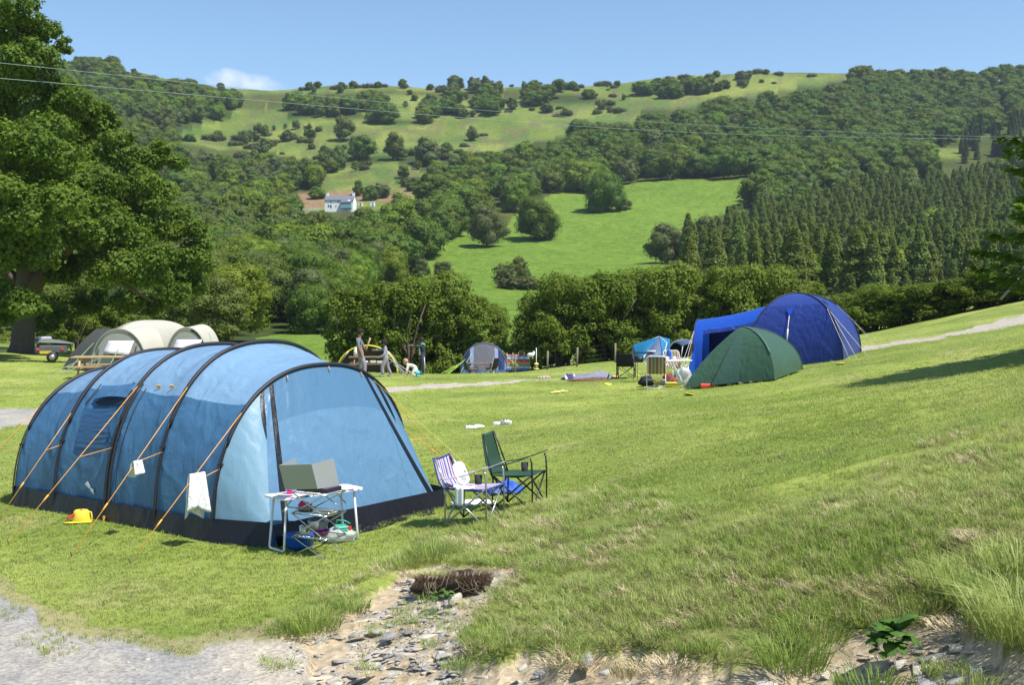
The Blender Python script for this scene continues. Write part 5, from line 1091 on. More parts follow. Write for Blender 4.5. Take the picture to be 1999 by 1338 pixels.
for u in (.0, .86):
    o_u = u - (.04 if u == 0 else -.04); mb = MB(); mb.tube([tl(TB(u, .02, TZ)), tl(TB(o_u, .0, .03)), tl(TB(o_u, .02, .012)), tl(TB(o_u, .27, .012)), tl(TB(o_u, .29, .03)), tl(TB(u, .27, TZ))], .013, 7); mb.build('leg', WTUBE, tabl)
for u, s in ((.02, 1), (.84, -1)): mb = MB(); mb.tube([tl(TB(u, .15, TZ - .16)), tl(TB(u + s * .16, .15, TZ))], .007, 5); mb.build('brace', GREYM, tabl)
F4 = [Vector((-2.29, 11.83, 0)), Vector((-1.91, 11.62, 0)), Vector((-1.74, 11.93, 0)), Vector((-2.12, 12.13, 0))]; sc0 = sum(F4, Vector()) / 4
stand = thing('stove_stand', 'folding chrome wire stove stand with two shelves and crossed legs', 'stand', tuple(sc0)); f1 = (F4[1] - F4[0]).normalized(); f2 = (F4[3] - F4[0]).normalized()
def SP(u, v, z): return (F4[0] * (1 - u) * (1 - v) + F4[1] * u * (1 - v) + F4[2] * u * v + F4[3] * (1 - u) * v - sc0) + Vector((0, 0, z))
for v in (0.0, 1.0):
    for lv in ((0, .20), (.20, .44), (.44, .66)):
        mb = MB(); z0, z1 = lv; mb.tube([SP(0, v, z0), SP(1, v, z1)], .0065, 5); mb.tube([SP(1, v, z0), SP(0, v, z1)], .0065, 5); mb.build('crossed_leg', CHROME, stand)
for z in (.20, .44, .66):
    mb = MB(); mb.tube([SP(0, 0, z), SP(1, 0, z), SP(1, 1, z), SP(0, 1, z), SP(0, 0, z)], .006, 5)
    for i in range(1, 12): mb.tube([SP(i / 12, 0, z), SP(i / 12, 1, z)], .0022, 4)
    mb.build('wire_shelf', CHROME, stand)
stv = thing('camp_stove', 'flat black camping stove behind a folded grey windshield on the chrome stand', 'stove', tuple(sc0 + Vector((0, 0, .665)))); mb = MB(); R_ = math.atan2(f1.y, f1.x); mb.box((0, 0, .028), (.40, .26, .05), rz=R_, bev=.008); mb.build('body', plain('stove_black', (.03, .02, .05), .15, .1, 10), stv)
mb = MB(); [mb.lathe([(.02, .055), (.045, .058), (.045, .066), (.02, .066)], (math.cos(R_) * s, math.sin(R_) * s, 0), 14) for s in (-.1, .1)]; mb.build('burner', CHROME, stv)
def WS(px, py, d): return Vector(((px - CX) / F * d, d, EYE + (HY - py) / F * d)) - Vector(stv.location)
for q4, nm in (([(545,909,11.72),(608,907,11.62),(620,955,11.66),(557,957,11.76)], 'windshield_front'), ([(608,907,11.62),(651,895,11.86),(663,950,11.9),(620,955,11.66)], 'windshield_side'), ([(545,909,11.72),(577,896,12.0),(588,942,12.05),(557,957,11.76)], 'windshield_side')):
    a_, b_, c_, d_ = [WS(*t) for t in q4]; mb = MB(); mb.grid(lambda u, v: a_.lerp(b_, u).lerp(d_.lerp(c_, u), v), 4, 4, thick=.004, smooth=False); mb.build(nm, ALU, stv)
def onstand(u, v, z): return sc0 + SP(u, v, z)
def bowl(name, lb, cat, p, r, h, mat, rim=None, n=24):
    mb = MB(); mb.lathe([(0, .0), (r * .6, 0), (r * .75, h * .2), (r * .97, h * .92), (r * 1.05, h), (r * .98, h * 1.01), (r * .9, h * .9), (r * .7, h * .25), (0, h * .12)], n=n); o = mb.build(name, mat); o.location = p; return tag(o, lb, cat)
bowl('purple_bowl', 'shiny purple bowl on the lowest shelf of the stove stand', 'bowl', onstand(.62, .4, .206), .095, .055, plain('purple_plastic', (.20, .012, .22), .2, .05, 5))
GLS = plain('clear_plastic', (.82, .85, .84), .08, .03, 4, clear=True); mb = MB(); mb.lathe([(0, 0), (.085, 0), (.10, .02), (.105, .10), (.10, .10), (.095, .02), (0, .008)], n=22); o = mb.build('glass_bowl', GLS); o.location = onstand(.50, .45, .262); tag(o, 'clear glass bowl stacked above the purple bowl', 'bowl')
mb = MB(); mb.lathe([(0, 0), (.05, 0), (.055, .01), (.055, .085), (.05, .085), (.05, .01)], n=18); o = mb.build('steel_mug', CHROME); o.location = onstand(.12, .4, .206); tag(o, 'shiny steel mug on the lowest shelf of the stand', 'mug')
mb = MB(); mb.box((0, 0, .012), (.22, .16, .022), rz=R_, bev=.008); mb.box((0.01, 0, .034), (.20, .14, .014), rz=R_ + .1, bev=.004); o = mb.build('foil_tray', plain('crumpled_foil', (.72, .70, .62), .18, .15, 30, metal=.9, bump=.8, bscale=60)); o.location = onstand(.72, .45, .446); tag(o, 'foil tray with a lid on the middle shelf of the stand', 'tray')
mb = MB(); mb.lathe([(0, 0), (.08, 0), (.095, .035), (.10, .036), (.09, .03), (0, .01)], n=20); mb.tube([(-.09, 0, .03), (-.2, .02, .04)], .008, 5); o = mb.build('frying_pan', plain('pan_steel', (.45, .42, .36), .25, .1, 10, metal=.9)); o.location = onstand(.18, .4, .446); tag(o, 'small pale frying pan on the middle shelf of the stand', 'pan')
p = G(585, 1072); BBL = plain('blue_plastic', (.012, .10, .50), .32, .08, 4); mb = MB(); mb.lathe([(0, 0), (.11, 0), (.13, .03), (.15, .045), (.155, .10), (.17, .12), (.178, .145), (.19, .15), (.172, .153), (.15, .10), (.12, .02), (0, .012)], n=28); o = mb.build('washing_up_bowl', BBL); o.location = p; tag(o, 'deep blue washing-up bowl on the grass under the stove stand', 'bowl')
p = G(662, 1058); r = thing('food_bag', 'clear carrier bag of tubs with green lids beside the stove stand', 'bag', tuple(p)); mb = MB(); mb.blob((0, 0, .07), (.19, .13, .085), 22, 12, .5, 5); mb.build('bag_film', fabric('milky_film', (.72, .76, .74), .45, .25, (8, 25), .7), r)
mb = MB(); [mb.box((x0, 0.0, z0), (.13, .10, .03), rz=a, rx=.2, bev=.01) for x0, z0, a in ((.02, .165, .3), (.05, .135, -.2))]; mb.tube([(-.04, 0, .18), (-.02, 0, .235), (.06, .02, .225), (.12, .03, .19)], .008, 5); mb.build('tub_lid', plain('sea_green_plastic', (.04, .36, .24), .35, .06, 5), r); mb = MB(); mb.box((.12, -.02, .15), (.035, .03, .04)); mb.build('red_cap', RP, r)
PNK = plain('pink_plastic', (.78, .03, .26), .45, .06, 6); bt = TB(.05, .30, TZ + .022); mb = MB(); mb.lathe([(0, 0), (.032, 0), (.036, .10), (.03, .115), (0, .115)], n=14, sx=1, sy=.8); o = mb.build('pink_cup', PNK); o.location = TB(.13, .13, TZ + .022); tag(o, 'pink cup on the table end behind the windshield', 'cup')
mb = MB(); mb.box((0, 0, 0), (.14, .02, .09), rz=.5, rx=.5, bev=.008); o = mb.build('dustpan', PNK); o.location = TB(.30, .16, .45); o.rotation_euler.y = .4; tag(o, 'pink dustpan hooked under the white table top', 'dustpan')

# ---------------------------------------------------------------- other tents
def sea(c, n, h, ph): return c * math.copysign(abs(math.cos(ph)) ** (2 / n), math.cos(ph)), h * abs(math.sin(ph)) ** (2 / n)
def domepanel(mb, top, ca, cb, n, nu=14, nv=16, sag=.03, v0=0, v1=1, push=None):
    na, nb2 = n if isinstance(n, tuple) else (n, n)
    top, ca, cb = Vector(top), Vector(ca), Vector(cb); gz_ = top.z
    def fn(u, v):
        v = v0 + (v1 - v0) * v; ph = v * PI / 2; n = na + (nb2 - na) * u; k = math.cos(ph) ** (2 / n) if v < 1 else 0; g0 = ca.lerp(cb, u); z = g0.z + (gz_ - g0.z) * math.sin(ph) ** (2 / n); base = Vector((top.x, top.y, 0)); q_ = base.lerp(Vector((g0.x, g0.y, 0)), k)
        s = 1 - sag * 4 * u * (1 - u) * math.sin(PI * min(1, v * .9 + .1)); q_ = base.lerp(q_, s); return Vector((q_.x, q_.y, z * 1.0))
    mb.grid(fn, nu, nv); return fn
def domearc(top, c, n, k=1.0, m=18):
    top, c = Vector(top), Vector(c); out = []
    for i in range(m + 1): ph = i / m * PI / 2; r_ = math.cos(ph) ** (2 / n) if i < m else 0; out.append(Vector((top.x + (c.x - top.x) * r_ * k, top.y + (c.y - top.y) * r_ * k, c.z + (top.z - c.z) * math.sin(ph) ** (2 / n) * k + (0))))
    return out
def rl(root, *ps): return [Vector(p) - Vector(root.location) for p in ps]
# green dome
GR1 = fabric('green_flysheet', (.070, .150, .095), .34, .36, (2.5, 6), .55); GR2 = fabric('pale_green_tape', (.13, .22, .16), .3, .5)
d0 = 28.3; gA = At(1336, 28.6); gB = At(1512, 27.6); gC = At(1566, 29.6); gD = At(1420, 31.2); topG = At(1449, 29.2); topG.z = EYE + (HY - 639) / F * 29.2
gt_ = thing('dome_tent', 'small dark green dome tent in front of the big blue one', 'tent', tuple((gA + gB + gC + gD) / 4)); PS_ = [gA, gB, gC, gD]; up = Vector((0, 0, .10)); NG = [1.22, 2.0, 2.0, 1.8]; n_g = (1.22, 2.0)
for i in range(4):
    a_, b_ = PS_[i], PS_[(i + 1) % 4]; mb = MB(); domepanel(mb, *rl(gt_, topG, a_ + up * .4, b_ + up * .4), (NG[i], NG[(i + 1) % 4]), 18, 18, .05); mb.build('flysheet_panel', GR1, gt_)
for i in (1,): mb = MB(); mb.tube(domearc(*rl(gt_, topG, PS_[i] + up * .4), NG[i], 1.006)[6:], .022, 5); mb.build('pole_seam', GR2, gt_)
mb = MB(); mb.tube(domearc(*rl(gt_, topG, PS_[3] + up * .4), NG[3], 1.004), .018, 5); mb.tube(domearc(*rl(gt_, topG, PS_[2] + up * .4), NG[2], 1.003), .014, 5); mb.build('pole_seam', GR1, gt_)
def gdoor(u, v): # a point on the front panel
    a_, b_ = rl(gt_, gA + up * .4, gB + up * .4); t = rl(gt_, topG)[0]; m_ = MB(); f = domepanel(m_, t, a_, b_, n_g, 1, 1, .05); return Vector(f(u, v)) + Vector((0, -.02, 0))
mb = MB(); mb.tube([gdoor(.285 + .17 * (k / 12), .02 + .66 * k / 12) for k in range(13)], .011, 5); mb.build('door_zip', BLK, gt_)
mb = MB(); mb.grid(lambda u, v: gdoor(.285 + .17 * v + (.33 - .12 * v) * u, .02 + .66 * v), 6, 12); mb.build('door_panel', fabric('green_door', (.085, .17, .13), .38, .33, (2.5, 6), .4), gt_)
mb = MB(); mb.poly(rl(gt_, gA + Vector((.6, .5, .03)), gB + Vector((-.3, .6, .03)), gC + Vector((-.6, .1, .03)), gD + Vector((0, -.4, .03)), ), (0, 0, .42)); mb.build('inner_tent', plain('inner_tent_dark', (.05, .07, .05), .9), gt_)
mb = MB(); mb.box((0, 0, .05), (.42, .25, .10), bev=.02); o = mb.build('red_crate', RP); q_ = gA.lerp(gB, .28); o.location = (q_.x, q_.y + .12, q_.z - .01); tag(o, 'red plastic box showing under the edge of the green tent', 'box')
for i, f_ in enumerate((.52, .64, .76)): mb = MB(); mb.lathe([(0, 0), (.07, 0), (.08, .05), (.07, .055), (0, .02)], n=14); o = mb.build('camping_pot', (plain('pot_green', (.10, .20, .15), .5), ALU, plain('pot_grey', (.3, .33, .3), .5))[i]); q_ = gA.lerp(gB, f_); o.location = (q_.x, q_.y + .1, q_.z); tag(o, ('green pot', 'shiny metal pot', 'grey pot')[i] + ' peeping out under the hem of the green tent', 'pot')
for c_, dx, dy in ((gC, .5, -.25), (gC, .35, .1), (gA, -.22, -.3), (gB, .1, -.35)):
    mb = MB(); e_ = c_ + Vector((dx, dy, 0)); e_.z = hz(e_.x, e_.y); mb.tube(rl(gt_, c_ + up * .5, e_), .004, 4); mb.build('guy_line', plain('pale_cord', (.55, .55, .5), .7), gt_)
# blue dome with tunnel porch
BL1 = fabric('royal_blue_flysheet', (.035, .065, .30), .32, .34, (2.2, 6), .95); BL2 = fabric('bright_blue_flysheet', (.025, .115, .62), .36, .36, (2.2, 6), .5); BLD = fabric('porch_interior_shade', (.010, .018, .09), .1, .5); CORD = plain('white_cord', (.66, .65, .60), .7, .05, 30)
dB = At(1645, 31.8); dC = At(1680, 34.6); dA = At(1455, 33.2); dD = At(1520, 36.0); topD = At(1556, 33.9); topD.z = EYE + (HY - 573) / F * 33.9
dt = thing('large_dome_tent', 'big royal blue dome tent with a bright blue tunnel porch', 'tent', tuple((dA + dB + dC + dD) / 4)); DP = [dA, dB, dC, dD]; n_d = 2.1
for i in range(4):
    a_, b_ = DP[i], DP[(i + 1) % 4]; mb = MB(); fn_ = domepanel(mb, *rl(dt, topD, a_, b_), n_d, 20, 16, .07, 0, .62 if i == 0 else 1); mb.build('flysheet_panel', BL1, dt)
    if i == 0: mb = MB(); domepanel(mb, *rl(dt, topD, a_, b_), n_d, 20, 10, .07, .62, 1); mb.build('upper_panel', fabric('blue_upper', (.045, .085, .34), .3, .34, (2.2, 6), .4), dt); fD = fn_
for i in range(4):
    mb = MB(); mb.tube(domearc(*rl(dt, topD, DP[i]), n_d, 1.006), .020, 5); mb.build('pole_sleeve', BLK, dt)
_m = MB(); fF = domepanel(_m, *rl(dt, topD, dA, dB), n_d, 1, 1, .07)
O_ = Vector((-.01, -.05, .02)); mb = MB(); mb.poly([Vector(fF(.36, .56)) + O_, Vector(fF(.49, .56)) + O_, Vector(fF(.425, .45)) + O_], (0, -.012, 0)); mb.build('vent_flap', BL2, dt); hi = Vector(fF(.425, .46)) + O_ * 1.5; lo = Vector(fF(.425, .20)) + O_ * 1.5; mi2 = Vector(fF(.425, .32)) + O_ * 1.5; mb = MB(); mb.tube([hi, mi2, lo], .010, 5); mb.tube([mi2, lo], .022, 5); mb.build('hanging_strap', CORD, dt)
_m = MB(); fR = domepanel(_m, *rl(dt, topD, dB, dC), n_d, 1, 1, .07); cpt = Vector(fR(.5, .66)); mb = MB(); mb.grid(lambda u, v: cpt + Vector((.18 * (u - .5), .25 * (u - .5), .06 + .05 * v)) + Vector((.16, -.1, -.05)) * v, 3, 3, thick=.01); mb.build('vent_flap', BL2, dt)
for (c_, h_, pg) in ((dB, .60, At(1697, 31.0)), (dB, .40, At(1675, 30.6)), (dC, .62, At(1722, 34.4)), (dC, .5, At(1712, 35.6)), (dB, .6, At(1660, 30.7))):
    a_ = domearc(topD, c_, n_d, 1.01)[int(h_ * 18)]; mb = MB(); mb.tube(rl(dt, a_, pg), .0055, 4); mb.build('guy_line', CORD, dt)
# tunnel porch: frame A at the dome, frame B at its far-left mouth; roof and back wall, open towards the camera
qa = [Vector(P_) for P_ in (At(1512, 33.0), At(1500, 35.4))]; qb = [Vector(P_) for P_ in (At(1352, 33.8), At(1372, 36.2))]; ha, hb = 1.86, 1.66
def arch(pq, h, ph, n=2.6): c_ = (pq[0] + pq[1]) / 2; k = (pq[0] - pq[1]) / 2; x_, z_ = sea(1, n, h, ph); q_ = c_ + k * x_; q_.z = c_.z + z_; return q_
def por(u, v): 
    hh = ha + (hb - ha) * u; a_ = arch(qa, ha, v); b_ = arch(qb, hb, v); return a_.lerp(b_, u) - Vector((0, 0, .06 * math.sin(PI * u)))
mb = MB(); mb.grid(lambda u, v: por(u, PI * (.27 + .73 * v)) - Vector(dt.location), 20, 24); mb.build('porch_roof', BL2, dt)
mb = MB(); mb.grid(lambda u, v: por(u, PI * (.27 - .035 * v - .04 * v * math.sin(PI * u) * 0)) - Vector(dt.location) + Vector((0, .02 * v, 0)), 20, 3); mb.build('porch_valance', BL1, dt)
mb = MB(); mb.grid(lambda u, v: por(.88 + .12 * u, PI * .27 * (1 - v)) - Vector(dt.location), 5, 10); mb.build('porch_front_panel', BL2, dt)
mb = MB(); mb.grid(lambda u, v: arch(qb, hb, PI * u).lerp(Vector(((qb[0].x + qb[1].x) / 2, (qb[0].y + qb[1].y) / 2, qb[0].z)), v) - Vector(dt.location), 20, 4); mb.build('porch_end_wall', BL1, dt)
mb = MB(); cB = At(1334, 32.2); mb.grid(lambda u, v: (por(.97, PI * .27 * .55 * (1 - v)).lerp(cB, u * (.45 + .55 * v))) - Vector(dt.location) + Vector((0, 0, .02)), 8, 8); mb.build('porch_side_flap', BL2, dt)
mb = MB(); mb.tube([arch(qb, hb * 1.01, PI * k / 20) - Vector(dt.location) for k in range(21)], .020, 5); mb.build('pole_sleeve', BLK, dt)
mb = MB(); mb.grid(lambda u, v: (por(.12 + .75 * u, PI * .62) + Vector((0, 0, -1.2 * v)) - Vector(dt.location)), 6, 4); mb.build('inner_tent', BLD, dt)  # dark panel in the porch opening; interior shade is put into its colour
for pg in (At(1318, 32), At(1330, 31.2)): mb = MB(); mb.tube(rl(dt, arch(qb, hb, PI * .28), pg), .0055, 4); mb.build('guy_line', CORD, dt)
# helper: arch-fronted tunnel
def arch_tent(name, lb, pxl, pxr, d, toppy, depth, shell, front, edge=None, n=2.2, twist=0.0, zb=None, taper=.8):
    L_ = At(pxl, d); R_2 = At(pxr, d); r = thing(name, lb, 'tent', tuple((L_ + R_2) / 2)); zt_ = EYE + (HY - toppy) / F * d; W_ = (R_2 - L_) / 2; W_.z = 0; dv = Vector((twist, depth, 0)); H_ = zt_ - r.location.z
    def pt(u, ph): k = 1 - (1 - taper) * u ** 2; x_, z_ = sea(1, n, H_ * k, ph); return W_ * (-x_ * k) + dv * u + Vector((0, 0, z_ - .02))
    mb = MB(); mb.grid(lambda u, v: pt(u, PI * v), 12, 28); mb.build('flysheet', shell, r)
    mb = MB(); mb.grid(lambda u, v: pt(1, PI * u).lerp(dv * 1.15, v), 24, 3); mb.build('rear_panel', shell, r)
    if edge is not None: mb = MB(); mb.tube([pt(0, PI * k / 28) + Vector((0, -.02, 0)) for k in range(29)], .035, 6); mb.build('edge_piping', edge, r)
    return r, pt, W_, H_
# cream family tent behind the big one
CRM = fabric('cream_canvas', (.56, .54, .46), .22, .7, (2, 5), .35, .2); CRG = fabric('grey_canvas', (.36, .37, .34), .22, .7, (2, 5), .3, .2); DKG = fabric('dark_grey_green_canvas', (.06, .065, .06), .1, .7, (2, 5), .3, .2); FLP = plain('pale_lilac_flap', (.62, .58, .62), .7, .04, 5)
crt = thing('family_tent', 'cream and grey family tent with arched pods behind the blue tunnel', 'tent', tuple(At(290, 45))); bz = crt.location.z
def CP(px, py, d): d = d * .86; return Vector(((px - CX) / F * d, d, EYE + (HY - py) / F * d)) - Vector(crt.location)
tc_ = CP(298, 625, 53.0); cor = [CP(205, 720, 51.2), CP(372, 720, 51.2), CP(392, 716, 55), CP(200, 716, 55.4)]
for i in range(4): mb = MB(); domepanel(mb, tc_, cor[i], cor[(i + 1) % 4], 2.5, 18, 16, .05); mb.build('roof_sheet', CRM, crt)
for (pl, pr, tp, d, tw, ids) in ((178, 286, 643, 49.4, .5, 0), (322, 407, 640, 49.8, -.3, 1)):
    Lp, Rp = CP(pl, 722, d), CP(pr, 722, d); H_ = CP(pl, tp, d).z - Lp.z; c_ = (Lp + Rp) / 2; k_ = (Rp - Lp) / 2
    def pt(u, ph, c_=c_, k_=k_, H_=H_, tw=tw): x_, z_ = sea(1, 2.1, H_ * (1 + .04 * u), ph); return c_ - k_ * x_ + Vector((tw * u, 3.2 * u, z_))
    mb = MB(); mb.grid(lambda u, v: pt(u, PI * v), 10, 24); mb.build('pod_roof', CRM, crt)
    fr_ = lambda u, v, c_=c_, k_=k_, H_=H_: (c_ - k_ * sea(1, 2.1, H_, PI * u)[0] * .93 + Vector((0, .02 - .10 * (1 - v), sea(1, 2.1, H_ * .93, PI * u)[1] * v)))
    mb = MB(); mb.grid(fr_, 28, 8); pf = mb.build('pod_front', CRG, crt)
    cx0 = c_.x; wz = H_ * .50
    mb = MB(); mb.grid(lambda u, v: Vector((cx0 - .42 + .75 * u + (.15 if ids == 0 else -.05), c_.y - .12, wz - .02 - .30 * v * math.sin(PI * (.15 + .7 * u)))), 8, 4, thick=-.01); mb.build('window', plain('dark_window', (.05, .048, .04), .6), crt)
    mb = MB(); mb.grid(lambda u, v: Vector((cx0 - .45 + .95 * u + .12 * (1 - v), c_.y - .15 - .25 * v, wz + .42 - .44 * v - .10 * u * v)), 4, 4, thick=.01); mb.build('window_flap', FLP, crt)
    mb = MB(); [mb.tube([fr_(u_, .05) + Vector((0, -.03, 0)), fr_(u_ + .06, .86) + Vector((0, -.03, 0))], .022, 4) for u_ in (.16, .68)]; mb.build('door_zip', DKG, crt)
    mb = MB(); mb.tube([pt(0, PI * k / 24) for k in range(25)], .03, 5); mb.build('pod_edge', CRG, crt)
mb = MB(); a_, b_, c_, d_ = CP(188, 642, 51.5), CP(120, 722, 50.2), CP(182, 722, 49.2), CP(216, 641, 51.5); mb.grid(lambda u, v: a_.lerp(d_, u).lerp(b_.lerp(c_, u), v) + Vector((0, -.12 * math.sin(PI * v), .12 * math.sin(PI * v))), 8, 12); mb.build('side_porch', DKG, crt)  # side porch canvas; the oak's shade on it is part of this dark colour
mb = MB(); mb.grid(lambda u, v: CP(246, 631, 53.6).lerp(CP(292, 627, 53.2), u) + Vector((0, .1, .0)) + (CP(220, 652, 52.0) - CP(246, 631, 53.6)) * v * (1 - u * .5), 5, 5); mb.build('roof_patch', CRG, crt)
for a_, b_ in (((190, 690, 49.6), (100, 729, 47)), ((195, 700, 49.4), (118, 731, 46.6)), ((232, 680, 49.2), (205, 732, 46)), ((183, 670, 50.2), (128, 728, 47.2)), ((408, 650, 49.7), (424, 700, 48.5))): mb = MB(); mb.tube([CP(*a_), CP(*b_)], .016, 4); mb.build('guy_line', plain('green_cord', (.22, .36, .20), .7), crt)
# tent with yellow-edged arch
YT, ypt, yW, yH = arch_tent('tunnel_tent', 'low grey-brown tunnel tent with bright yellow arch edge behind the teenagers', 657, 776, 55.5, 674, 2.4, fabric('taupe_flysheet', (.16, .145, .12), .15, .6), None, plain('yellow_piping', (.75, .66, .04), .6, .05, 10), 2.0, .1, taper=.7)
mb = MB(); mb.grid(lambda u, v: ypt(.18, PI * u).lerp(Vector((0, .5, 0)), v), 24, 3); mb.build('inner_tent', plain('arch_interior_shade', (.05, .042, .035), .9), YT)  # sheet closing the arch, its dark colour stands for the shade inside
mb = MB(); mb.tube([ypt(.5, PI * k / 24) for k in range(25)], .03, 5); mb.tube([ypt(0, PI * .06 + 0) + Vector((0, -.1, 0)), ypt(0, PI * .30) + Vector((0, -.1, 0))], .02, 4); mb.build('pole_sleeve', GREYM, YT)
for a_, b_ in (((760, 700), (800, 727)), ((757, 698), (792, 729)), ((768, 712), (788, 730)), ((764, 706), (806, 729))): mb = MB(); mb.tube([Wp(a_[0], 55.3, EYE + (HY - a_[1]) / F * 55.3) - Vector(YT.location) if 0 else Vector(Wp(a_[0], 55.3, EYE + (HY - a_[1]) / F * 55.3)) - Vector(YT.location), Vector(Wp(b_[0], 51, EYE + (HY - b_[1]) / F * 51)) - Vector(YT.location)], .018, 4); mb.build('guy_line', plain('grey_cord', (.45, .46, .44), .7), YT)
# grey-blue tent with table
LB = fabric('periwinkle_flysheet', (.17, .27, .58), .25, .5, (2, 6), .35); GT, gpt, gW, gH = arch_tent('arch_tent', 'periwinkle blue tent with a grey door panel by the striped windbreak', 898, 992, 66, 669, 3.0, LB, None, plain('grey_sleeve', (.12, .13, .18), .7), 2.1, .2)
def gf(u, v, k=.97): x_, z_ = sea(1, 2.1, gH * k, PI * u); return gW * (-x_ * k) * (1) + Vector((0, -.04 - .35 * (1 - v), z_ * v))
for u0, u1, mt, nm in ((0, .16, LB, 'side_panel'), (.16, .30, fabric('dark_blue_window', (.03, .05, .14), .1, .4), 'window'), (.30, .36, fabric('pale_blue_strip', (.42, .50, .78), .3, .5), 'trim_strip'), (.36, .645, fabric('grey_door_mesh', (.20, .20, .24), .2, .6), 'door_panel'), (.645, .70, _M['pale_blue_strip'], 'trim_strip'), (.70, .84, _M['dark_blue_window'], 'window'), (.84, 1, LB, 'side_panel')):
    mb = MB(); mb.grid(lambda u, v: gf(u0 + (u1 - u0) * u, v), 8, 10); mb.build(nm, mt, GT)
mb = MB(); mb.grid(lambda u, v: Vector((gW.x * (-.95 + 1.9 * u), -.47, .02 + .30 * v)), 6, 2); mb.build('ground_skirt', LB, GT)
LIM = plain('lime_cord', (.45, .70, .10), .6, .05, 30)
for a_, b_ in (((905, 706), (862, 729)), ((902, 709), (868, 729)), ((899, 713), (874, 729)), ((908, 702), (876, 730)), ((985, 690), (1012, 716)), ((980, 684), (1004, 712)), ((922, 690), (899, 727))):
    mb = MB(); mb.tube([Vector(Wp(a_[0], 65.7, EYE + (HY - a_[1]) / F * 65.7)) - Vector(GT.location), Vector(Wp(b_[0], 63.5, EYE + (HY - b_[1]) / F * 63.5)) - Vector(GT.location)], .014, 4); mb.build('guy_line', LIM, GT)
def picnic(lb, loc, rz, L_=1.8, mat=WOODP, s=1.0):
    r = thing('picnic_table', lb, 'picnic table', loc, rz); mb = MB(); [mb.box((0, y, .74), (L_, .13, .04)) for y in (-.29, -.145, 0, .145, .29)]; mb.build('table_top', mat, r)
    for y in (-.68, .68): mb = MB(); [mb.box((0, y + k, .44), (L_, .12, .04)) for k in (-.07, .07)]; mb.build('bench', mat, r)
    for x in (-L_ * .36, L_ * .36):
        for s_ in (-1, 1): mb = MB(); mb.tube([(x, s_ * .24, .72), (x, s_ * .62, 0)], .045, 4); mb.build('leg', mat, r)
        mb = MB(); mb.box((x + .05, 0, .40), (.04, 1.5, .09)); mb.box((x + .05, 0, .68), (.04, .62, .08)); mb.build('crossbeam', mat, r)
    return r
picnic('pine picnic table half hidden between the cream and blue tents', tuple(At(203, 38.5)), .12, 2.0)
picnic('brown picnic table standing before the yellow-edged tent', tuple(At(722, 52.5)), .05, 1.9, WOODD); picnic('brown picnic table in front of the periwinkle tent', tuple(At(938, 64.2)), .1, 1.7, WOODD)
q_ = At(957, 63.2); quad_chair('dark reclining camping chair at the table of the periwinkle tent', tuple(q_), 2.6, BLKF, WTUBE, 1.0, .3)
q_ = At(921, 63.4); quad_chair('green camping chair at the near end of the table by the periwinkle tent', tuple(q_), .4, GRNF, BTUBE, .85, .28)
q_ = At(710, 52.0); mb = MB(); [mb.box((x0, -.05, .50), (.30, .2, .07), bev=.02) for x0 in (.05,)]; o = mb.build('white_tub', WHT); o.location = q_; tag(o, 'white tub on the bench before the yellow-edged tent', 'tub')
for x0, lb in ((728, 'white box in the middle of the bench before the yellow-edged tent'), (741, 'white box at the end of the bench before the yellow-edged tent')): mb = MB(); mb.box((0, 0, .05), (.24, .16, .09), bev=.02); mb.box((0, 0, .10), (.26, .18, .02), bev=.005); o = mb.build('white_box', WHT); q_ = At(x0, 51.8); o.location = q_ + Vector((0, .02, .46)); tag(o, lb, 'box')
mb = MB(); mb.lathe([(0, 0), (.09, 0), (.10, .25), (.06, .32), (.04, .38), (0, .38)], n=12); o = mb.build('water_bottle', WHT); o.location = At(695, 52.5) + Vector((0, -.1, .76)); tag(o, 'white water bottle on the picnic table behind the tall teenager', 'bottle')
# windbreak
WBM = stripes('windbreak_canvas', [(.60, .07, .05), (.10, .09, .35), (.10, .25, .55), (.60, .60, .60), (.05, .28, .26), (.70, .28, .08), (.60, .07, .05), (.12, .10, .35), (.55, .58, .62), (.12, .2, .45)], .95, 2)
wA, wB_ = At(990, 64.5), At(1034, 64.5); r = thing('windbreak', 'striped red, orange and blue windbreak on wooden poles', 'windbreak', tuple(wA)); L_ = (wB_ - wA).length
mb = MB(); mb.grid(lambda u, v: (L_ * u, .04 * math.sin(u * PI * 4), .08 + 1.02 * v), 24, 6, thick=.006); mb.build('canvas', WBM, r)
for i in range(5): mb = MB(); mb.tube([(L_ * i / 4, 0, -.2), (L_ * i / 4, 0, 1.2)], .02, 6); mb.build('pole', WOODP, r)
q_ = At(1047, 60); r = thing('garden_windmill', 'slim white pole with pastel discs beside the windbreak', 'windmill', tuple(q_)); mb = MB(); mb.tube([(0, 0, -.1), (0, 0, 1.30)], .018, 6); mb.build('pole', WHT, r); mb = MB(); mb.lathe([(0, 0), (.12, .02), (.13, .05), (.08, .10), (0, .11)], (0, 0, .40), 14); mb.build('disc', YP2, r); mb = MB(); mb.lathe([(0, 0), (.09, .02), (.10, .09), (0, .12)], (0, 0, .28), 12); mb.build('disc', WOODP, r); mb = MB(); mb.lathe([(0, 0), (.14, .01), (.14, .06), (0, .07)], (0, 0, .16), 14); mb.build('disc', YP2, r)
q_ = At(1036, 61); r = thing('bouncing_toy', 'white four-legged toy hanging on the fence by the slim pole', 'toy', tuple(q_ + Vector((0, 0, .95)))); mb = MB(); mb.blob((0, 0, 0), (.20, .12, .11), 12, 8, .4, 3); mb.blob((.16, 0, .1), (.08, .07, .10), 10, 6); [mb.tube([(x0, 0, -.05), (x0, 0, -.22)], .03, 5) for x0 in (-.12, .1)]; mb.build('body', WHT, r)
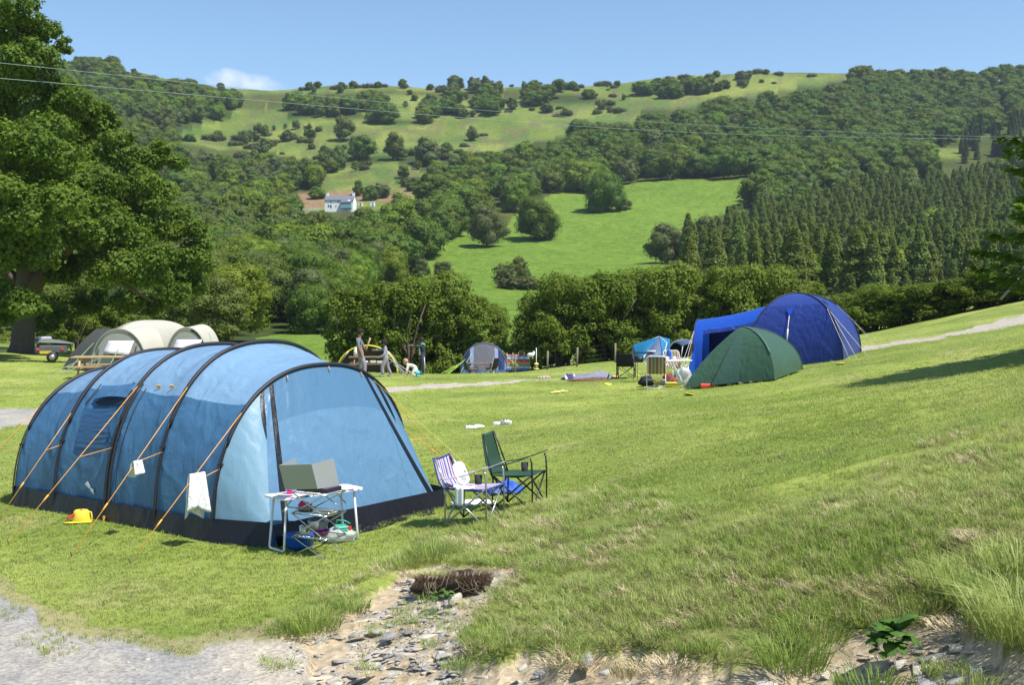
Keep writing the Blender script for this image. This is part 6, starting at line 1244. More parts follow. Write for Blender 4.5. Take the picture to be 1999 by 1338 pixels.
# teal tent, small grey tent with awning
tt = thing('ridge_tent', 'small turquoise tent with a grey-blue front panel by the hedge', 'tent', tuple(At(1268, 52)))
def TP(px, py, d): return Vector(((px - CX) / F * d, d, EYE + (HY - py) / F * d)) - Vector(tt.location)
TEAL = fabric('turquoise_flysheet', (.03, .23, .45), .3, .45, (2, 6), .4); TGB = fabric('greyblue_panel', (.11, .15, .27), .25, .5); tp = TP(1287, 657, 52.5); c0, c1_, c2_, c3_ = TP(1236, 673, 53), TP(1247, 712, 51.2), TP(1292, 708, 51.0), TP(1318, 712, 54); e_ = TP(1228, 708, 54.5)
for q4, mt, nm in (((tp, c0, c1_, TP(1262, 690, 51.6)), TEAL, 'flysheet_panel'), ((tp, TP(1262, 690, 51.6), c1_, c2_), TGB, 'front_panel'), ((tp, c2_, TP(1308, 712, 52), TP(1308, 662, 53)), TEAL, 'flysheet_panel'), ((tp, TP(1308, 662, 53), c3_, e_), TEAL, 'rear_panel'), ((c0, e_, TP(1240, 712, 54), c1_), TGB, 'side_panel')):
    a_, b_, c_, d_ = q4; mb = MB(); cen = (a_ + b_ + c_ + d_) / 4; mb.grid(lambda u, v: a_.lerp(b_, u).lerp(d_.lerp(c_, u), v) + Vector((0, -.10 * math.sin(PI * u) * math.sin(PI * v), .07 * math.sin(PI * u) * math.sin(PI * v))), 8, 8); mb.build(nm, mt, tt)
mb = MB(); mb.tube([TP(1262, 690, 51.5), TP(1247, 712, 51)], .025, 5); mb.tube([TP(1263, 686, 51.4), TP(1280, 686, 51.4)], .04, 5); mb.tube([tp, TP(1240, 674, 53)], .02, 4); mb.tube([c2_, TP(1302, 670, 51.5), tp], .02, 4); mb.build('pole_sleeve', CORD, tt)
aw, apt, aW, aH = arch_tent('tunnel_tent', 'small dark blue-grey tent with its awning propped open', 1303, 1368, 52.5, 663, 2.6, fabric('slate_flysheet', (.035, .09, .18), .2, .45), None, plain('slate_piping', (.25, .28, .33), .6), 2.4, .3)
mb = MB(); mb.grid(lambda u, v: apt(0, PI * (.28 + .44 * u)) + Vector((.25 * v, -1.2 * v, .0 - .12 * v * v + .05 * math.sin(PI * v))), 12, 8, thick=.01); mb.build('awning', fabric('slate_awning', (.10, .15, .22), .25, .45), aw)
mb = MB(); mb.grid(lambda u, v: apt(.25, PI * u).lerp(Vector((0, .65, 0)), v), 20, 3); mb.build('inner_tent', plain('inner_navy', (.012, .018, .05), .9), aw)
for ph_, dx in ((.30, -.1), (.72, .35), (.5, .1)): mb = MB(); a_ = apt(0, PI * ph_) + Vector((.25, -1.2, -.12)); mb.tube([a_, Vector((a_.x + dx, a_.y - .1, .0))], .016, 5); mb.build('awning_pole', CORD, aw)
mb = MB(); mb.grid(lambda u, v: apt(0, PI * .62) + Vector((-.1 + .14 * u + .05 * math.sin(6 * v), -.05, -.05 - 1.1 * v)), 3, 8, thick=.01); mb.build('tied_curtain', plain('tan_curtain', (.35, .22, .16), .8), aw)
# ---------------------------------------------------------------- lawn chairs, white table and clutter
LST = stripes('deck_stripe', [(.42, .40, .30), (.20, .24, .16), (.42, .40, .30), (.38, .10, .07), (.60, .56, .46), (.26, .30, .18), (.50, .46, .36), (.36, .12, .09)], 2.6, 1, trans=.35)
def lawn_chair(lb, loc, rz):
    r = thing('folding_lawn_chair', lb, 'chair', loc, rz, 'striped folding lawn chairs'); w = .25; mb = MB(); mb.tube([(.22, -w, .0), (.20, -w, .42), (-.20, -w, .38), (-.38, -w, .82), (-.39, -w * .8, .86), (-.39, w * .8, .86), (-.38, w, .82), (-.20, w, .38), (.20, w, .42), (.22, w, 0)], .012, 7); mb.tube([(.22, -w, .02), (.22, w, .02)], .011, 6); mb.build('frame', WTUBE, r)
    for s in (-w, w): mb = MB(); mb.tube([(-.26, s, 0), (.18, s, .62)], .011, 6); mb.build('leg', WTUBE, r); mb = MB(); mb.box((-.08, s * 1.08, .63), (.46, .045, .022), bev=.008); mb.build('armrest', WHT, r)
    mb = MB(); mb.tube([(-.26, -w, .01), (-.26, w, .01)], .011, 6); mb.tube([(-.1, -w, .22), (-.1, w, .22)], .009, 6); mb.build('crossbar', WTUBE, r)
    mb = MB(); mb.grid(lambda u, v: (.19 - .38 * u, (v - .5) * 2 * w * .94, .415 - .035 * u - .03 * math.sin(PI * u)), 8, 6, thick=.006); mb.build('seat', LST, r)
    mb = MB(); mb.grid(lambda u, v: (-.20 - .185 * u - .03 * math.sin(PI * u), (v - .5) * 2 * w * .94, .39 + .46 * u), 8, 6, thick=.006); mb.build('backrest', LST, r); return r
lawn_chair('striped lawn chair seen from behind, standing clear of the tents', tuple(At(1281, 30.6)), math.radians(83)); lawn_chair('striped lawn chair facing the camera behind the white table', tuple(At(1322, 32.8)), math.radians(-70))
q_ = At(1322, 31.0); r = thing('folding_table', 'small white folding table between the two striped lawn chairs', 'table', tuple(q_), .15); mb = MB(); mb.box((0, 0, .66), (.72, .45, .035), bev=.012); mb.build('table_top', WHT, r); [(lambda mb, s: (mb.tube([(-.22, s, .64), (.20, s, 0)], .012, 6), mb.tube([(.22, s, .64), (-.20, s, 0)], .012, 6), mb.build('leg', WTUBE, r)))(MB(), s) for s in (-.17, .17)]
mb = MB(); mb.lathe([(0, 0), (.07, 0), (.07, .20), (.045, .24), (.04, .28), (0, .28)], n=14); o = mb.build('blue_flask', BBL); o.location = q_ + Vector((-.22, .05, .68)); tag(o, 'stout blue flask on the small white table', 'flask')
for dx, lb in ((-.30, 'white mug on the edge of the small white table by the flask'), (-.10, 'white mug in the middle of the small white table')): mb = MB(); mb.lathe([(0, 0), (.04, 0), (.045, .09), (.038, .09), (.035, .01), (0, .01)], n=12); mb.tube([(.04, 0, .07), (.07, 0, .06), (.07, 0, .03), (.04, 0, .02)], .007, 5); o = mb.build('mug', WHT); o.location = q_ + Vector((dx, -.12, .68)); tag(o, lb, 'mug')
q2 = At(1335, 29.6); r = thing('rubbish_bag', 'white carrier bag tied to the corner of the green tent', 'bag', tuple(q2)); mb = MB(); mb.blob((0, 0, .27), (.19, .13, .25), 18, 12, .7, 7); mb.build('bag_film', fabric('white_film', (.80, .82, .80), .4, .3, (8, 20), .8), r); mb = MB(); mb.tube([(.02, 0, .48), (-.02, 0, .62), (.1, 0, .55)], .012, 5); mb.build('handle', WHT, r)
for a, b, d_, s, lb, mt in ((1262, 748, 31.6, .22, 'black rucksack behind the legs of the near lawn chair', BLKF), (1308, 748, 31.6, .20, 'dark red cool bag under the white table', plain('dark_red_cloth', (.25, .03, .035), .8, .2, 8)), (1300, 752, 31.2, .14, 'pink and white beach bag under the white table', plain('pink_cloth', (.60, .38, .36), .8, .2, 8))):
    q_ = At(a, d_); r = thing('bag', lb, 'bag', tuple(q_)); mb = MB(); mb.blob((0, 0, s * .6), (s, s * .7, s * .7), 14, 9, .5, a); mb.build('body', mt, r); mb = MB(); mb.tube([(-s * .4, 0, s * 1.1), (0, 0, s * 1.5), (s * .4, 0, s * 1.1)], .012, 5); mb.build('handle', mt, r)
for a, d_, lb in ((1289, 31.3, 'yellow tray on the grass behind the near lawn chair'), (1313, 30.4, 'yellow crate under the front of the white table')): q_ = At(a, d_); mb = MB(); mb.box((0, 0, .05), (.34, .24, .09), bev=.02); mb.box((0, 0, .10), (.38, .28, .02), bev=.008); o = mb.build('yellow_crate', YP); o.location = q_; tag(o, lb, 'crate')
q_ = At(1254, 33.5); r = thing('camp_kitchen', 'black topped camp kitchen rack between the black chair and lawn chair', 'camp kitchen', tuple(q_), .1); mb = MB(); mb.box((.05, 0, .86), (.46, .3, .03)); mb.build('top', BLK, r); [(lambda mb, s: (mb.tube([(s, 0, 0), (s, 0, .86)], .012, 5), mb.build('leg', GREYM, r)))(MB(), s) for s in (-.15, .25)]; mb = MB(); mb.lathe([(0, 0), (.12, 0), (.14, .16), (0, .16)], (-.1, 0, .58), 12); mb.build('hanging_bucket', BLK, r)
# bedding left on the grass
SLP = fabric('grey_sleeping_bag', (.22, .22, .28), .08, .7, (4, 12), .6); p = G(1155, 740); o = sheet_lump('sleeping_bag', 'long grey sleeping bag crumpled on the lawn before the hedge', 'sleeping bag', p, .55, 1.45, .24, SLP, 11, .10)
p = G(1150, 743); sheet_lump('camping_mat', 'dark red mat under the grey sleeping bag', 'mat', p, .5, 1.25, .03, plain('maroon_mat', (.22, .03, .05), .8, .2, 8), 12, .06)
p = G(1112, 741); sheet_lump('blue_clothes', 'navy and white bundle of clothes at the end of the sleeping bag', 'clothes', p, .4, .5, .17, stripes('navy_white', [(.04, .05, .16), (.05, .06, .18), (.6, .6, .62), (.04, .05, .16)], 3, 0, wob=.1), 13, .3)
p = G(1189, 738); sheet_lump('beach_towel', 'orange and pink patterned towel beside the sleeping bag', 'towel', p, .45, .65, .09, stripes('orange_pattern', [(.75, .45, .22), (.70, .20, .16), (.80, .60, .40), (.75, .40, .2)], 6, 0, wob=.25), 14)
p = G(1061, 739); sheet_lump('patterned_rag', 'small brown and white patterned scarf on the lawn', 'scarf', p, .25, .5, .08, stripes('brown_pattern', [(.30, .12, .06), (.65, .6, .5), (.08, .06, .05), (.6, .5, .4)], 9, 0, wob=.2), 15)
# ---------------------------------------------------------------- trailer
r = thing('camping_trailer', 'small dark camping trailer with a yellow plate under the oak', 'trailer', tuple(At(100, 47.5)), .35); BODY = plain('trailer_grey', (.09, .095, .11), .45, .2, 4); COV = fabric('trailer_cover', (.15, .155, .16), .05, .6, (2, 6), .5)
mb = MB(); mb.box((0, 0, .55), (1.25, .9, .32), bev=.04); mb.build('body', BODY, r); mb = MB(); mb.grid(lambda u, v: (-.62 + 1.5 * u, -.46 + .92 * v, .72 + .24 * (1 - u ** 2 * .9) * math.sin(PI * (.12 + .76 * v)) + .02), 10, 8, thick=.02); mb.build('cover', COV, r)
for s in (-.52, .52): mb = MB(); mb.lathe([(.05, -.06), (.2, -.06), (.22, -.03), (.22, .03), (.2, .06), (.05, .06)], n=20); w_ = mb.build('wheel', BLK, r); w_.location = (0.05, s, .22); w_.rotation_euler.x = PI / 2; mb = MB(); mb.lathe([(0, -.065), (.11, -.065), (.12, .065), (0, .065)], n=14); mb.build('rim', GREYM, w_)
mb = MB(); mb.tube([(.6, .3, .42), (1.5, 0, .40)], .03, 5); mb.tube([(.6, -.3, .42), (1.5, 0, .40)], .03, 5); mb.build('drawbar', BODY, r)
mb = MB(); mb.box((-.2, -.475, .43), (.45, .02, .11)); mb.build('number_plate', plain('plate_yellow', (.62, .42, .03), .5), r); mb = MB(); mb.box((-.5, -.475, .56), (.12, .025, .08)); mb.box((.45, -.475, .56), (.12, .025, .08)); mb.build('tail_light', RP, r); mb = MB(); mb.box((-.25, -.1, 1.0), (.5, .35, .14), rz=.2, bev=.03); mb.build('load', plain('pale_grey_load', (.4, .41, .45), .6), r)
# ---------------------------------------------------------------- fence by the hedge
r = thing('wire_fence', 'wire stock fence on rough posts along the foot of the hedge', 'fence', tuple(At(1060, 62.5))); r0 = Vector(r.location); fp = [At(a, 62.5) for a in (1005, 1068, 1126, 1200)]
for q_ in fp: mb = MB(); b0 = q_ - r0; mb.tube([b0 - Vector((0, 0, .2)), b0 + Vector((.04, 0, 1.05))], .055, 6); mb.build('post', plain('grey_post', (.20, .17, .13), .9, .3, 8), r)
for h_ in (.25, .5, .75, 1.0): mb = MB(); mb.tube([q_ - r0 + Vector((0, 0, h_)) for q_ in fp], .005, 4); mb.build('wire', STEELD, r)
# bare leaning stem on the right
r = At(1950, 54); mb = MB(); mb.tube([(0, 0, 0), (.8, 0, .9), (1.5, .2, 2.2), (2.0, .3, 3.0)], [.06, .05, .035, .02], 6); mb.tube([(.8, 0, .9), (1.5, 0, 1.3), (2.2, 0, 1.9)], [.035, .025, .01], 5); o = mb.build('dead_tree', plain('silver_wood', (.24, .22, .19), .9, .2, 8)); o.location = r + Vector((-.6, -1.6, .3)); tag(o, 'bare silver stem leaning out of the hedge by the far track', 'tree')
for a, b, hpx, lb in ((1488, 412, 26, 'bleached dead tree leaning at the plantation corner'), (1302, 352, 20, 'bare white trunk at the top hedge of the bright field')):
    d = float(hill_d(a, b)); x = (a - CX) / F * d; h_ = hpx * d / F; mb = MB(); mb.tube([(0, 0, -1), (h_ * .25, 0, h_ * .5), (h_ * .5, 0, h_)], [.35, .25, .08], 6); mb.tube([(h_ * .25, 0, h_ * .5), (h_ * .65, 0, h_ * .65)], [.2, .05], 5); mb.tube([(h_ * .1, 0, h_ * .25), (-h_ * .1, 0, h_ * .7)], [.2, .05], 5); o = mb.build('dead_tree', _M['silver_wood']); o.location = (x, d - 4, hz(x, d - 4)); tag(o, lb, 'tree')

# ---------------------------------------------------------------- cottage on the hillside
d = float(hill_d(665, 408)); sc = d / F; hx = (665 - CX) * sc; hzz = EYE + (HY - 407) * sc
WALL = plain('whitewash', (.82, .82, .80), .9, .03, 2); SLATE = plain('slate_roof', (.14, .145, .17), .7, .2, 3, bump=.5, bscale=5); WIN = plain('window_glass', (.03, .035, .04), .1)
r = thing('white_cottage', 'whitewashed stone cottage with slate roof alone on the hillside', 'house', (hx, d, hzz - .2), -.06); W2, D2, HW, HR = 56 * sc, 5.5, 16.5 * sc, 25.5 * sc
mb = MB(); mb.box((0, 0, HW / 2 - 1.5), (W2, D2, HW + 3)); mb.add([(-W2 / 2, -D2 / 2, HW), (-W2 / 2, D2 / 2, HW), (-W2 / 2, 0, HR), (W2 / 2, -D2 / 2, HW), (W2 / 2, D2 / 2, HW), (W2 / 2, 0, HR)], [(0, 2, 1), (3, 4, 5)]); wl = mb.build('wall', WALL, r)
mb = MB(); [mb.poly([(-W2 / 2 - .15, s * (D2 / 2 + .25), HW - .12), (W2 / 2 + .15, s * (D2 / 2 + .25), HW - .12), (W2 / 2 + .15, 0, HR + .05), (-W2 / 2 - .15, 0, HR + .05)], (0, 0, .14)) for s in (-1, 1)]; rf = mb.build('roof', SLATE, r)
for s in (-1, 1): mb = MB(); mb.box((s * (W2 / 2 - .4), 0, HR + .35), (.75, .8, 1.3)); mb.box((s * (W2 / 2 - .4), 0, HR + 1.02), (.85, .9, .12)); mb.build('chimney', WALL, rf)
for x0, z0, w_, h_ in ((-.36, .30, .45, .7), (-.28, .25, .5, 1.0), (-.10, .28, .3, .5), (-.28, .80, .45, .45), (-.02, .8, .4, .45)): mb = MB(); mb.box((x0 * W2, -D2 / 2 - .02, z0 * HW), (w_ * .9, .08, h_)); mb.build('window', WIN, r)
mb = MB(); mb.box((.28 * W2, -D2 / 2 - .9, HW * .33), (W2 * .36, 1.8, HW * .66)); mb.build('extension', plain('glasshouse_blue', (.20, .34, .38), .3), r); mb = MB(); mb.poly([(.09 * W2, -D2 / 2 - 2.0, HW * .66), (.47 * W2, -D2 / 2 - 2.0, HW * .66), (.47 * W2, -D2 / 2, HW * .98), (.09 * W2, -D2 / 2, HW * .98)], (0, 0, .12)); er = mb.build('extension_roof', SLATE, r); mb = MB(); mb.box((.37 * W2, -D2 / 2 - 1.0, HW * .9), (.6, .7, .1), rx=.5); mb.build('skylight', WALL, er)
def small(nm, lb, cat, px, py, w_, h_, cols):
    d = float(hill_d(px, py)) ; s_ = d / F; x = (px - CX) * s_; r = thing(nm, lb, cat, (x, d - 1, EYE + (HY - py) * s_)); mb = MB(); mb.box((0, 0, h_ * s_ / 2), (w_ * s_, 1.6, h_ * s_), bev=.15); mb.build('body', cols[0], r); mb = MB(); mb.box((w_ * s_ * .12, -.82, h_ * s_ * .5), (w_ * s_ * .35, .06, h_ * s_ * .55)); mb.build('door' if nm != 'caravan' else 'window', cols[1], r); mb = MB(); mb.box((0, 0, h_ * s_ + .06), (w_ * s_ * 1.08, 1.75, .12)); mb.build('roof', cols[2], r)
small('garden_shed', 'tiny white shed with blue door east of the cottage', 'shed', 728, 404, 9, 9, (WALL, plain('shed_blue', (.12, .25, .5), .5), WALL)); small('caravan', 'small white caravan between the cottage and the shed', 'caravan', 704, 403, 9, 6, (WALL, WIN, WALL)); small('garden_shed', 'blue hut at the edge of the wood west of the cottage', 'shed', 451, 408, 8, 5, (plain('hut_blue', (.12, .28, .42), .5), WIN, plain('hut_roof', (.1, .22, .34), .5))); small('barn', 'low dark slate-roofed barn among the trees east of the cottage', 'barn', 822, 388, 16, 6, (plain('barn_stone', (.3, .28, .26), .9), WIN, SLATE))
d = float(hill_d(605, 412)); s_ = d / F; r = thing('garden_fence', 'pale green mesh fence running from the cottage along the terrace', 'fence', ((600 - CX) * s_, d - 2, hz((600 - CX) * s_, d - 2))); mb = MB(); 
for i in range(14): mb.tube([(-26 * s_ + i * 4 * s_, 0, -.5), (-26 * s_ + i * 4 * s_, 0, 1.3)], .07, 4)
mb.build('post', plain('fence_green', (.30, .42, .34), .7), r); mb = MB(); [mb.tube([(-26 * s_, 0, h_), (26 * s_, 0, h_)], .05, 4) for h_ in (.3, .6, .9, 1.2)]; mb.build('rail', _M['fence_green'], r)
# poles and cables
PLM = plain('pole_wood', (.33, .30, .26), .9, .2, 3); CBL = plain('cable_grey_green', (.26, .34, .30), .5, .05, 3)
def pole(px, py, top, lb, r_=.14, arm=False):
    d = float(hill_d(px, py)); s_ = d / F; x = (px - CX) * s_; h_ = (py - top) * s_; r = thing('utility_pole', lb, 'pole', (x, d, EYE + (HY - py) * s_)); mb = MB(); mb.tube([(0, 0, -1), (0, 0, h_)], [r_ * 1.2, r_ * .8], 7); mb.build('shaft', PLM, r)
    if arm: mb = MB(); mb.box((0, 0, h_ - .3), (2.2, .14, .14)); mb.build('crossarm', PLM, r)
    return Vector((x, d, EYE + (HY - top) * s_))
pole(820, 528, 490, 'grey telegraph pole standing at the bottom of the valley'); pole(470, 520, 480, 'thin pole just showing above the lower wood', .09); pole(876, 474, 440, 'bare trunk-like pole at the dark edge of the valley wood')
def cable(pts, lb, r_=.03):
    P3 = [Vector(((a - CX) / F * d, d, EYE + (HY - b) / F * d)) for a, b, d in pts]; mb = MB(); n = 60; out = []; X = [p[0] for p in pts]
    for i in range(n + 1):
        a = X[0] + (X[-1] - X[0]) * i / n; b = np.interp(a, X, [p[1] for p in pts]); iv = np.interp(a, X, [1 / p[2] for p in pts]); d = 1 / iv; out.append(Vector(((a - CX) / F * d, d, EYE + (HY - b) / F * d)))
    # ease the kinks out of the sag
    for _ in range(30): out = [out[0]] + [(out[i - 1] + out[i] * 2 + out[i + 1]) / 4 for i in range(1, n)] + [out[-1]]
    rr_ = [r_ * (.7 + out[i].y / 80) for i in range(n + 1)]; mb.tube(out, rr_, 4); o = mb.build('overhead_cable', CBL); tag(o, lb, 'cable')
cable([(-260, 96, 30), (0, 122, 38), (430, 168, 62), (700, 196, 92), (1100, 228, 150), (1500, 252, 230), (1945, 268, 350), (2150, 272, 400)], 'upper overhead cable crossing from the oak to the far conifers', .010)
cable([(-260, 132, 30), (0, 152, 38), (300, 178, 55), (640, 208, 86), (1000, 238, 140), (1300, 258, 195), (1600, 268, 260), (1950, 271, 350), (2150, 275, 400)], 'lower overhead cable crossing the whole hillside', .012)
# ---------------------------------------------------------------- people
SKB = plain('brown_skin', (.26, .135, .085), .55, .1, 10); SKF = plain('fair_skin', (.55, .34, .25), .55, .1, 10); HRB = plain('black_hair', (.012, .010, .010), .8, .3, 60, bump=.8, bscale=120); HRF = plain('blond_hair', (.46, .31, .15), .7, .3, 60, bump=.6, bscale=90); EYEM = plain('eye_dark', (.02, .015, .012), .3)
def person(label, loc, rz, J, segs, mats, look, head, hair, hairmat, hands, feet, group=None):
    """J: joint -> (x, y, z, radius); segs: (joint, joint, material index). One skinned body; head, hands and shoes are fused into the same mesh."""
    root = thing('person', label, 'person', loc, rz, group); names = list(J); me = bpy.data.meshes.new('body'); me.from_pydata([J[k][:3] for k in names], [(names.index(a), names.index(b)) for a, b, _ in segs], [])
    o = bpy.data.objects.new('tmp', me); COL.objects.link(o); sk = o.modifiers.new('s', 'SKIN'); sk.use_smooth_shade = True
    for i, k in enumerate(names):
        v = me.skin_vertices[0].data[i]; v.radius = (J[k][3] * 1.24, J[k][3] * 1.24 * (.72 if k in ('pelvis', 'waist', 'chest', 'neckbase') else 1)); v.use_root = (k == 'pelvis')
    o.modifiers.new('d', 'SUBSURF').levels = 2; o.modifiers['d'].render_levels = 2
    dg = bpy.context.evaluated_depsgraph_get(); ev = o.evaluated_get(dg); nm = bpy.data.meshes.new_from_object(ev); bpy.data.objects.remove(o)
    mb = MB(); mb.v = [tuple(v.co) for v in nm.vertices]
    S_ = [(np.array(J[a][:3]), np.array(J[b][:3]), m) for a, b, m in segs]
    for f in nm.polygons:
        c = np.array(f.center); best = (9, 0)
        for a, b, m in S_:
            t = np.clip(np.dot(c - a, b - a) / max(np.dot(b - a, b - a), 1e-9), 0, 1); dd = np.linalg.norm(c - a - (b - a) * t)
            if dd < best[0]: best = (dd, m)
        mb.f.append(tuple(f.vertices)); mb.m.append(best[1]); mb.sm.append(True)
    hc = Vector(head[:3]); hr = head[3]; fx, fy = math.cos(look), math.sin(look); fw = Vector((fx, fy, 0)); sd_ = Vector((-fy, fx, 0)); mb.mi = 0
    mb.blob(hc, (hr * .92, hr * .78, hr * 1.18), 16, 12, 0, 0, look); mb.blob(hc + fw * hr * .35 + Vector((0, 0, -hr * .6)), (hr * .5, hr * .5, hr * .5), 10, 8, 0, 0, look)
    mb.blob(hc + fw * hr * .95 + Vector((0, 0, -hr * .12)), (hr * .18, hr * .12, hr * .2), 8, 6, 0, 0, look); mb.blob(hc + fw * hr * .82 + Vector((0, 0, -hr * .58)), (hr * .1, hr * .26, hr * .09), 8, 5, 0, 0, look)
    for s in (-1, 1): mb.blob(hc + sd_ * s * hr * .80 + Vector((0, 0, -hr * .1)), (hr * .16, hr * .08, hr * .25), 8, 6, 0, 0, look)
    for wr, dr, sp in hands:
        w_ = Vector(wr); d_ = Vector(dr).normalized(); s_ = Vector(sp).normalized(); mb.mi = 0; mb.tube([w_ - d_ * .01, w_ + d_ * .035, w_ + d_ * .075], [.020, .030, .024], 8)
        for k, (o_, l_) in enumerate(((-.021, .050), (-.007, .060), (.007, .056), (.021, .044))):
            a_ = w_ + d_ * .065 + s_ * o_; n_ = d_.cross(s_); mb.tube([a_, a_ + d_ * l_ * .55 + s_ * o_ * .25, a_ + d_ * l_ * .95 + n_ * .014 + s_ * o_ * .4], [.0088, .008, .0055], 6)
        a_ = w_ + d_ * .025 - s_ * .024; mb.tube([a_, a_ - s_ * .022 + d_ * .02, a_ - s_ * .03 + d_ * .045], [.010, .0095, .006], 6)
    for p0, p1, mi_ in feet: mb.mi = mi_; mb.tube([Vector(p0), Vector(p0).lerp(Vector(p1), .5) + Vector((0, 0, -.01)), Vector(p1)], [.052, .045, .032], 8)
    body = mb.build('body', mats, root)
    mb = MB(); mb.blob(hc - fw * hr * (.16 * (1 if hair < 1.3 else 1)) + Vector((0, 0, hr * .32)), (hr * 1.0 * hair, hr * .95 * hair, hr * 1.02 * hair), 16, 12, .35, 3, look); mb.build('hair', hairmat, root)
    mb = MB(); [mb.blob(hc + fw * hr * .80 + sd_ * s * hr * .34 + Vector((0, 0, hr * .03)), (hr * .08, hr * .11, hr * .07), 8, 5, 0, 0, look) for s in (-1, 1)]; mb.build('eyes', EYEM, root)
    return root
GT_ = plain('grey_tshirt', (.17, .175, .21), .85, .12, 12, bump=.3); GTR = plain('grey_trousers', (.25, .23, .27), .85, .15, 10, bump=.4); GS = plain('grey_sweatshirt', (.30, .31, .37), .85, .12, 12, bump=.3); DNV = plain('navy_hoodie', (.018, .025, .05), .8, .2, 12, bump=.3); DTR = plain('dark_track_trousers', (.045, .04, .065), .8, .2, 12, bump=.3); SHO = plain('dark_shoe', (.03, .028, .03), .6); LSH = plain('cream_shirt', (.70, .68, .58), .85, .06, 10, bump=.3); TEA = plain('turquoise_cloth', (.10, .42, .45), .8)
SEG = [('pelvis','waist',1),('waist','chest',1),('chest','neckbase',1),('neckbase','neck',0),('neck','skull',0),('chest','shL',1),('shL','elL',1),('elL','wrL',0),('chest','shR',1),('shR','elR',1),('elR','wrR',0),('pelvis','hipL',2),('hipL','knL',2),('knL','anL',2),('pelvis','hipR',2),('hipR','knR',2),('knR','anR',2)]
def sg(**k): return [(a, b, k.get(a + '_' + b, m)) for a, b, m in SEG]
# tall teenager with a bat, side-on, looking right
p = G(703, 737)
J = dict(pelvis=(.0,0,.84,.115), waist=(-.03,0,1.0,.105), chest=(-.05,0,1.22,.125), neckbase=(-.03,0,1.35,.07), neck=(-.005,0,1.42,.047), skull=(.02,0,1.48,.05), shL=(-.05,.16,1.30,.055), elL=(.07,.20,1.10,.040), wrL=(.165,.16,.93,.026), shR=(-.04,-.16,1.30,.055), elR=(-.02,-.22,1.02,.042), wrR=(.075,-.20,.80,.026), hipL=(.01,.09,.80,.090), knL=(.02,.12,.45,.066), anL=(-.09,.13,.10,.050), hipR=(.01,-.09,.80,.090), knR=(.17,-.12,.46,.068), anR=(.17,-.14,.10,.052))
person('tall teenager in grey t-shirt and trousers holding a wooden bat', tuple(p), 0, J, sg(shR_elR=1), [SKB, GT_, GTR, SHO], -.05, (.02, 0, 1.53, .098), 1.14, HRB, [((.075, -.20, .80), (.25, 0, -1), (.3, 1, 0)), ((.165, .16, .93), (.5, -.2, .5), (0, 0, 1))], [((-.11, .13, .05), (.08, .10, .03), 3), ((.15, -.14, .05), (.34, -.18, .03), 3)])
mb = MB(); mb.tube([(.19, .10, .90), (.21, .10, 1.0), (.32, .10, 1.30), (.335, .10, 1.34)], [.015, .020, .034, .03], 6); o = mb.build('rounders_bat', plain('pale_wood', (.66, .50, .28), .6, .1, 8)); o.location = p; tag(o, 'pale wooden bat held upright by the tall teenager', 'bat')
# boy in grey sweatshirt facing left with arms out
p = G(752, 736)
J = dict(pelvis=(.02,0,.60,.095), waist=(.03,0,.73,.088), chest=(.01,0,.92,.100), neckbase=(.0,0,1.02,.058), neck=(-.015,0,1.07,.040), skull=(-.03,0,1.12,.042), shL=(-.02,.12,.98,.046), elL=(-.17,.14,.92,.036), wrL=(-.36,.10,.91,.024), shR=(.03,-.12,.97,.046), elR=(-.01,-.18,.76,.038), wrR=(-.17,-.16,.68,.026), hipL=(.02,.07,.57,.074), knL=(.07,.10,.33,.056), anL=(.18,.12,.08,.046), hipR=(.02,-.07,.57,.074), knR=(-.10,-.10,.32,.058), anR=(-.07,-.12,.08,.048))
person('boy in grey sweatshirt reaching out with both arms beside the teenager', tuple(p), 0, J, sg(elL_wrL=1, elR_wrR=1), [SKB, GS, GTR, LSH], PI - .1, (-.04, 0, 1.165, .085), 1.16, HRB, [((-.36, .10, .91), (-1, 0, .15), (0, .3, 1)), ((-.17, -.16, .68), (-1, 0, -.1), (0, 1, .2))], [((.19, .12, .04), (.06, .10, .03), 2), ((-.06, -.12, .04), (-.19, -.12, .03), 2)])
# boy in dark hoodie facing left, pointing
p = G(824, 732)
J = dict(pelvis=(.02,0,.68,.100), waist=(.02,0,.82,.095), chest=(.02,0,1.02,.108), neckbase=(.0,0,1.14,.060), neck=(-.01,0,1.18,.040), skull=(-.02,0,1.22,.045), shL=(.0,.13,1.08,.048), elL=(-.10,.16,.88,.038), wrL=(-.24,.08,.82,.024), shR=(-.02,-.13,1.08,.048), elR=(-.16,-.22,1.05,.040), wrR=(-.30,-.26,1.09,.026), hipL=(.02,.08,.65,.080), knL=(-.07,.11,.36,.060), anL=(-.09,.12,.08,.052), hipR=(.03,-.08,.65,.080), knR=(.05,-.11,.36,.062), anR=(.06,-.12,.08,.056))
pr = person('boy in dark hooded top and striped track trousers pointing to the side', tuple(p), 0, J, sg(elL_wrL=1, elR_wrR=1), [SKB, DNV, DTR, SHO], PI + .5, (-.03, -.02, 1.275, .085), 1.12, HRB, [((-.30, -.26, 1.09), (-1, -.1, .3), (0, .5, 1)), ((-.24, .08, .82), (-1, 0, .1), (0, 1, .2))], [((-.07, .12, .04), (-.19, .08, .03), 3), ((.06, -.12, .04), (-.04, -.20, .03), 3)])
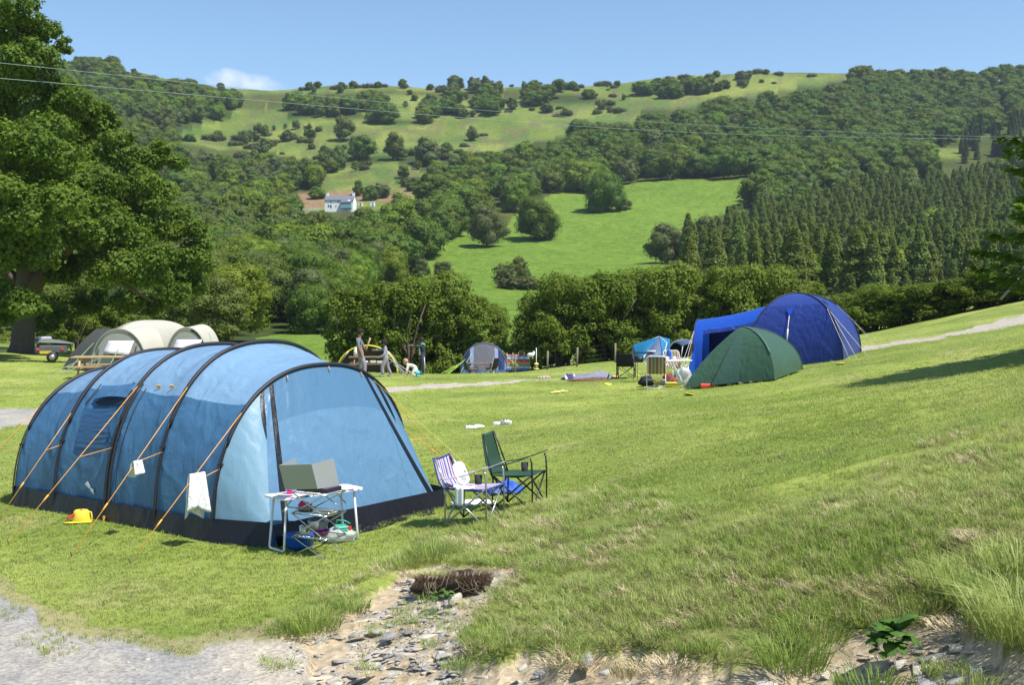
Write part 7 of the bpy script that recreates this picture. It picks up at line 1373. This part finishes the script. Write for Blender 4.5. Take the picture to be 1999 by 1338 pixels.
mb = MB(); mb.tube([(.09, -.155, .66), (.115, -.17, .36), (.115, -.175, .08)], .012, 5); mb.build('trouser_stripe', WHT, pr); mb = MB(); mb.grid(lambda u, v: (-.055 - .05 * math.sin(PI * u), -.10 + .10 * u, .72 + .33 * v), 6, 6, thick=-.012); mb.build('t_shirt_front', plain('pale_print', (.5, .55, .5), .8), pr); mb = MB(); mb.blob((.03, -.03, 1.14), (.09, .12, .03), 12, 6); mb.build('hood', TEA, pr)
# small blond child crouching on all fours, facing left
p = G(803, 736)
J = dict(pelvis=(.17,0,.30,.100), waist=(.09,0,.36,.092), chest=(-.07,0,.41,.090), neckbase=(-.15,0,.43,.055), neck=(-.18,0,.45,.040), skull=(-.20,0,.46,.04), shL=(-.11,.09,.38,.040), elL=(-.14,.11,.22,.032), wrL=(-.15,.12,.07,.024), shR=(-.11,-.09,.38,.042), elR=(-.15,-.12,.22,.034), wrR=(-.16,-.13,.07,.024), hipL=(.16,.07,.27,.078), knL=(.05,.10,.08,.054), anL=(.24,.10,.06,.040), hipR=(.16,-.07,.27,.080), knR=(.03,-.10,.09,.056), anR=(.20,-.12,.06,.042))
pr = person('small blond child in cream clothes crouching on all fours on the grass', tuple(p), 0, J, sg(), [SKF, LSH, LSH, TEA], PI, (-.21, 0, .52, .080), 1.12, HRF, [((-.15, .12, .07), (-.8, 0, -.5), (0, 1, 0)), ((-.16, -.13, .07), (-.8, 0, -.5), (0, 1, 0))], [((.22, .10, .05), (.30, .10, .03), 3), ((.20, -.12, .05), (.28, -.12, .03), 3)])
mb = MB(); mb.blob((.20, -.03, .14), (.11, .13, .10), 12, 8, .3, 2); mb.build('nappy_cover', TEA, pr)
# ---------------------------------------------------------------- the air
HZD = 0.00013
mb = MB(); mb.box((0, 300, 72), (1500, 1000, 160)); hzm = bpy.data.materials.new('thin_haze'); hzm.use_nodes = True; hzm.node_tree.nodes.clear()
ho = hzm.node_tree.nodes.new('ShaderNodeOutputMaterial'); hv = hzm.node_tree.nodes.new('ShaderNodeVolumePrincipled'); hv.inputs['Density'].default_value = HZD; hv.inputs['Color'].default_value = (.74, .86, 1, 1); hv.inputs['Anisotropy'].default_value = .2
hzm.node_tree.links.new(hv.outputs[0], ho.inputs['Volume']); tag(mb.build('haze', hzm), kind='stuff')
